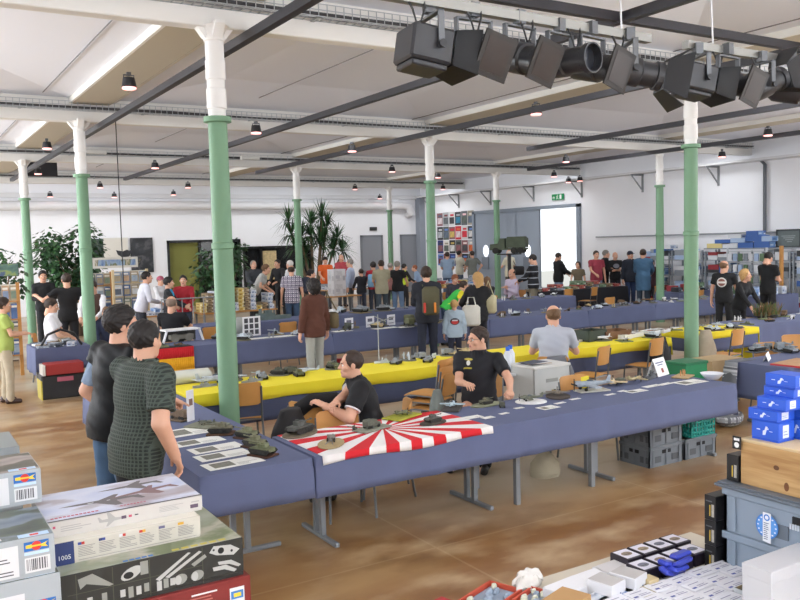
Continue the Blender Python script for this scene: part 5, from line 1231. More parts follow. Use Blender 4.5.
def kitbox(label, x0, x1, y0, y1, z0, z1, base, top, lidh=None, rotz=0, name='kit_box', cat='box', prints=(), pm=(), group=None, pivot=None):
    """cardboard box with a fitted lid; prints: {'front'|'right'|'left'|'top': items}"""
    cx, cy = (x0+x1)/2, (y0+y1)/2; t = thing(name, label, cat, (cx, cy, z0), rotz, group); hx, hy, h = (x1-x0)/2, (y1-y0)/2, z1-z0
    lidh = h*.9 if lidh is None else lidh
    MB().box(-hx+.0025, -hy+.0025, 0, hx-.0025, hy-.0025, h-.003).build('box_bottom', base, t, smooth=0)
    L = MB(); L.box(-hx, -hy, h-lidh, hx, hy, h, bev=.0025); mats = [base]
    F = {'front': (Vector((-hx, -hy, 0)), Vector((1, 0, 0)), Vector((0, 0, 1)), Vector((0, -1, 0))), 'right': (Vector((hx, -hy, 0)), Vector((0, 1, 0)), Vector((0, 0, 1)), Vector((1, 0, 0))),
         'left': (Vector((-hx, hy, 0)), Vector((0, -1, 0)), Vector((0, 0, 1)), Vector((-1, 0, 0))), 'top': (Vector((-hx, -hy, h)), Vector((1, 0, 0)), Vector((0, 1, 0)), Vector((0, 0, 1)))}
    if top is not None: face_quads(L, *F['top'], [(.004, .004, 2*hx-.004, 2*hy-.004, 1)], .0005); mats.append(top)
    k = len(mats); mats += list(pm)
    for f_, items in dict(prints).items(): face_quads(L, *F[f_], [(*it[:-1], it[-1]+k) for it in items])
    L.build('lid', mats, t, smooth=0)
    return t
def art(name, cols, scale=(5, 5, 5), rough=.35):
    n = NT(name, rough); mp = n.t.nodes.new('ShaderNodeMapping'); mp.inputs['Scale'].default_value = scale; n.link(n.tc.outputs['Object'], mp.inputs['Vector'])
    f = n.noise(1.0, 5, mp.outputs[0]); c = n.mix(n.ramp(f, .38, .5), cols[0], cols[1])
    for k, h in enumerate(cols[2:]): c = n.mix(n.ramp(f, .5+.07*k, .56+.07*k), c, h)
    return n.out(c)
# the table that carries the left stacks
table('folding table loaded with large kit boxes in the near corner', -.35, 1.27, 3.1, 4.75, legs='T')
INK, PAPER, SLATE = M('#5C5C60', .6), M('#D9DADB', .55), M('#A7AEB2', .5)
LOGO = [M('#2468B4', .5), M('#D83A30', .5), M('#E8C83A', .5), M('#BFD8F0', .5), PAPER, INK, M('#2A2A2E', .6), M('#B8504A', .6)]
def logo(xr, t0, w=.085, h=.035):
    x0 = xr-w; c = (x0+xr)/2; m = (t0+h/2)
    return [(x0, t0, xr, t0+h, 0), ([(c+.0, m-.004), (xr-.003, t0+h*.8), (xr-.012, m), (xr-.003, t0+h*.2)], 2), ([(x0+.006, m+.006), (c, m+.008), (c, m-.008), (x0+.006, m-.006)], 2), ([(c+.017*math.cos(a*PI/8), m+.017*math.sin(a*PI/8)) for a in range(16)], 1),
            (c-.02, m-.003, c+.02, m+.003, 2), (x0, t0-.014, xr, t0-.003, 3)]
def barcode(x0, y0, x1, y1, seed):
    r = random.Random(seed); o = [(x0, y0, x1, y1, 4)]; x = x0+.006
    while x < x1-.01: w = r.choice((.002, .003, .005)); o.append((x, y0+.008, x+w, y1-.006, 5)); x += w+r.choice((.002, .004))
    return o
P = PY(54, 533, 3.27); Q = PY(57.5, 571.7, 3.27); z2, z3 = P.z, Q.z; xr = P.x
def slate(label, xr, x0, y0, y1, za, zb, topart, seed, ty):
    W = xr-x0; h = zb-za
    pr = logo(W-.02, h*.66)+barcode(W-.105, h*.12, W-.018, h*.5, seed)+[(W-.36, h*.08, W-.125, h*.86, 4)]+textlines(W-.35, h*.12, W-.14, h*.6, 6, 5, seed)+[(W-.26, h*.7, W-.2, h*.76, 7)]
    tp = [(W-.12, .01, W-.015, .05, 3), (W-.08, .02, W-.05, .04, 1)]+[(W-.36+.05*k, .02, W-.325+.05*k, .045, 4) for k in range(4)]
    return kitbox(label, x0, xr, y0, y1, za, zb, SLATE, topart, prints={'front': pr, 'top': tp}, pm=LOGO)
ART1 = art('grey_sky_art', ('#5E6C7C', '#7C8894', '#4C5644', '#39423A'), (3, 6, 1)); ART2 = art('brown_sky_art', ('#8A7F7C', '#A59A94', '#5E5A4C', '#4A4A40'), (3, 6, 1))
slate('grey kit box at the bottom of the near corner stack, half out of view', xr+.012, xr-.62, 3.26, 3.68, .75, z3, ART1, 1, 0)
slate('grey kit box with blue sky cover, middle of the near corner stack', xr, xr-.62, 3.27, 3.67, z3, z2, ART1, 2, 0)
p1 = PZ(42.7, 501.7, z2); p1t = PY(40.5, 468, p1.y); z1 = p1t.z
slate('grey kit box with brown cover, topmost of the near corner stack', p1t.x, p1t.x-.62, p1.y, p1.y+.34, z2, z1, ART2, 3, 0)
p0 = PZ(19.5, 446, z1-.04); kitbox('plain grey box standing behind the near corner stack', p0.x-.5, p0.x, p0.y, p0.y+.4, .75, z1-.04, M('#8E9496', .5), M('#8C9392', .4))
# red, dark and white boxes to the right of it
FL, FR = PZ(58, 569, 1.05), PZ(241, 537.6, 1.05)
TA = math.atan2(FR.y-FL.y, FR.x-FL.x)
DK2 = M('#2C2D2A', .45); PART = [M('#B4B4B0', .6), M('#4A4C3E', .5), M('#8F9088', .6), M('#C9B848', .5), M('#3F78C0', .5), M('#111213', .5), PAPER]
W = .80; x0 = .44; xr_ = x0+W; y0 = FR.y
def fx(px): return (px-58)/(241-58)*.72+.075
h = .165
def ty(t): return t*h
pr = [(fx(a), .004, fx(a)+.003, h-.004, 1) for a in (68, 103, 140, 196)]+[(fx(60), ty(.5), fx(196), ty(.515), 1)]
pr += [([(fx(146), ty(.42)), (fx(181), ty(.92)), (fx(184), ty(.9)), (fx(150), ty(.36))], 0), ([(fx(156), ty(.42)), (fx(193), ty(.9)), (fx(196), ty(.86)), (fx(160), ty(.38))], 0), ([(fx(184), ty(.6)), (fx(199), ty(.78)), (fx(201), ty(.7)), (fx(187), ty(.52))], 2)]
pr += [([(fx(204), ty(.78)), (fx(209), ty(.93)), (fx(228), ty(.88)), (fx(238), ty(.72)), (fx(231), ty(.6)), (fx(212), ty(.68))], 0), ([(fx(217)+.014*math.cos(a), ty(.78)+.014*math.sin(a)) for a in [k*PI/6 for k in range(12)]], 5), ([(fx(229)+.006*math.cos(a), ty(.72)+.006*math.sin(a)) for a in [k*PI/4 for k in range(8)]], 5), ([(fx(209)+.005*math.cos(a), ty(.83)+.005*math.sin(a)) for a in [k*PI/4 for k in range(8)]], 5)]
pr += [([(fx(207), ty(.38)), (fx(222), ty(.38)), (fx(234), ty(.2)), (fx(231), ty(.15)), (fx(220), ty(.27)), (fx(208), ty(.28))], 0), ([(fx(213), ty(.5)), (fx(228), ty(.48)), (fx(239), ty(.3)), (fx(236), ty(.26)), (fx(226), ty(.38)), (fx(214), ty(.42))], 0)]
for c in (172, 190): pr += [([(fx(c)+.028*math.cos(a), ty(.28)+.022*math.sin(a)+.1*.02*math.cos(a)) for a in [k*PI/7 for k in range(14)]], 2), ([(fx(c)-.01+.014*math.cos(a), ty(.27)+.02*math.sin(a)) for a in [k*PI/6 for k in range(12)]], 0)]
pr += [([(fx(122)+.042*math.cos(a), ty(.72)+.024*math.sin(a)+.012*math.cos(a)) for a in [k*PI/8 for k in range(16)]], 0), ([(fx(119)+.02*math.cos(a), ty(.68)+.014*math.sin(a)) for a in [k*PI/8 for k in range(16)]], 5), ([(fx(70), ty(.85)), (fx(84), ty(.92)), (fx(104), ty(.55)), (fx(100), ty(.53)), (fx(78), ty(.7)), (fx(72), ty(.6))], 2), (fx(131), ty(.62), fx(139), ty(.95), 2)]
for k, c in enumerate((78, 92, 110, 118, 126, 134, 147, 154, 161)): pr.append((fx(c), ty(.12+.03*(k % 3)), fx(c)+.02, ty(.36+.03*(k % 2)), (0, 2)[k % 2]))
tp = [(W-.3+.04*k, .015, W-.27+.04*k, .035, 3) for k in range(6)]+[(.3+.025*k, .01, .32+.025*k, .028, 4) for k in range(5)]
kitbox('dark green kit box printed with grey model parts, beneath the white boxes', x0, xr_, y0, y0+.53, 1.05-h, 1.05, DK2, art('green_grey_art', ('#A9AFA0', '#8E947C', '#B7B3A4', '#707A58'), (2, 3, 1)), prints={'front': pr, 'top': tp}, pm=PART)
rz = 1.05-h; RED = M('#7A2522', .5)
pr = [(W-.085, .03, W-.02, .1, 6), (W-.08, .05, W-.025, .085, 0)]+[(W-.078+.01, .058, W-.035, .075, 2)]+textlines(W-.26, .03, W-.11, .1, 5, 5, 4)+[(W-.25, .105, W-.14, .112, 4)]
kitbox('dark red kit box under the dark green parts box', x0+.01, xr_+.02, y0-.02, y0+.5, .747, rz, RED, None, prints={'front': pr}, pm=[M('#3C78B8', .5), M('#D83A30', .5), M('#E8C83A', .5), DK2, PAPER, M('#B86A60', .6), PAPER])
# white boxes
q = PZ(200, 515, 1.145); IV = M('#C9C5B9', .5); q0 = PZ(57, 541, 1.145); L = q.x-.5; hh = .092
FLG = [M('#3A4A90', .5), M('#C0392E', .5), M('#D9A83C', .5), M('#8E8C86', .6), M('#2A3A6C', .5), PAPER, M('#6C6A8A', .6)]
pr = [(0, 0, .075, hh, 4)]
for k, (c1, c2) in enumerate(((0, 1), (4, 0), (5, 1), (1, 2), (6, 6), (2, 2))):
    xx = .09+k*(L-.1)/6.1; pr += [(xx, hh*.76, xx+.014, hh*.88, c1), (xx+.014, hh*.76, xx+.026, hh*.88, c2)]+textlines(xx, hh*.22, xx+.072, hh*.72, 7, 3, k)
pr += [(.09, hh*.1, L-.02, hh*.12, 3)]
wb = kitbox('ivory kit box with small flags and text columns, under the aircraft box', .5, q.x, q.y, q.y+.34, 1.051, 1.051+hh, IV, M('#E4DFD2', .45), prints={'front': pr}, pm=FLG)
text_mesh('lettering', '1005', .026, PAPER, wb, Matrix.Translation((-L/2+.037, -.1715, .03)) @ Matrix.Rotation(PI/2, 4, 'X'))
q1, q2 = PZ(53.5, 525, 1.21), PZ(202, 495, 1.21); zt1 = 1.21; x0w = .49; Lw = q2.x-x0w; dw = .44
SKY = art('pale_blue_cover', ('#C2CBE6', '#D9DDEE', '#B9B4BE', '#A79A9E'), (2.2, 5, 1), .3)
pm = [M('#6F6A6C', .5), M('#8A6E70', .5), M('#C0506A', .5), M('#8E8C88', .6), PAPER, M('#5A4A5C', .5), M('#4A4648', .5), M('#A8A6A2', .6)]
def jet(cx, cy, L, ang, mm):
    c, s = math.cos(ang), math.sin(ang); pts = [(.5, .0), (.32, .035), (.05, .06), (-.15, .28), (-.24, .28), (-.2, .06), (-.4, .05), (-.5, .16), (-.55, .15), (-.5, 0), (-.5, -.03), (-.2, -.05), (-.28, -.2), (-.22, -.21), (.0, -.05), (.3, -.03)]
    return ([(cx+L*(x*c-y*s), cy+L*(x*s+y*c)) for x, y in pts], mm)
tp = [jet(.24, .18, .34, PI-.02, 0), jet(.43, .22, .3, PI+.2, 1), jet(.4, .34, .28, PI+.08, 0), (.19, .17, .215, .18, 4), (.1, .19, .12, .195, 4), (.27, .172, .285, .18, 4)]+[(.02+.016*k, .04, .032+.016*k, .055, 2) for k in range(12)]+[(.3+.014*k, .05, .31+.014*k, .062, 2) for k in range(8)]+[(0, 0, Lw, .012, 6+0)]
h1 = zt1-(1.051+hh)-.001
pr = textlines(.05, h1*.3, .17, h1*.7, 3, 7, 8)+[jet(.26, h1*.5, .12, .0, 7), (.29, h1*.42, .31, h1*.62, 5), (.32, h1*.45, .333, h1*.6, 2), (.345, h1*.5, .36, h1*.58, 6), (.02, h1*.6, .03, h1*.75, 2)]+textlines(Lw-.19, h1*.35, Lw-.08, h1*.75, 4, 7, 9)+[(Lw-.055, h1*.25, Lw-.02, h1*.5, 5), (Lw-.05, h1*.62, Lw-.015, h1*.7, 7)]
kitbox('white and pale blue jet aircraft kit box on top of the ivory box', x0w, q2.x, q2.y, q2.y+dw, 1.052+hh, zt1, M('#C6C2BC', .5), SKY, prints={'front': pr, 'top': tp}, pm=pm)

# ------------------------------------------------------------------ the dealer table with crates and small boxes
TR = .70
table('long folding dealer table covered with small boxes beside the grey crates', 1.75, 3.62, 1.5, 2.95, legs='T', zt=TR)
def crate(name, label, x0, x1, y0, y1, z0, z1, col, group=None, grid=False, t=.02):
    hx, hy, h = (x1-x0)/2, (y1-y0)/2, z1-z0; o = thing(name, label, 'crate', ((x0+x1)/2, (y0+y1)/2, z0), 0, group); c = M(col, .5); b = MB()
    b.box(-hx+.01, -hy+.01, 0, hx-.01, hy-.01, .012)
    if not grid:
        for (a, bb, cc, d) in ((-hx, -hy, -hx+t, hy), (hx-t, -hy, hx, hy), (-hx, -hy, hx, -hy+t), (-hx, hy-t, hx, hy)):
            b.box(a+.006*(a < 0), bb+.006*(bb < 0), .0, cc-.006*(cc > 0), d-.006*(d > 0), h-.035); 
    else:
        k = 9
        for i in range(k+1):
            s = -hx+2*hx*i/k; b.box(s-.006 if i else s, -hy, 0, min(hx, s+.006), -hy+.012, h); b.box(s-.006 if i else s, hy-.012, 0, min(hx, s+.006), hy, h)
            s = -hy+2*hy*i/k; b.box(-hx, max(-hy, s-.006), 0, -hx+.012, min(hy, s+.006), h); b.box(hx-.012, max(-hy, s-.006), 0, hx, min(hy, s+.006), h)
        for i in range(6):
            z = h*i/5; zz = max(0, z-.012); b.box(-hx, -hy, zz, hx, -hy+.012, zz+.014); b.box(-hx, hy-.012, zz, hx, hy, zz+.014); b.box(-hx, -hy, zz, -hx+.012, hy, zz+.014); b.box(hx-.012, -hy, zz, hx, hy, zz+.014)
    body = b; b = MB()
    for (a, bb, cc, d) in ((-hx-.004, -hy-.004, -hx+t+.004, hy+.004), (hx-t-.004, -hy-.004, hx+.004, hy+.004), (-hx, -hy-.004, hx, -hy+t), (-hx, hy-t, hx, hy+.004)): b.box(a, bb, h-.035, cc, d, h, bev=.004)
    b.build('rim', c, o, smooth=0)
    if not grid:
        b = body
        for s in (-1, 1):
            for yy in (-hy+.06, hy-.06, 0): b.box(s*hx, yy-.012, .01, s*(hx+.004), yy+.012, h-.035)
            for xx in (-hx+.06, hx-.06, 0): b.box(xx-.012, s*hy, .01, xx+.012, s*(hy+.004), h-.035)
        for (u, v) in ((-.13, .0), (.13, .0)):
            b.box(u-.05, -hy-.001, h*.2, u+.05, -hy+.007, h*.5, 1); b.box(-hx-.001, u-.05, h*.2, -hx+.007, u+.05, h*.5, 1)
        for q in ((-.06, -hy-.002, .06, -hy+.007), (-.06, hy-.004, .06, hy+.002), (-hx-.002, -.06, -hx+.007, .06), (hx-.004, -.06, hx+.002, .06)): b.box(q[0], q[1], h*.6, q[2], q[3], h*.76, 2)
    body.build('body', [c, M(tuple(.72*v for v in [int(col[i:i+2], 16)/255 for i in (1, 3, 5)]), .55), M('#16181A', .8)], o, smooth=0)
    return o
CG = '#8593A2'
cx0 = 3.285
crate('plastic_crate', 'grey plastic crate beneath the one with the blue round sticker', cx0, cx0+.42, 1.66, 2.49, TR+.001, .905, CG)
c1 = crate('plastic_crate', 'grey plastic crate with a blue round sticker, under the pine box', cx0, cx0+.42, 1.66, 2.49, .908, 1.115, CG)
# sticker, on the long face toward the viewer
ps = PX(768, 526, cx0); b = MB(); yl, zl = ps.y-2.075, ps.z-.908
def disc(b, cy, cz, r, mm, off, n=28): b.add([(-.21-off, cy-r*math.cos(2*PI*k/n), cz+r*math.sin(2*PI*k/n)) for k in range(n)], [tuple(range(n))], mm)
disc(b, yl, zl, .056, 0, .0075); disc(b, yl, zl, .05, 3, .0078)
b.add([(-.219, yl+.02, zl-.07), (-.219, yl-.02, zl-.075), (-.219, yl-.02, zl+.062), (-.219, yl+.02, zl+.062)], [(0, 1, 2, 3)], 1)
disc(b, yl, zl+.04, .015, 0, .0095, 16); disc(b, yl, zl+.04, .009, 1, .0098, 16)
r = random.Random(3)
for k in range(9): b.add([(-.2195, yl+.015, zl-.06+k*.009), (-.2195, yl+.015-.028*r.uniform(.5, 1), zl-.06+k*.009), (-.2195, yl+.015-.028*r.uniform(.5, 1), zl-.056+k*.009), (-.2195, yl+.015, zl-.056+k*.009)], [(0, 1, 2, 3)], 2)
for k in range(14):
    a = k*2*PI/14; b.add([(-.2185, yl-.044*math.cos(a)+dy, zl+.044*math.sin(a)+dz) for dy, dz in ((.004, -.003), (-.004, -.003), (-.004, .003), (.004, .003))], [(0, 1, 2, 3)], 1)
b.build('sticker', [M('#3A7CCB', .4), M('#E4E8EE', .5), M('#6A7890', .5), M('#5A96DA', .4)], c1, smooth=0)
b = MB(); pl = PX(795, 527, cx0)
for k in range(4): b.box(-.219, pl.y-2.075+.02-.012*k, pl.z-.908-.012, -.2145, pl.y-2.075+.013-.012*k, pl.z-.908+.012)
b.build('moulded_mark', M('#C6CED8', .5), c1, smooth=0)
b = MB(); b.box(3.26, 1.64, 1.117, 3.73, 2.52, 1.132, bev=.004); b.box(3.27, 1.65, 1.132, 3.72, 2.51, 1.14, bev=.003); tag(b.build('crate_lid', M('#5E6670', .5), smooth=0), 'flat grey lid on the stickered crate, carrying the pine box', 'lid')
n = NT('pine_board', .5); mp = n.t.nodes.new('ShaderNodeMapping'); mp.inputs['Scale'].default_value = (8, 1.2, 16); n.link(n.tc.outputs['Object'], mp.inputs['Vector'])
f = n.noise(2, 4, mp.outputs[0]); PINE = n.mix(n.ramp(f, .4, .62), '#BE9A68', '#A07848')
dd = n.math('ADD', n.math('POWER', n.math('DIVIDE', n.math('SUBTRACT', n.y, .22), .014), 2), n.math('POWER', n.math('DIVIDE', n.math('SUBTRACT', n.z, .11), .011), 2)); PINE = n.mix(n.math('LESS_THAN', dd, 1), PINE, '#5E3A1E')
dd = n.math('ADD', n.math('POWER', n.math('DIVIDE', n.math('SUBTRACT', n.y, .17), .012), 2), n.math('POWER', n.math('DIVIDE', n.math('SUBTRACT', n.z, .035), .02), 2)); PINE = n.out(n.mix(n.math('LESS_THAN', dd, 1), PINE, '#6E4526'))
w = PZ(741, 483, 1.14); pb = thing('pine_box', 'pale pine wooden box with dark knots on the crate lid', 'box', (w.x+.2, 2.02, 1.141)); yb = w.y-2.02
WB = .198
MB().box(-.2, -.42, 0, -.182, yb, WB).build('front_board', PINE, pb, smooth=0); MB().box(.182, -.42, 0, .2, yb, WB).build('back_board', PINE, pb, smooth=0)
MB().box(-.182, yb-.018, 0, .182, yb, WB).build('side_board', PINE, pb, smooth=0); MB().box(-.182, -.42, 0, .182, -.402, WB).build('side_board', PINE, pb, smooth=0); MB().box(-.205, -.42, WB, .205, yb+.003, WB+.014, bev=.003).build('lid', M('#CDB58C', .5, noise=.12, nscale=6), pb, smooth=0)
# price tag at the pine box corner
p = PX(739, 440, w.x-.01); tg = thing('price_tag', 'small black and white tag on the pine box corner', 'tag', (w.x-.012, yb+2.03, 1.32)); b = MB(); b.box(-.003, -.02, -.02, .0, .025, .04, 1); b.add([(-.0035, .0025+.013*math.cos(k*PI/8), .0+.013*math.sin(k*PI/8)) for k in range(16)][::-1], [tuple(range(16))]); b.box(-.0036, -.012, .02, -.003, .017, .032); b.build('card', [M('#EDEDED', .5), M('#1C1C1E', .5)], tg, smooth=0)
# blue boxes on the pine box
BLU, BLUL = M('#1F4FC4', .4), M('#2A5ACC', .4)
ZP = 1.141+WB+.0145
def bluebox(label, x0, y1, z0, h, w=.138, d=.12, group=None, art_=True):
    """front faces -X; seen edge runs along Y from y1 toward the viewer"""
    t = thing('shoe_box', label, 'box', (x0+d/2, y1-w/2, z0), 0, group); hx, hy = d/2, w/2
    MB().box(-hx+.002, -hy+.002, 0, hx-.002, hy-.002, h-.002).build('box_bottom', BLU, t, smooth=0)
    b = MB(); b.box(-hx, -hy, h*.12, hx, hy, h, 2, bev=.003); U, V = Vector((0, -1, 0)), Vector((0, 0, 1)); P0 = Vector((-hx, hy, 0)); s = h/.08
    m = w*.42
    face_quads(b, P0, U, V, Vector((-1, 0, 0)), [([(m, h*.28), (m+.014, h*.3), (m+.019, h*.5), (m+.026, h*.72), (m+.016, h*.76), (m+.01, h*.55), (m+.001, h*.5)], 0), (m+.012, h*.58, m+.03, h*.66, 0), (m-.03, h*.52, m-.012, h*.57, 0), (m+.034, h*.5, m+.05, h*.53, 0)])
    face_quads(b, Vector((-hx, -hy, 0)), Vector((1, 0, 0)), V, Vector((0, -1, 0)), [(.03, h*.2, d*.62, h*.85, 0), (.035, h*.5, d*.5, h*.54, 1), (.035, h*.35, d*.55, h*.39, 1)])
    b.build('lid', [M('#D5DEF2', .5), M('#7A86A8', .5), BLUL], t, smooth=0); return t
ybx = PZ(746, 440, ZP).y+.01; xb = 3.36
stk = [(0, .0, .092, .17), (-.005, .02, .06, .19), (.0, -.02, .062, .185), (.07, .0, .05, .18), (.06, -.01, .065, .17)]
b0 = bluebox('square blue shoe box with white mark, lowest of the front blue stack', xb, ybx, ZP, .09)
z = ZP+.091
bluebox('flat blue box on the square one, jutting out of the front blue stack', xb-.005, ybx+.015, z, .052, .15, .13); z += .053
bluebox('blue box third from below in the front blue stack', xb+.01, ybx-.02, z, .055, .145, .12); z2b = z+.056
bluebox('blue box partly hidden, carrying the topmost blue box', xb+.06, ybx-.02, ZP+.198, .045, .15, .12)
bluebox('topmost blue box of the pile on the pine box', xb+.05, ybx-.035, ZP+.244, .06, .15, .12)
bluebox('blue box under the hidden blue box, back column', xb+.135, ybx-.05, ZP+.092, .105, .14, .12)
bluebox('blue box at the foot of the back column with white label', xb+.135, ybx-.06, ZP, .09, .14, .12)
bluebox('blue box at the frame edge, middle of the far blue column', xb+.265, ybx-.1, ZP+.092, .09, .14, .08)
bluebox('blue box at the frame edge, top of the far blue column', xb+.265, ybx-.09, ZP+.183, .075, .14, .08)
bluebox('blue box at the frame edge, foot of the far blue column', xb+.265, ybx-.1, ZP, .09, .14, .08)
# black upright boxes behind the crates
hb = .121
pbk = PZ(717, 573, TR)
for k in range(3):
    t = thing('cassette_box', 'black box with gold and grey print beside the grey crates, %s from below' % ordw(k+1), 'box', (cx0+.06, 2.535, TR+.001+k*.1215)); b = MB(); b.box(-.09, -.03, 0, .1, .035, .12, 3, bev=.003); face_quads(b, Vector((-.09, .035, 0)), Vector((0, -1, 0)), Vector((0, 0, 1)), Vector((-1, 0, 0)), [(.03, .022, .036, .075, 0), (.042, .02, .056, .08, 1), (.01, .09, .045, .096, 2)]); b.build('case', [M('#C8A838', .5), M('#A8A49C', .6, noise=.4, nscale=80), M('#55585E', .5), M('#17171A', .4)], t, smooth=0)
t = thing('cassette_box', 'black box standing on the crate lid against the pine box', 'box', (w.x+.03, yb+2.02+.04, 1.141)); b = MB(); b.box(-.04, -.032, 0, .14, .032, .125, 2, bev=.003); face_quads(b, Vector((-.04, .032, 0)), Vector((0, -1, 0)), Vector((0, 0, 1)), Vector((-1, 0, 0)), [(.03, .022, .036, .075, 0), (.042, .02, .056, .08, 1)]); b.build('case', [M('#C8A838', .5), M('#A8A49C', .6, noise=.4, nscale=80), M('#17171A', .4)], t, smooth=0)
# small dark boxes with white picture labels, in two rows
PUR = M('#1E1626', .45); LAB = M('#D8D6E2', .5)
for rI, (ry, cnt, xs0) in enumerate(((2.80, 4, 3.32), (2.66, 4, 3.28))):
    for k in range(cnt):
        x = xs0-.115*k; zt = .76-.0*k; t = thing('vehicle_box', 'small dark box with white picture label, %s from the crates in the %s row' % (ordw(k+1), ('outer', 'inner')[rI]), 'box', (x, ry-.0, TR+.001), 0, 'small picture boxes by the crates')
        b = MB(); b.box(-.052, -.06, 0, .052, .06, .062, 3, bev=.003); face_quads(b, Vector((-.052, -.06, .062)), Vector((1, 0, 0)), Vector((0, 1, 0)), Vector((0, 0, 1)), [(.008, .012, .096, .11, 0), ([(.052+.032*math.cos(a*PI/6), .06+.022*math.sin(a*PI/6)) for a in range(12)], 1), (.03, .05, .07, .056, 2)])
        b.build('case', [LAB, M(('#8A7A68', '#6E7080', '#94866E')[(k+rI) % 3], .6, noise=.4, nscale=60), M('#4C4A48', .6), PUR], t, smooth=0)
# blue crumpled wrapper with a tan carton
b = MB(); r = random.Random(5)
for k in range(6): b.box(-.05, -.03, -.012, .05, .03, .012, 0, Matrix.Translation((r.uniform(-.06, .06), r.uniform(-.03, .03), .03+.012*k)) @ Matrix.Rotation(r.uniform(-.6, .6), 4, (r.random(), r.random(), r.random())), bev=.01)
tag(b.build('plastic_wrapper', M('#3A48B4', .3), loc=(3.02, 2.54, TR+.02), smooth=0), 'crumpled blue plastic wrapper lying between dark and white boxes', 'wrapper')
tag(MB().box(-.03, -.03, 0, .03, .03, .07, bev=.002).build('carton', M('#C2AF88', .7), loc=(2.83, 2.53, TR+.001), smooth=0), 'tiny tan carton next to the blue wrapper', 'box')
# flat white boxes in a slanting grid
for i in range(5):
    for j in range(7):
        x = 3.24-.135*j; y = 2.47-.085*i
        if x < 2.3 or y < 2.07: continue
        if (i == 4 and j < 4) or (i == 3 and j < 2): continue
        t = thing('figure_box', 'flat white box with blue mark, %s from the crates, %s row behind the carton' % (ordw(j+1), ordw(i+1)), 'box', (x, y, TR+.001), .03*((i*3+j) % 3-1), 'flat white boxes in rows')
        b = MB(); b.box(-.064, -.039, 0, .064, .039, .05+.004*((i+j) % 2), 2, bev=.002); zt = .05+.004*((i+j) % 2); face_quads(b, Vector((-.064, -.039, zt)), Vector((1, 0, 0)), Vector((0, 1, 0)), Vector((0, 0, 1)), [(.01, .012, .035, .024, 0), (.05, .014, .11, .019, 1), (.05, .026, .1, .03, 1), (.02, .05, .09, .055, 1)]); b.build('case', [M('#4A58A0', .5), M('#8C8CA8', .5), M('#E2E2E8', .5)], t, smooth=0)
t = kitbox('small kit box with brown tank picture by the white carton', 3.04, 3.19, 2.15, 2.25, TR+.001, .77, M('#BFC4C8', .5), art('tank_art', ('#3C3A34', '#6E5A34', '#A08A50', '#2A2A2A'), (14, 14, 5)))
# white carton at the frame edge
c = PZ(743, 600, .74); kitbox('plain white carton standing among the white boxes', 2.91, 3.42, 1.98, 2.115, TR+.001, .955, M('#C4C4C8', .5), None, lidh=.05, name='carton', prints={'front': [(.012, .08, .02, .14, 0)]}, pm=[M('#3A3438', .5)])
# group of white boxes toward the middle
WHB = M('#E4E4E8', .5); GRB = M('#B6B2B0', .5); SIDE = M('#C9C6C6', .5)
for k, (px, py, w_, d_, h_, rz, m_, lab) in enumerate(((568, 585, .2, .12, .07, .1, WHB, 'white box with a small dark mark nearest the brown carton'), (592, 581, .12, .16, .05, .25, WHB, 'white box leaning in the gap beside the grey-topped pair'), (606, 579, .11, .13, .1, .2, GRB, 'grey-topped white box, nearer of the tilted pair'), (628, 572, .11, .13, .1, .25, GRB, 'grey-topped white box, farther of the tilted pair'), (612, 566, .17, .1, .035, .05, SIDE, 'low pale box behind the tilted grey-topped pair'), (590, 574, .16, .08, .035, .05, WHB, 'low white box at the table edge behind the others'))):
    p = PZ(px, py, TR+h_); t = kitbox(lab, p.x-w_/2, p.x+w_/2, p.y-d_/2, p.y+d_/2, TR+.001, TR+h_, M('#D9D9DC', .5), m_, rotz=rz, name='white_box', prints={'front': [(w_*.55, h_*.4, w_*.65, h_*.55, 0), (w_*.2, h_*.3, w_*.45, h_*.36, 1)]}, pm=[M('#3A4A80', .5), M('#8C8CA0', .5)])
for k, (px, py, w_, d_, h_, cols, lab) in enumerate(((622, 597, .2, .12, .05, ('#5A78B4', '#C8CCD4', '#38507C', '#8C9098'), 'blue and grey kit box low in the white box group'), (645, 587, .2, .14, .05, ('#8A7E58', '#B8AE8C', '#5E5A40', '#D0C8A8'), 'tan printed kit box beside the dark picture boxes'), (598, 598, .14, .1, .05, ('#D8DADF', '#B8C0D0', '#9098A8', '#E0E0E4'), 'pale blue printed box low beside the blue kit box'))):
    p = PZ(px, py, TR+h_); kitbox(lab, p.x-w_/2, p.x+w_/2, p.y-d_/2, p.y+d_/2, TR+.001, TR+h_, M('#C9CCD0', .5), art('box_art', cols, (12, 16, 5)), rotz=.15)
# open trays with red edges, brown carton, bubble wrap, red box
def tray(label, px, py, w_, d_, rz, n_, seed):
    p = PZ(px, py, TR+.04); t = thing('open_tray', label, 'tray', (p.x, p.y, TR+.001), rz); b = MB(); b.box(-w_/2, -d_/2, 0, w_/2, d_/2, .006, 1)
    for a in ((-w_/2, -d_/2, w_/2, -d_/2+.008), (-w_/2, d_/2-.008, w_/2, d_/2), (-w_/2, -d_/2, -w_/2+.008, d_/2), (w_/2-.008, -d_/2, w_/2, d_/2)): b.box(a[0], a[1], 0, a[2], a[3], .04, 0)
    b.build('case', [M('#C0503A', .5), M('#2A2A2C', .6)], t, smooth=0); b = MB(); r = random.Random(seed)
    for k in range(n_): b.ball((r.uniform(-w_*.4, w_*.4), r.uniform(-d_*.35, d_*.35), .03), (r.uniform(.015, .03), r.uniform(.01, .02), .018), 8, k % 2)
    b.box(-w_*.45, -d_*.42, .006, w_*.45, d_*.42, .02, 1); b.build('contents', [M('#C9C8B4', .7), M('#8A98A8', .5)], t)
tray('open tray with red rim full of small pale parts, nearer the red box', 488, 596, .3, .17, .35, 12, 1); tray('open tray with red rim by the brown carton', 535, 599, .22, .16, .35, 9, 2)
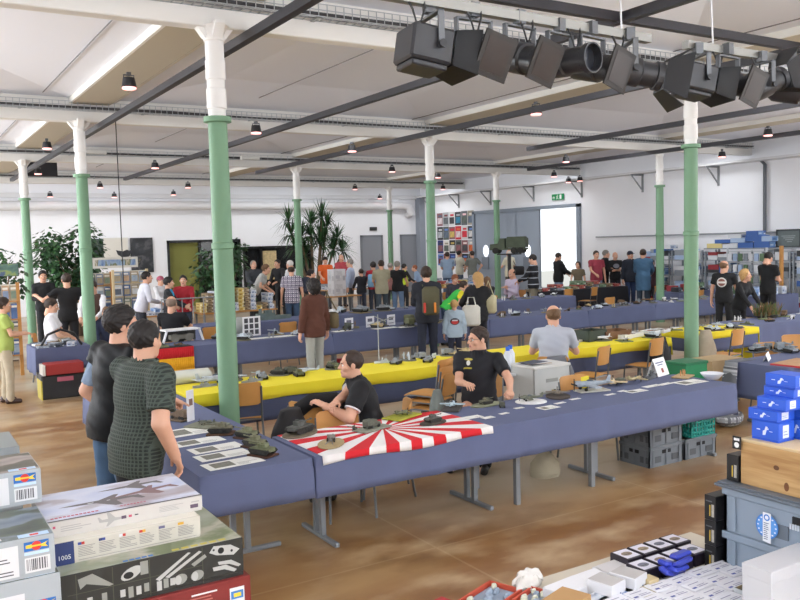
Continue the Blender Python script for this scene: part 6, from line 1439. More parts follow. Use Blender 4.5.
p = PZ(566, 597, TR+.08); kitbox('small brown cardboard carton beside the white boxes', p.x-.09, p.x+.09, p.y-.07, p.y+.07, TR+.001, TR+.08, M('#B08A5C', .8), None, name='carton', rotz=.3)
b = MB(); r = random.Random(8)
b.ball((0, 0, .03), (.1, .055, .035), 26); b.v = [(x*(1+.18*math.sin(y*120+z*60)), y*(1+.2*math.sin(x*90+z*50)), max(.001, z*(1+.3*math.sin(x*70+y*110)))) for x, y, z in b.v]
p = PZ(528, 583, TR+.03); tag(b.build('bubble_wrap', M('#CFCBC4', .25, noise=.15, nscale=30), loc=(p.x, p.y, TR+.01), rotz=.4), 'crumpled clear wrapping on top of the table corner by the trays', 'wrapping')
p = PZ(437, 602, TR+.06); kitbox('dark red box corner at the lower frame edge', p.x-.1, p.x+.07, p.y-.12, p.y+.02, TR+.001, TR+.06, M('#A8242C', .5), None, rotz=.25, name='carton')

# ------------------------------------------------------------------ goods under and behind the flag row
G5 = '#6A7076'
crate('transport_crate', 'grey crate on the floor under the flag row end, lower of the stacked pair', 6.3, 6.8, 5.62, 6.02, 0, .21, G5); crate('transport_crate', 'grey crate on top of another under the flag row end', 6.3, 6.8, 5.62, 6.02, .212, .42, G5)
crate('transport_crate', 'grey crate on the floor with a turquoise crate on it', 6.82, 7.32, 5.62, 6.02, 0, .21, G5)
tq = crate('turquoise_crate', 'turquoise lattice crate on the grey crate under the table end', 6.93, 7.31, 5.63, 6.0, .212, .47, '#2FA89C', grid=True)
b = MB(); b.lathe([(.15, 0), (.165, .04), (.145, .12), (.085, .2), (.03, .24), (.045, .28), (.0, .28)], 18); r = random.Random(2); b.v = [(x*(1+.06*math.sin(z*40+x*30)), y*(.8+.06*math.sin(z*33+y*40)), z) for x, y, z in b.v]
p = PZ(549, 478, 0); tag(b.build('cloth_sack', M('#A59C86', .95, noise=.15, nscale=12), loc=(p.x+.04, p.y+.1, 0)), 'beige tied cloth sack on the floor under the flag row', 'sack')
# green cutting mat box seen behind the table end, with the beige bag
p = PZ(686, 371, .76); crate('green_crate', 'dark green flat crate just behind the table end and bowl', p.x-.42, p.x+.12, 6.5, 6.85, 0, .93, '#157A48') if 0 else None
p = PY(686, 361, 6.6); b = MB(); b.box(p.x-.19, 6.45, 0, p.x+.2, 6.75, p.z, bev=.01); o = thing('green_bin', 'tall dark green bin behind the end of the flag row', 'bin', (0, 0, 0)); b.build('body', M('#12794A', .5, noise=.08, nscale=20), o, smooth=0); MB().box(p.x-.2, 6.44, p.z-.03, p.x+.21, 6.76, p.z+.005, bev=.008).build('rim', M('#0F6A40', .5), o, smooth=0)
p = PY(716, 358, 7.4); tag(cloth('beige_cover', 'x', 'cloth', p.x-.35, p.x+.3, 7.2, 7.6, p.z, (.5, .4, .3, .3), M('#B79E78', .9, noise=.1), seed=77, fold=.04), 'beige cloth draped over goods behind the green bin', 'cloth')
tag(MB().box(p.x-.33, 7.22, 0, p.x+.28, 7.58, p.z-.008).build('covered_carton', M('#9A8258', .8), smooth=0), 'brown carton hidden under the beige cloth', 'box')
# checked scarf hanging from the grey model table
SC_ = plaid_mat('#C6C9CE', '#9A9DA3', '#6C6F76', .09, .3)
cloth('checked_scarf', 'grey and white checked scarf hanging off the table corner to the floor', 'scarf', 8.6, 8.95, 6.3, 6.48, ZT+.006, (0, 0, .55, .6), SC_, seed=81, fold=.04, flare=.1)
tag(MB().ball((0, 0, 0), (.2, .16, .1), 14).ball((.14, .06, 0), (.16, .14, .08), 12).build('checked_bundle', SC_, loc=PZ(728, 418, .1)), 'crumpled checked bundle on the floor below the table end', 'cloth')
# black case and red crate under the dealer table by the leftmost columns
bx = thing('black_case', 'black carrying case on the floor below the cloth with long corner drop', 'case', (2.28, 14.05, 0)); MB().box(-.33, -.2, 0, .33, .2, .38, bev=.02).build('body', M('#1E1F22', .5), bx, smooth=0); MB().box(-.1, -.205, .27, .14, -.199, .34).build('label', M('#B05A6A', .6), bx, smooth=0); MB().box(-.34, -.19, .0, -.32, .19, .3).build('trim', M('#C8B848', .5), bx, smooth=0)
rc = thing('red_crate', 'red crate on the black carrying case, pale sheet at its side', 'crate', (2.3, 14.0, .381)); MB().box(-.28, -.18, 0, .28, .18, .17, bev=.01).build('body', M('#9A2A26', .5), rc, smooth=0); MB().box(-.33, -.18, 0, -.29, .15, .16).build('sheet', M('#D8D4CC', .6), rc, smooth=0)
# clear plastic storage bins beside the man in grey polo
CLR = M('#C9CCCA', .25, noise=.08, nscale=6)
pb_ = PY(540, 352, 7.35)
for k in range(2):
    t = thing('storage_bin', 'translucent plastic storage bin, %s of two beside the grey polo' % ('lower', 'upper')[k], 'storage bin', (pb_.x+.0, 7.35, .43*k)); b = MB()
    hx, hy = .27, .2
    for (a, c, d, e) in ((-hx, -hy, -hx+.006, hy), (hx-.006, -hy, hx, hy), (-hx, -hy, hx, -hy+.006), (-hx, hy-.006, hx, hy)): b.box(a, c, 0, d, e, .4)
    b.box(-hx, -hy, 0, hx, hy, .008); b.build('body', CLR, t, smooth=0); MB().box(-hx-.012, -hy-.012, .395, hx+.012, hy+.012, .425, bev=.006).build('lid', M('#DCDCD8', .4), t, smooth=0)
    for (x, z, c) in ((-.1, .1, '#8A8A84'), (.08, .12, '#A89868'), (.0, .25, '#9A9C98')): MB().box(x-.09, -hy+.0, z-.02, x+.09, -hy-.003, z+.02).build('contents', M(c, .7), t, smooth=0)
t = thing('papers', 'loose printed papers and magazines on the upper storage bin', 'paper', (pb_.x-.1, 7.35, .858)); b = MB(); r = random.Random(3)
t.name = 'magazine_pad'
for k in range(5): b.box(-.15, -.1, .004*k, .15, .1, .004*k+.003, k % 3, rotz_m(r.uniform(-.3, .3), (r.uniform(-.05, .05), r.uniform(-.03, .03), 0)))
b.build('sheets', [PAPER, M('#3C4658', .5), M('#C8B49A', .6)], t, smooth=0)
p = PY(504, 372, 7.7); wt = table('small white side table with bottles by the man in glasses', p.x-.3, p.x+.32, 7.45, 7.95, legs='4', name='side_table', top=M('#E2E2E4', .5))
for k, dx in enumerate((0, .12)):
    t = thing('water_bottle', 'clear water bottle with blue cap, %s of two behind the glasses' % ('nearer', 'farther')[k], 'bottle', (p.x-.02+dx, 7.6+.1*k, .746)); MB().lathe([(.05, 0), (.055, .02), (.055, .2), (.03, .25), (.022, .26), (.0, .265)], 16).build('body', M('#D4DAE2', .15), t); MB().lathe([(.026, .255), (.026, .3), (.0, .302)], 14).build('cap', M('#2F66C8', .4), t)
t = thing('magazine', 'dark covered magazine lying on the small white table', 'magazine', (p.x+.18, 7.6, .746), .3); MB().box(-.14, -.1, 0, .14, .1, .012).build('pages', PAPER, t, smooth=0); MB().box(-.142, -.102, .012, .142, .102, .014).build('cover', M('#2E3440', .4, noise=.5, nscale=20), t, smooth=0)
# jackets hung on chairs
def jacket_on(label, x, y, z0, z1, w_, d_, col, rz=0, name='jacket'):
    b = MB(); N, K = 18, 8; vs = []
    for j in range(K+1):
        v = j/K; z = z1+(z0-z1)*v; k = .55+.45*min(1, v*2.2)
        for i in range(N):
            a = 2*PI*i/N; r_ = 1+.08*math.sin(3*a+4*v)+.05*math.sin(7*a+9*v); vs.append((w_/2*k*r_*math.cos(a)*(1+.1*v), d_/2*r_*math.sin(a)*(.5+.5*min(1, v*3)), z))
    fs = [(j*N+(i+1) % N, j*N+i, (j+1)*N+i, (j+1)*N+(i+1) % N) for j in range(K) for i in range(N)]; fs += [tuple(range(N)), tuple(K*N+i for i in range(N))[::-1]]
    b.add(vs, fs); o = b.build(name, M(col, .85, noise=.15, nscale=10), loc=(x, y, 0), rotz=rz, smooth=1.2); return tag(o, label, 'jacket')
p = PZ(293, 412, .84); jacket_on('dark leather jacket bunched over the chair at the flag corner', p.x, p.y+.05, .3, .86, .42, .3, '#201E1F', .6)
p = PZ(322, 393, .95); b = MB(); b.tube([(-.22, 0, -.05), (-.1, .03, .02), (.12, .02, .02), (.24, -.04, -.1)], .07, 10); tag(b.build('jacket', M('#17171A', .85, noise=.1, nscale=8), loc=(p.x, p.y, .86), rotz=-.25, smooth=1.2), 'black jacket sleeve laid across the chair backs beside the seated man', 'jacket')
jacket_on('grey jacket over the chair of the man in pale grey polo', 6.93, 7.62, .25, .86, .46, .16, '#6E7076', -.2)
p = PZ(707, 336, .85); jacket_on('long beige coat hanging at the yellow cloth by the green column', 10.56, 8.3, .2, .84, .42, .2, '#A89C88', .1, 'coat')
p = PZ(671, 336, .85); jacket_on('black jacket hanging from the yellow table short of the column', p.x, 8.3, .3, .82, .36, .2, '#1E2026', .1)
jacket_on('pale grey-green coat on a chair behind the man with glasses', 4.86, 7.2, .35, .74, .22, .14, '#7C8480', .5, 'coat')
# things lying on the yellow cloth
t = thing('plastic_bag', 'clear plastic bag over a flat box on the yellow cloth below the German flag', 'bag', PZ(178, 382, .763)); MB().box(-.3, -.2, 0, .3, .2, .09, bev=.02).build('box', M('#C9C6B0', .7), t, smooth=1); b = MB(); b.box(-.33, -.23, .0, .33, .23, .13, bev=.05); b.v = [(x+.03*math.sin(y*20), y+.02*math.sin(x*14), z*(1+.25*math.sin(x*9+y*7))) for x, y, z in b.v]; b.build('wrap', M('#D2D3C8', .2, noise=.1, nscale=9), t, smooth=1.2)
for k, (px, py, w_, d_, h_, c, lab) in enumerate(((613, 338, .55, .3, .12, '#7A5434', 'brown wooden tray of goods on the yellow cloth'), (588, 340, .4, .3, .16, '#2F3A30', 'dark green box on the yellow cloth beside the wooden tray'), (635, 338, .5, .25, .06, '#E8E8E6', 'white tray on the yellow cloth, longest one'), (652, 333, .35, .25, .05, '#DDE0E0', 'white sheet pile on the yellow cloth beside the long tray'), (659, 332, .28, .22, .05, '#E4E4E2', 'white small tray next to the green column'), (556, 341, .4, .25, .03, '#D8D4C8', 'magazines spread on the yellow cloth beyond the grey polo'))):
    q = PZ(px, py, .764); t = thing('open_tray', lab, 'tray', (q.x, min(9.05, q.y+.15), .764), .08*k); b = MB(); b.box(-w_/2, -d_/2, 0, w_/2, d_/2, .008)
    for a in ((-w_/2, -d_/2, w_/2, -d_/2+.01), (-w_/2, d_/2-.01, w_/2, d_/2), (-w_/2, -d_/2, -w_/2+.01, d_/2), (w_/2-.01, -d_/2, w_/2, d_/2)): b.box(a[0], a[1], 0, a[2], a[3], h_)
    b.build('case', M(c, .6), t, smooth=0); b = MB(); r = random.Random(k)
    for i in range(7): b.box(-.04, -.03, 0, .04, .03, h_*.5+.02*r.random(), i % 3, rotz_m(r.uniform(0, 3), (r.uniform(-w_*.35, w_*.35), r.uniform(-d_*.3, d_*.3), .008)))
    b.build('contents', [M('#B8B4AC', .7), M('#8A4A32', .7), M('#3A3C40', .6)], t, smooth=0)
tag(MB().lathe([(.12, 0), (.14, .05), (.12, .16), (.08, .2), (.0, .21)], 14).build('red_helmet', M('#A8202C', .3), loc=PZ(370, 360, .3)*1+Vector((0, 1.2, -.3))), 'shiny red bag standing on the floor behind the yellow table', 'bag')
# ================================================================== stage lighting bars near the viewer
BAR = M('#8F8E89', .4, .5); BLKM = M('#1B1C1F', .45); BLK2 = M('#26272B', .4); BRNF = M('#17120F', .5)
def bar(label, A, B):
    t = thing('lighting_bar', label, 'lighting bar', A); d = Vector(B)-Vector(A)
    b = MB(); b.bar((0, 0, 0), d, .05, .05); b.build('tube', BAR, t, smooth=0)
    for k, f in enumerate((.12, .88)):
        b = MB(); q = d*f; b.tube([q+Vector((0, 0, .02)), q+Vector((.02, .03, .35)), q+Vector((0, .1, 4.42-A[2]))], .006, 5); b.build('hanger', M('#C9CACC', .3, .5), t)
    r = random.Random(int(A[0]*10))
    for k in range(5):
        f = .1+.18*k; q = d*f; b = MB(); b.tube([q+Vector((0, 0, .03)), q+Vector((.03, -.03, -.06)), q+Vector((.06, -.035, -.13-.03*r.random())), q+Vector((.1, -.03, -.05)), q+Vector((.12, 0, .03))], .006, 5); b.build('cable', M('#1C1C1E', .6), t)
    return t
ZB = 3.5
A1, B1 = PZ(440, -4, ZB), PZ(645, 40, ZB); A1.y = 3.5; B1.y = 3.6
bar('grey lighting bar with five black lamps, nearer the frame middle', (A1.x-.35, 3.52, ZB), (B1.x, 3.6, ZB))
bar('grey lighting bar with black lamps at the upper frame edge', (PZ(684, 45, ZB).x, 3.6, ZB), (6.6, 3.6, ZB))
for k, (y, x0, x1, w) in enumerate(((5.97, 4.6, 9.9, 'above the grey lamp bars'),)):
    m = MB(); m.box(x0, y-.04, 4.41, x1, y+.04, 4.435); m.box(x0, y-.04, 4.435, x1, y-.02, 4.5); m.box(x0, y+.02, 4.435, x1, y+.04, 4.5); tag(m.build('lighting_track', TRK, smooth=0), 'black lighting track running across the hall '+w, 'lighting track', 'ceiling lighting tracks')
def yoke(t, w, h, top, R=None):
    b = MB(); b.box(-w/2-.012, -.018, -.02, -w/2, .018, h); b.box(w/2, -.018, -.02, w/2+.012, .018, h); b.box(-w/2-.012, -.018, h-.012, w/2+.012, .018, h); b.tube([(0, 0, h), (0, 0, top)], .012, 8); b.box(-.03, -.03, top-.03, .03, .03, top+.055)
    b.build('yoke', M('#5E6063', .4, .4), t, smooth=0)
    for s in (-1, 1): b = MB(); b.lathe([(.022, 0), (.022, .02), (.0, .022)], 12, 0, Matrix.Translation((s*(w/2+.012), 0, 0)) @ Matrix.Rotation(s*PI/2, 4, 'Y')); b.build('knob', BLKM, t)
def flood(label, loc, rz, pitch, s=1.0):
    """square floodlight with hood: light leaves along local +Y"""
    t = thing('flood_light', label, 'stage light', loc, rz, scale=s); R = Matrix.Rotation(pitch, 4, 'X'); yoke(t, .3, .19, .235)
    b = MB(); b.box(-.14, -.17, -.1, .14, .09, .1, 0, R, bev=.015); b.box(-.12, -.15, -.135, .12, .07, -.1, 0, R, bev=.008)
    for k in range(4): b.box(-.144, -.15+.06*k, -.07, -.138, -.12+.06*k, .07, 0, R)
    b.build('housing', BLK2, t, smooth=0)
    b = MB(); o = [(-.14, -.1), (.14, -.1), (.14, .1), (-.14, .1)]; vs = [(x, .09, z) for x, z in o]+[(x*1.22, .24, z*1.3) for x, z in o]; b.add(vs, [(i, (i+1) % 4, 4+(i+1) % 4, 4+i) for i in range(4)]+[(4+i, 4+(i+1) % 4, (i+1) % 4, i) for i in range(4)], 0, R); b.build('hood', BLKM, t, smooth=0)
    b = MB(); b.box(-.12, .085, -.08, .12, .095, .08, 0, R); b.build('glass', M('#3A3C40', .1), t, smooth=0)
    b = MB(); b.box(-.146, -.1, -.03, -.141, -.02, .04, 0, R); b.box(-.147, -.09, -.025, -.1455, -.05, -.0, 1, R); b.build('rating_plate', [M('#2F5F96', .4), M('#E4E8EC', .5)], t, smooth=0)
    return t
def spot(label, loc, rz, pitch, s=1.0, doors=False, frame=False, L=.34, open_=False):
    t = thing('stage_spotlight', label, 'stage light', loc, rz, scale=s); R = Matrix.Rotation(pitch, 4, 'X'); yoke(t, .24, .2, .24); RY = R @ Matrix.Rotation(-PI/2, 4, 'X')
    b = MB(); b.lathe([(.0, -.17), (.07, -.165), (.095, -.13), (.1, -.02), (.1, .06), (.085, .07), (.085, L-.17+.0), (.1, L-.165), (.1, L-.12), (.09, L-.12), (.085, L-.2)], 22, 0, RY); b.build('housing', BLK2, t)
    b = MB(); b.lathe([(.0, L-.185), (.086, L-.185), (.086, L-.18), (.0, L-.175)], 20, 0, RY); b.build('lens', M('#2B2D33', .08), t)
    y = L-.12
    if frame:
        b = MB(); b.box(-.12, y, -.13, .12, y+.012, .13, 0, R @ Matrix.Rotation(-.22, 4, 'Y')); b.build('colour_frame', BRNF, t, smooth=0); b = MB(); b.box(-.09, y+.012, -.1, .09, y+.014, .1, 0, R @ Matrix.Rotation(-.22, 4, 'Y')); b.build('filter', M('#1E110C', .3, noise=.5, nscale=14), t, smooth=0)
    if doors:
        for a in range(4):
            b = MB(); w0, w1, l = .1, .16, .17; vs = [(-w0, .1, 0), (w0, .1, 0), (w1, .1+l*.55, l*.85), (-w1, .1+l*.55, l*.85)]; vs += [(x, z+.005, yy) for x, z, yy in vs]
            b.add([(x, y+yy, z) for x, z, yy in vs], [(0, 1, 2, 3), (7, 6, 5, 4), (0, 4, 5, 1), (1, 5, 6, 2), (2, 6, 7, 3), (3, 7, 4, 0)], 0, R @ Matrix.Rotation(a*PI/2, 4, 'Y')); b.build('barn_door', BLKM, t, smooth=0)
    return t
def hang(px, py, s=.8): p = PY(px, py, 3.56); return Vector((p.x, p.y, ZB-.235*s-.03))
WX = -YAW            # heading straight away from the viewer
def ah(a): return -YAW-math.radians(a)
flood('box floodlight with open hood, first lamp from the frame middle', hang(430, 40, .85), ah(68), -.16, .88)
spot('spotlight with square dark filter frame beside the box floodlight', hang(474, 50), ah(150), -.3, .86, frame=True)
spot('tube spotlight with brown filter frame, middle lamp of the nearer bar', hang(520, 58), ah(143), -.3, .86, frame=True)
spot('spotlight turned to show its round open end', hang(560, 60), ah(140), -.05, .82, L=.4)
spot('spotlight with brown filter frame, last but one of the nearer bar', hang(592, 68), ah(140), -.25, .86, frame=True)
spot('spotlight with spread barn doors between the two bars', hang(630, 76), ah(88), -.2, .86, doors=True)
flood('box floodlight with blue plate, first lamp of the far bar', hang(698, 84, .85), ah(80), -.2, .82)
spot('spotlight with brown filter frame on the far bar', hang(728, 90), ah(145), -.3, .86, frame=True)
spot('spotlight with barn doors at the upper frame edge', hang(762, 92), ah(70), .4, .8, doors=True)
spot('last tube spotlight at the frame edge', hang(792, 98), ah(110), -.2, .9)
# ================================================================== dealers' shelves, racks, posters
RACKM = M('#8E959C', .4, .4)
def shelf_unit(label, x0, x1, y0, y1, h, levels, mat=None, name='shelf_rack', group=None):
    t = thing(name, label, 'shelf', ((x0+x1)/2, (y0+y1)/2, 0), 0, group); hx, hy = (x1-x0)/2, (y1-y0)/2; mt = mat or RACKM
    for sx in (-1, 1):
        for sy in (-1, 1): MB().box(sx*hx-.02, sy*hy-.02, 0, sx*hx+.02, sy*hy+.02, h).build('post', mt, t, smooth=0)
    for z in levels: MB().box(-hx, -hy, z-.025, hx, hy, z).build('shelf', mt, t, smooth=0)
    return t
KBM = {}
def kit(name, label, loc, rz, w, d, h, cols, group, cat='box'):
    """printed kit box: picture panel on the long face and top, white text bar"""
    b = MB(); b.box(-w/2, -d/2, 0, w/2, d/2, h, 0)
    for (P0, U, V, N, L, H) in ((Vector((-w/2, -d/2, 0)), Vector((1, 0, 0)), Vector((0, 0, 1)), Vector((0, -1, 0)), w, h), (Vector((-w/2, d/2, 0)), Vector((0, -1, 0)), Vector((0, 0, 1)), Vector((-1, 0, 0)), d, h), (Vector((-w/2, -d/2, h)), Vector((1, 0, 0)), Vector((0, 1, 0)), Vector((0, 0, 1)), w, d)):
        face_quads(b, P0, U, V, N, [(L*.06, H*.12, L*.7, H*.88, 1), (L*.74, H*.15, L*.95, H*.5, 2), (L*.15, H*.3, L*.5, H*.55, 3)], .002)
    o = b.build(name, [M(cols[0], .5), M(cols[1], .5, noise=.4, nscale=9), M(cols[2], .5), M(cols[3], .5)], loc=loc, rotz=rz, smooth=0); return tag(o, label, cat, group)
KC = {'blue': ('#3C63A8', '#7FA2D2', '#E4E8F0', '#C8D8EC'), 'white': ('#DCDFE4', '#B4C0D4', '#8A98B0', '#5E6E90'), 'grey': ('#8C939B', '#A6B0BC', '#DADDE2', '#5A646E'), 'pale blue': ('#A8BEDC', '#6E94C8', '#EEF0F4', '#4A6AA0'), 'red': ('#9A3038', '#C87060', '#E8E0D8', '#5A2024'), 'brown': ('#7A6650', '#A08C68', '#DCD4C4', '#4C3E30'), 'yellow': ('#D8C88A', '#C8A848', '#EEE8D0', '#8A6C30'), 'dark': ('#2E3238', '#565E6A', '#C8CCD4', '#1E2024'), 'green': ('#5E7A5C', '#8AA486', '#DCE4D8', '#3C5038')}
r = random.Random(21)
# steel racks along the white side wall
SX0, SX1 = 20.15, 20.75
units = [(17.15, 18.25, 'nearest the denim coat'), (15.95, 17.05, 'behind the green columns'), (14.75, 15.85, 'behind the round emblem'), (13.2, 14.0, 'behind the reading man'), (12.1, 13.1, 'at the frame edge')]
n_ = 0
for k, (ya, yb, w_) in enumerate(units):
    lv = (.12, .62, 1.1, 1.56); h = (1.75, 1.84, 1.8, 1.8, 1.75)[k]
    shelf_unit('grey steel rack of model kits along the white wall, '+w_, SX0, SX1, ya, yb, h, lv, group='steel kit racks')
    for li, z in enumerate(lv):
        y = yb-.06; i = 0; top_room = (lv[li+1]-z-.05) if li+1 < len(lv) else .3
        while y > ya+.3:
            w = r.uniform(.24, .42)
            if y-w < ya+.04: break
            st = z+.001; cnt = 0
            while st < z+top_room-.1 and cnt < 3:
                hh = r.uniform(.07, .16)
                if st+hh > z+top_room: break
                cname = r.choice(('blue', 'pale blue', 'pale blue', 'white', 'white', 'white', 'grey', 'grey', 'dark', 'red')); i += 1; n_ += 1
                kit('kit_box', '%s kit box, %s on the %s shelf of the rack %s' % (cname, ordw(i), ordw(li+1), w_), (SX0+.24, y-w/2, st), PI/2, w, .4, hh, KC[cname], 'kit boxes on the steel racks'); st += hh+.001; cnt += 1
            y -= w+.02
# boxes heaped on top of the racks
heap = [(15.62, 'yellow', .5, .13, 0), (15.1, 'white', .48, .11, 0), (14.6, 'blue', .48, .15, 0), (14.1, 'blue', .46, .17, 0), (15.35, 'blue', .5, .11, 1), (14.85, 'pale blue', .46, .12, 1), (14.35, 'blue', .5, .17, 1), (13.95, 'pale blue', .3, .14, 1), (14.95, 'white', .42, .1, 2), (14.4, 'blue', .36, .12, 2), (12.85, 'white', .42, .1, 0), (12.35, 'blue', .45, .14, 0), (16.6, 'pale blue', .4, .12, 0), (17.6, 'blue', .45, .13, 0), (17.9, 'grey', .12, .12, 0), (17.4, 'white', .4, .12, 1)]
cov = {}
MB().box(20.14, 13.15, 1.86, 20.8, 15.9, 1.89).build('shelf_board', RACKM, smooth=0)
o = bpy.data.objects['shelf_board']; tag(o, 'long grey shelf board across the tops of the kit racks', 'shelf')
for q in (13.2, 14.35, 15.85): 
    MB().box(20.74, q-.02, 0, 20.79, q+.02, 1.86).build('post', RACKM, o, smooth=0)
base_z = lambda y: 1.891 if 13.15 < y < 15.9 else 1.752
lvz = {}
for k, (y, c, w, h, l) in enumerate(sorted(heap, key=lambda t: t[4])):
    z = base_z(y)
    for (yy, ww, zt) in cov.get('a', []):
        if abs(yy-y) < (w+ww)/2-.001: z = max(z, zt+.001)
    cov.setdefault('a', []).append((y, w, z+h))
    kit('kit_box', '%s kit box lying on top of the steel racks, %s counted upward' % (c, ordw(k+1)), (20.42, y, z), PI/2, w, .36, h, KC[c], 'kit boxes on top of the racks')
bd = PX(762, 248, 20.6); t = thing('blackboard', 'dark grey framed board standing on the kit racks beside the wall pipe', 'board', (20.55, 13.5, 1.895)); t.scale = (1, .68, .72); b = MB(); b.box(-.02, -.5, 0, .0, .5, .62); b.build('panel', M('#6A7474', .7, noise=.2, nscale=6), t, smooth=0)
b = MB()
for q in ((-.04, -.52, 0, .01, -.47, .64), (-.04, .47, 0, .01, .52, .64), (-.04, -.52, .6, .01, .52, .66), (-.04, -.52, -.0, .01, .52, .04)): b.box(q[0], q[1], q[2], q[3], q[4], q[5])
for k in range(4): b.box(-.024, -.3+.05*k, .4-.07*k, -.021, .3-.08*k, .42-.07*k, 1)
b.build('frame', [M('#3A4044', .5), M('#A8B0B0', .7)], t, smooth=0)
# wire display of small packets between the racks
t = thing('packet_display', 'tall white wire display hung with rows of small packets', 'display', (19.95, 14.35, 0)); b = MB()
for s in (-.6, .6): b.box(-.02, s-.02, 0, .02, s+.02, 1.9)
for z in (.3, .6, .9, 1.2, 1.5, 1.8): b.box(-.015, -.6, z-.01, .015, .6, z+.01)
for s in (-.6, .6): b.box(-.2, s-.02, 0, .2, s+.02, .04)
b.build('frame', M('#C8CCD0', .5), t, smooth=0)
for li, z in enumerate((1.78, 1.48, 1.18, .88)):
    for k in range(7):
        y = -.5+.165*k; kk = ('white', 'pale blue', 'green', 'grey')[(li*3+k) % 4] if k < 6 else 'green'
        kit('hang_packet', '%s packet, %s of the %s row down on the wire display' % (kk, ordw(k+1), ordw(li+1)), (19.95-.035, 14.35-y, z-.24), PI/2, .12, .03, .2, KC[kk], 'packets on the wire display', 'packet')
# wooden upright post of another display
tag(MB().box(19.5, 13.0, 0, 19.58, 13.08, 1.95, bev=.005).build('wooden_post', WOOD, smooth=0), 'slim wooden post beside the reading man', 'post')
# low dealers' tables with goods before the racks
for k, (a, b_, y) in enumerate(((18.0, 19.6, 15.0), (17.9, 19.5, 12.6))):
    table('dealer table before the steel racks, %s the reading man' % ('behind', 'beyond')[k], a, b_, y, y+.75, legs='4'); cloth('tablecloth', 'blue cloth on the dealer table before the steel racks, %s the reading man' % ('behind', 'beyond')[k], 'tablecloth', a-.03, b_+.03, y-.03, y+.78, ZT, (.5, .3, .3, .5), BLUE, seed=90+k, res=.12)
    for i in range(8):
        c = r.choice(list(KC)); kit('kit_box', '%s kit box, %s on the dealer table %s the reading man' % (c, ordw(i+1), ('behind', 'beyond')[k]), (a+.15+.18*i, y+.2+.3*(i % 2), .76), r.uniform(-.2, .2)+PI/2, .26, .16, r.uniform(.06, .2), KC[c], 'kits on the tables before the racks')
# --- left side: magazine racks
COVERS = ['#7A8AA4', '#A89A80', '#5C6470', '#B89878', '#8E9EAE', '#D0D4D8', '#7A8A78', '#C8BEAC', '#4E6A98', '#9CACBC']
def magazine_rack(label, pxa, pxb, Y, z0, rows, cols, tall, key, frame=WOOD):
    a, c = PY(pxa, 280, Y), PY(pxb, 280, Y); t = thing('magazine_rack', label, 'rack', ((a.x+c.x)/2, Y, 0)); hx = (c.x-a.x)/2
    for s in (-1, 1): MB().box(s*hx-.03, -.03, 0, s*hx+.03, .03, tall).build('post', frame, t, smooth=0)
    MB().box(-hx, .0, z0-.1, hx, .02, tall-.03).build('back_panel', M('#D2CCBE', .7), t, smooth=0)
    for i in range(rows): MB().box(-hx, -.07, z0+(tall-z0)*i/rows-.02, hx, .0, z0+(tall-z0)*i/rows).build('ledge', frame, t, smooth=0)
    rr = random.Random(len(label)); hh = (tall-z0)/rows
    for i in range(rows):
        for j in range(cols):
            w = 2*hx/cols*.88; x = (a.x+c.x)/2-hx+(j+.5)*2*hx/cols; col = rr.choice(COVERS)
            b = MB(); b.box(-w/2, -.012, 0, w/2, 0, hh*.84, 0); b.box(-w*.4, -.0135, hh*.12, w*.4, -.012, hh*.55, 1); b.box(-w*.42, -.0138, hh*.62, w*.3, -.012, hh*.74, 2)
            o = b.build('magazine', [M(col, .5), M(rr.choice(COVERS), .5, noise=.5, nscale=9), M('#E0DCD4', .5)], loc=(x, Y-.015, z0+hh*i+.001), smooth=0); tag(o, 'magazine cover, %s in the %s row up of the %s' % (ordw(j+1), ordw(i+1), key), 'magazine', 'magazines in the racks')
magazine_rack('pale wooden rack of magazines beside the man in white shirt', 113, 147, 21.8, .45, 4, 4, 1.8, 'pale wooden rack', M('#D8C49C', .6))
magazine_rack('magazine rack behind the second near column', 88, 111, 22.4, .4, 4, 3, 1.75, 'rack behind the column')
magazine_rack('wooden rack of kits and papers at the frame edge', -8, 17, 17.0, .4, 4, 3, 1.75, 'rack at the frame edge')
# pictures leaning and hanging over the racks
def picture(label, pxa, pya, pxb, pyb, Y, cols, scale=(4, 1, 4), white=False):
    a, c = PY(pxa, pya, Y), PY(pxb, pyb, Y); b = MB(); w, h = abs(c.x-a.x), abs(a.z-c.z); b.box(-w/2, -.01, -h/2, w/2, .01, h/2, 0); e = .01 if not white else .06
    b.box(-w/2+e, -.012, -h/2+e, w/2-e, -.01, h/2-e, 1)
    return tag(b.build('poster', [M('#DAD8D0' if white else '#22242A', .5), art('poster_art', cols, scale)], loc=((a.x+c.x)/2, Y, (a.z+c.z)/2), smooth=0), label, 'poster')
picture('dark green poster partly behind the second near column', 91, 239, 104, 258, 32.33, ('#24342E', '#34483E', '#1C2428'), (3, 1, 3))
sp = picture('white poster with a dark ship silhouette on the back wall', 103, 238, 129, 262, 32.33, ('#DCD8CE', '#D8D4CA'), (1, 1, 1), True)
b = MB(); b.prism([(-.62, .1), (-.5, -.25), (-.2, -.45), (.3, -.42), (.55, -.1), (.62, .15), (.35, .02), (.2, .12), (-.1, .0), (-.4, .05)], .012, .016, 0, Matrix.Rotation(PI/2, 4, 'X')); b.v = [(x*.5+.3, y-.0, z*.5-.05) for x, y, z in b.v]; b.build('silhouette', M('#2A2C30', .6), sp, smooth=0)
picture('large dark photo poster beside the dark window', 130, 238, 154, 272, 32.33, ('#1A1D22', '#262A30', '#4A4A4E', '#1E2228', '#7A7050'), (2, 1, 2.4))
picture('row of small aircraft pictures above the magazine racks', 92, 258, 138, 267, 22.5, ('#5A7AB0', '#9AB0C8', '#6A7248', '#C8C0A8', '#3E4E70'), (5, 1, 2), True)
picture('landscape banner on top of the rack at the frame edge', -8, 264, 19, 276, 17.0, ('#3A5258', '#5A7A6A', '#8A9A58', '#4A5A78'), (3, 1, 5))
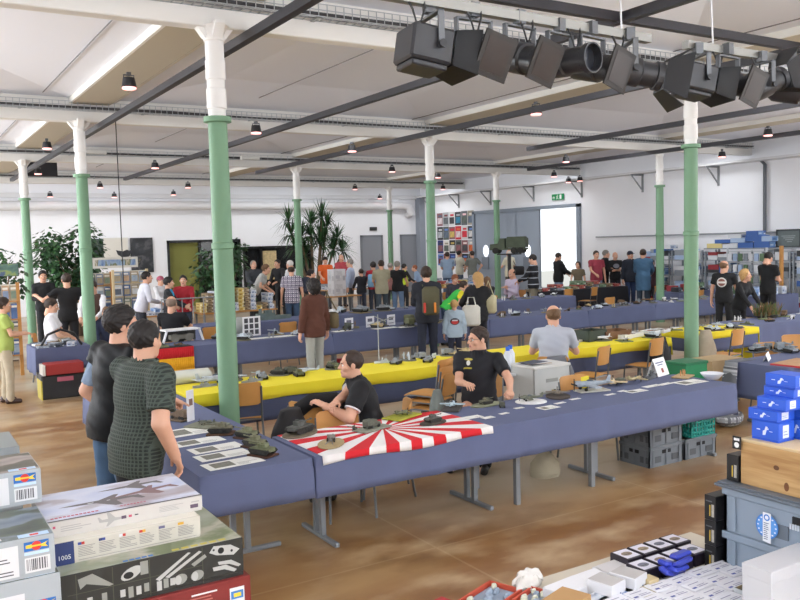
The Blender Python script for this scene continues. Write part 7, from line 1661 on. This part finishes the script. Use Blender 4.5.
# poster wall right of the far corner
COLS = ['#2E7A98', '#6A8ACC', '#E4E0DA', '#8A5A5E', '#3A3A3E', '#C8283A', '#444448', '#EADCD8', '#7A3A3C', '#222226', '#B0B4B8', '#606468', '#C8B060', '#D86A3A', '#F0C8CC', '#2A3A78', '#58605A', '#D8D8D8', '#A09888', '#5C6A7C']
ya, yb = PX(437, 215, XW).y, PX(474, 215, XW).y; zs = [3.58, 2.95, 2.35, 1.75, 1.2]; rr = random.Random(9); kk = 0
for i in range(4):
    m = 6; ys = [ya+(yb-ya)*j/m for j in range(m+1)]
    for j in range(m):
        w = abs(ys[j+1]-ys[j])*.94; h = (zs[i]-zs[i+1])*(.96 if (i+j) % 3 else .9); col = COLS[(i*6+j*7+3) % len(COLS)] if not (i == 1 and j == 3) else '#C8283A'; kk += 1
        b = MB(); b.box(-.006, -w/2, -h/2, 0, w/2, h/2, 0); c2 = rr.choice(COLS); c3 = rr.choice(COLS)
        b.box(-.0075, -w*.4, -h*.35, -.006, w*.4, h*.12, 1); b.box(-.0075, -w*.35, h*.2, -.006, w*.25, h*.34, 2)
        o = b.build('poster', [M(col, .5), M(c2, .5, noise=.6, nscale=5), M(c3, .5)], loc=(XW-.006, (ys[j]+ys[j+1])/2, (zs[i]+zs[i+1])/2), smooth=0)
        tag(o, 'small poster beside the grey door, %s from the corner in row %s down' % (ordw(j+1), ('one', 'two', 'three', 'four')[i]), 'poster', 'posters beside the grey door')
# hanging model of an armoured car on a stand before the grey door
p = PY(509, 244, 20.7); model('truck', '#3C4436', (p.x, p.y, p.z-.3), 1.0, 2.2, 'large dark green model vehicle raised on a black stand before the grey door', None)
b = MB(); b.tube([(0, 0, 0), (0, 0, p.z-.3)], .06, 10); b.lathe([(.35, 0), (.33, .03), (.0, .04)], 18); b.box(-.3, -.25, p.z-.34, .3, .25, p.z-.305); tag(b.build('display_stand', M('#2A2A2C', .5), loc=(p.x, p.y, 0)), 'black pole stand carrying the large model vehicle', 'stand')
# goods on the wooden tables far back
def goods(x0, x1, y0, y1, z, n, pal, place, group, seed, size=(.16, .3), stack=4, hs=(.06, .12)):
    q = random.Random(seed); k = 0
    for i in range(n):
        x = x0+(x1-x0)*(i+.5)/n; st = z
        for j in range(q.randint(1, stack)):
            h = q.uniform(*hs); c = pal[(i*2+j*(1 if stack < 5 else 0)) % len(pal)]; k += 1
            kit('kit_box', '%s box, %s up in the %s stack of %s' % (c, ordw(j+1), ordw(i+1), place), (x, (y0+y1)/2+q.uniform(-.05, .05), st), q.uniform(-.06, .06), (x1-x0)/n*.9, (y1-y0)*.7, h, KC[c], group); st += h+.001
goods(6.35, 8.2, 19.25, 19.9, .747, 12, ('yellow', 'yellow', 'brown', 'yellow', 'white', 'white'), 'the long wooden table', 'boxes on the long wooden table', 71, stack=6)
goods(4.65, 6.15, 19.55, 20.2, .747, 9, ('white', 'pale blue', 'white', 'green'), 'the packet table', 'boxes on the packet table', 72, stack=2)
goods(15.95, 19.5, 18.4, 19.0, ZT+.006, 12, ('brown', 'grey', 'red', 'green', 'dark'), 'the black-clothed tables', 'boxes on the black-clothed tables', 73, stack=2)
goods(16.5, 18.5, 24.3, 24.85, .747, 7, ('white', 'pale blue', 'grey'), 'the white far table', 'boxes on the white far table', 74, stack=3)
goods(12.7, 14.5, 25.3, 25.9, .747, 5, ('white', 'grey', 'white'), 'the wooden table by the yucca', 'boxes by the yucca', 75, stack=2)
goods(15.5, 17.1, 23.2, 23.7, .747, 7, ('brown', 'yellow', 'red'), 'the table below the grey doors', 'boxes below the grey doors', 76, stack=2)
# white box tower before the yucca
p = PY(337, 290, 22.4)
table('small wooden table under the white box tower', p.x-.7, p.x+.7, 22.1, 22.7, legs='4', name='wooden_table', top=WOOD)
for k in range(2): kit('carton', 'white carton, %s of the tower behind the navy jacket' % ('lower', 'upper')[k], (p.x, 22.4, .746+.401*k), .1, .42, .36, .4, ('#DEDEE2', '#D4D4D8', '#B8B8C0', '#C4C4CC'), 'white cartons before the yucca')
# crate goods on the dealer table by the leftmost columns
for k in range(12):
    x, y = 2.05+.22*(k % 3)+.03, 14.42+.21*(k//3)
    kit('model_part_bag', '%s packet of small goods, %s on the cloth with long corner drop' % (('grey', 'dark', 'white', 'brown')[k % 4], ordw(k+1)), (x, y, ZT+.007), .6*k, .18, .12, .03+.02*(k % 3), KC[('grey', 'dark', 'white', 'brown')[k % 4]], 'packets by the leftmost columns', 'packet')
b = MB(); b.tube([(-.32, 0, 0), (-.2, 0, .2), (.0, 0, .27), (.2, 0, .2), (.32, 0, 0)], .02, 8); tag(b.build('wire_hoop', M('#1E1E22', .5), loc=(2.36, 14.42, ZT+.012)), 'black arched hoop over the goods by the leftmost columns', 'hoop')
# steel barrier by the red shirt
t = thing('barrier_rail', 'grey tubular barrier in front of the red shirt', 'barrier', PY(190, 300, 17.2)*1); t.location.z = 0; b = MB()
b.tube([(-.6, 0, 0), (-.6, 0, 1.25), (.75, 0, 1.25), (.75, 0, 0)], .02, 8)
for k in range(5): b.tube([(-.4+.23*k, 0, .2), (-.4+.23*k, 0, 1.25)], .01, 6)
b.tube([(-.6, 0, .2), (.75, 0, .2)], .015, 6); b.build('frame', GREY, t)
# ================================================================== indoor plants
POTM = M('#6A5A4C', .7)
def leaf_cloud(b, pts, n, size, rr, mat=0, droop=.4):
    for k in range(n):
        c, rad = rr.choice(pts); d = Vector((rr.gauss(0, 1), rr.gauss(0, 1), rr.gauss(0, 1))).normalized()*rad*rr.uniform(.35, 1.05); p = Vector(c)+d
        l = size*rr.uniform(.7, 1.3); w = l*.42; a = Vector((d.x, d.y, d.z*.3-droop*rad)).normalized(); s = a.cross(Vector((rr.uniform(-.4, .4), rr.uniform(-.4, .4), 1))).normalized(); u = s.cross(a)
        b.add([p, p+a*l*.45+s*w-u*w*.2, p+a*l*1.0-u*l*.08, p+a*l*.45-s*w-u*w*.2], [(0, 1, 2), (0, 2, 3)], mat+(k % 3))
GL = [M('#2F5230', .5), M('#3F6A3C', .5), M('#26442A', .5)]
def ficus(label, px, pyt, Y, hgt, wid, n, seed, base=.9, size=.14):
    p = PY(px, pyt, Y); rr = random.Random(seed); t = thing('potted_ficus', label, 'plant', (p.x, Y, 0)); MB().lathe([(.2, 0), (.26, .4), (.28, .42), (.25, .42), (.0, .38)], 18).build('pot', POTM, t)
    b = MB(); tips = []
    for k in range(5):
        a = k*1.257; e = Vector((wid*.3*math.cos(a), wid*.3*math.sin(a), hgt*.75)); b.tube([(0, 0, .38), (.05*math.cos(a), .05*math.sin(a), base), e], .03, 6, 0, None, .012)
    b.build('trunk', M('#6B5844', .8), t)
    for k in range(22): tips.append(((rr.uniform(-1, 1)*wid*.38, rr.uniform(-1, 1)*wid*.3, rr.uniform(base+.1, hgt-.2)), wid*.2))
    b = MB(); leaf_cloud(b, tips, n, size, rr); b.build('foliage', GL, t, smooth=0); return t
ficus('big leafy green indoor tree between the leftmost columns', 71, 226, 23.9, PY(69, 226, 23.9).z, 2.0, 2300, 1, base=1.2)
ficus('small dark leafy plant at the frame edge above the banner', 2, 243, 19.5, PY(2, 243, 19.5).z, .9, 300, 2, base=1.4, size=.12)
ficus('leafy plant half hidden by the nearest green column', 222, 240, 20.6, PY(222, 240, 20.6).z, 1.5, 1100, 3, base=.9, size=.12)
# yucca group
p = PY(312, 208, 29.0); t = thing('potted_yucca', 'tall spiky yucca with several trunks before the back wall', 'plant', (p.x, 29.0, 0)); MB().lathe([(.35, 0), (.42, .5), (.44, .52), (.4, .52), (.0, .48)], 18).build('pot', POTM, t)
rr = random.Random(4)
heads = [(-.95, .1, 3.3), (-.55, -.1, 2.7), (.0, .15, 3.2), (.35, -.1, 3.45), (.65, .1, 3.1), (1.05, 0, 2.65), (1.3, .1, 2.1), (-.75, 0, 2.25), (.2, -.2, 2.4), (.75, -.2, 2.2), (-.3, .1, 2.0), (.45, .1, 2.75), (-.9, 0, 2.8), (-.15, -.1, 2.75)]
for x, y, z in heads:
    b = MB(); b.tube([(x*.15, y*.2, .48), (x*.6, y*.6, z*.55), (x, y, z-.15)], .05, 7, 0, None, .03); tr = b.build('trunk', M('#76654E', .85), t)
    b = MB()
    for k in range(60):
        a = rr.uniform(0, 2*PI); el = rr.uniform(-.7, 1.35); l = rr.uniform(.55, .85); d = Vector((math.cos(a)*math.cos(el), math.sin(a)*math.cos(el), math.sin(el))); s = d.cross(Vector((0, 0, 1))).normalized()*.03 if abs(d.z) < .98 else Vector((.03, 0, 0)); c = Vector((x, y, z-.1)); m = c+d*l*.5+Vector((0, 0, .02)); e = c+d*l+Vector((0, 0, -.16*(1-d.z)))
        b.add([c-s*.6, c+s*.6, m+s, m-s, e], [(0, 1, 2, 3), (3, 2, 4)], k % 3)
    b.build('leaf_tuft', GL, tr, smooth=0)
# dry heather-like plant on the cloth past the yellow row
p = PZ(771, 318, .76); t = thing('dried_plant', 'bushy green and rust dried plant on the cloth past the yellow row', 'plant', (p.x, min(9.3, p.y+.2), ZT+.006)); MB().lathe([(.16, 0), (.2, .06), (.0, .07)], 16).build('tray', M('#3A3530', .7), t)
b = MB(); rr = random.Random(6)
for k in range(420):
    a = rr.uniform(0, 2*PI); q = rr.uniform(0, .3); bb = Vector((q*math.cos(a), q*.6*math.sin(a), .05)); e = bb+Vector((rr.gauss(0, .05), rr.gauss(0, .05), rr.uniform(.08, .24))); s = Vector((.008, rr.uniform(-.006, .006), 0)); b.add([bb-s, bb+s, e+s*.4, e-s*.4], [(0, 1, 2, 3)], k % 3)
b.build('foliage', [M('#5C6A34', .8), M('#7A5A34', .8), M('#48562E', .8)], t, smooth=0)
# ================================================================== lights, world, camera
def area(name, loc, rot, sx, sy, power, col):
    l = bpy.data.lights.new(name, 'AREA'); l.shape = 'RECTANGLE'; l.size = sx; l.size_y = sy; l.energy = power; l.color = col
    o = bpy.data.objects.new(name, l); COL.objects.link(o); o.location = loc; o.rotation_euler = rot; return o
for (a, b_, y0, y1, kk) in RL:
    area('rooflight_daylight', ((a+b_)/2, (y0+y1)/2, 4.915), (0, 0, 0), b_-a-.15, y1-y0-.15, kk*((4.0 if a > 17 else FAR_W) if a > 10 and y0 > 5 else 1)*ROOF_W*(b_-a)*(y1-y0), (.96, .98, 1))  # added fill lamp below each made-up rooflight pane
for a, b_ in ADDED_LWIN:
    area('window_daylight', (XL+.75, (a+b_)/2, 2.6), (0, -PI/2-TILT, 0), 3.0, b_-a-.2, (NEAR_L if a < 5 else 1)*LEFT_W*(b_-a)*3, (.93, .97, 1))  # added fill lamp inside the left wall, tilted up at the ceiling
for a, b_ in ADDED_FWIN:
    fl_ = area('window_daylight', ((a+b_)/2, YF+1.3, 2.6), (PI/2+TILT_F, 0, 0), b_-a-.2, 3.0, FRONT_W*(b_-a)*3, (.95, .98, 1)); fl_.data.spread = math.radians(132)  # added fill lamp behind the viewer, aimed up with narrowed spread
for a, b_ in ADDED_RWIN:
    area('window_daylight', (XW-.8, (a+b_)/2, 2.6), (0, PI/2+math.radians(45), 0), 3.0, b_-a-.2, RIGHT_W*(b_-a)*3, (.95, .98, 1))  # added fill lamp by the unseen right wall, aimed up
w = bpy.data.worlds.new('sky'); SC.world = w; w.use_nodes = True
bg = w.node_tree.nodes['Background']; bg.inputs[0].default_value = (.93, .97, 1, 1); bg.inputs[1].default_value = 1.4
cam = bpy.data.cameras.new('camera'); co = bpy.data.objects.new('camera', cam); COL.objects.link(co)
cam.sensor_width = 36; cam.lens = FPX*36/800; cam.clip_end = 200; cam.clip_start = .05
co.matrix_world = Matrix(((CR.x, CU.x, -CF.x, 0), (CR.y, CU.y, -CF.y, 0), (CR.z, CU.z, -CF.z, CAMH), (0, 0, 0, 1)))
SC.camera = co
SC.view_settings.view_transform = 'Standard'; SC.view_settings.look = 'None'; SC.view_settings.gamma = 1; SC.view_settings.exposure = EXPOSURE
SC.view_settings.use_curve_mapping = False
SC.cycles.use_denoising = True; SC.cycles.max_bounces = 7; SC.cycles.diffuse_bounces = 4; SC.cycles.glossy_bounces = 3; SC.cycles.transmission_bounces = 4
SC.cycles.sample_clamp_indirect = 6; SC.cycles.use_adaptive_sampling = True
for m in bpy.data.materials:
    try: m.cycles.emission_sampling = 'NONE' if m.node_tree.nodes['Principled BSDF'].inputs['Emission Strength'].default_value > 0 else 'AUTO'
    except Exception: pass
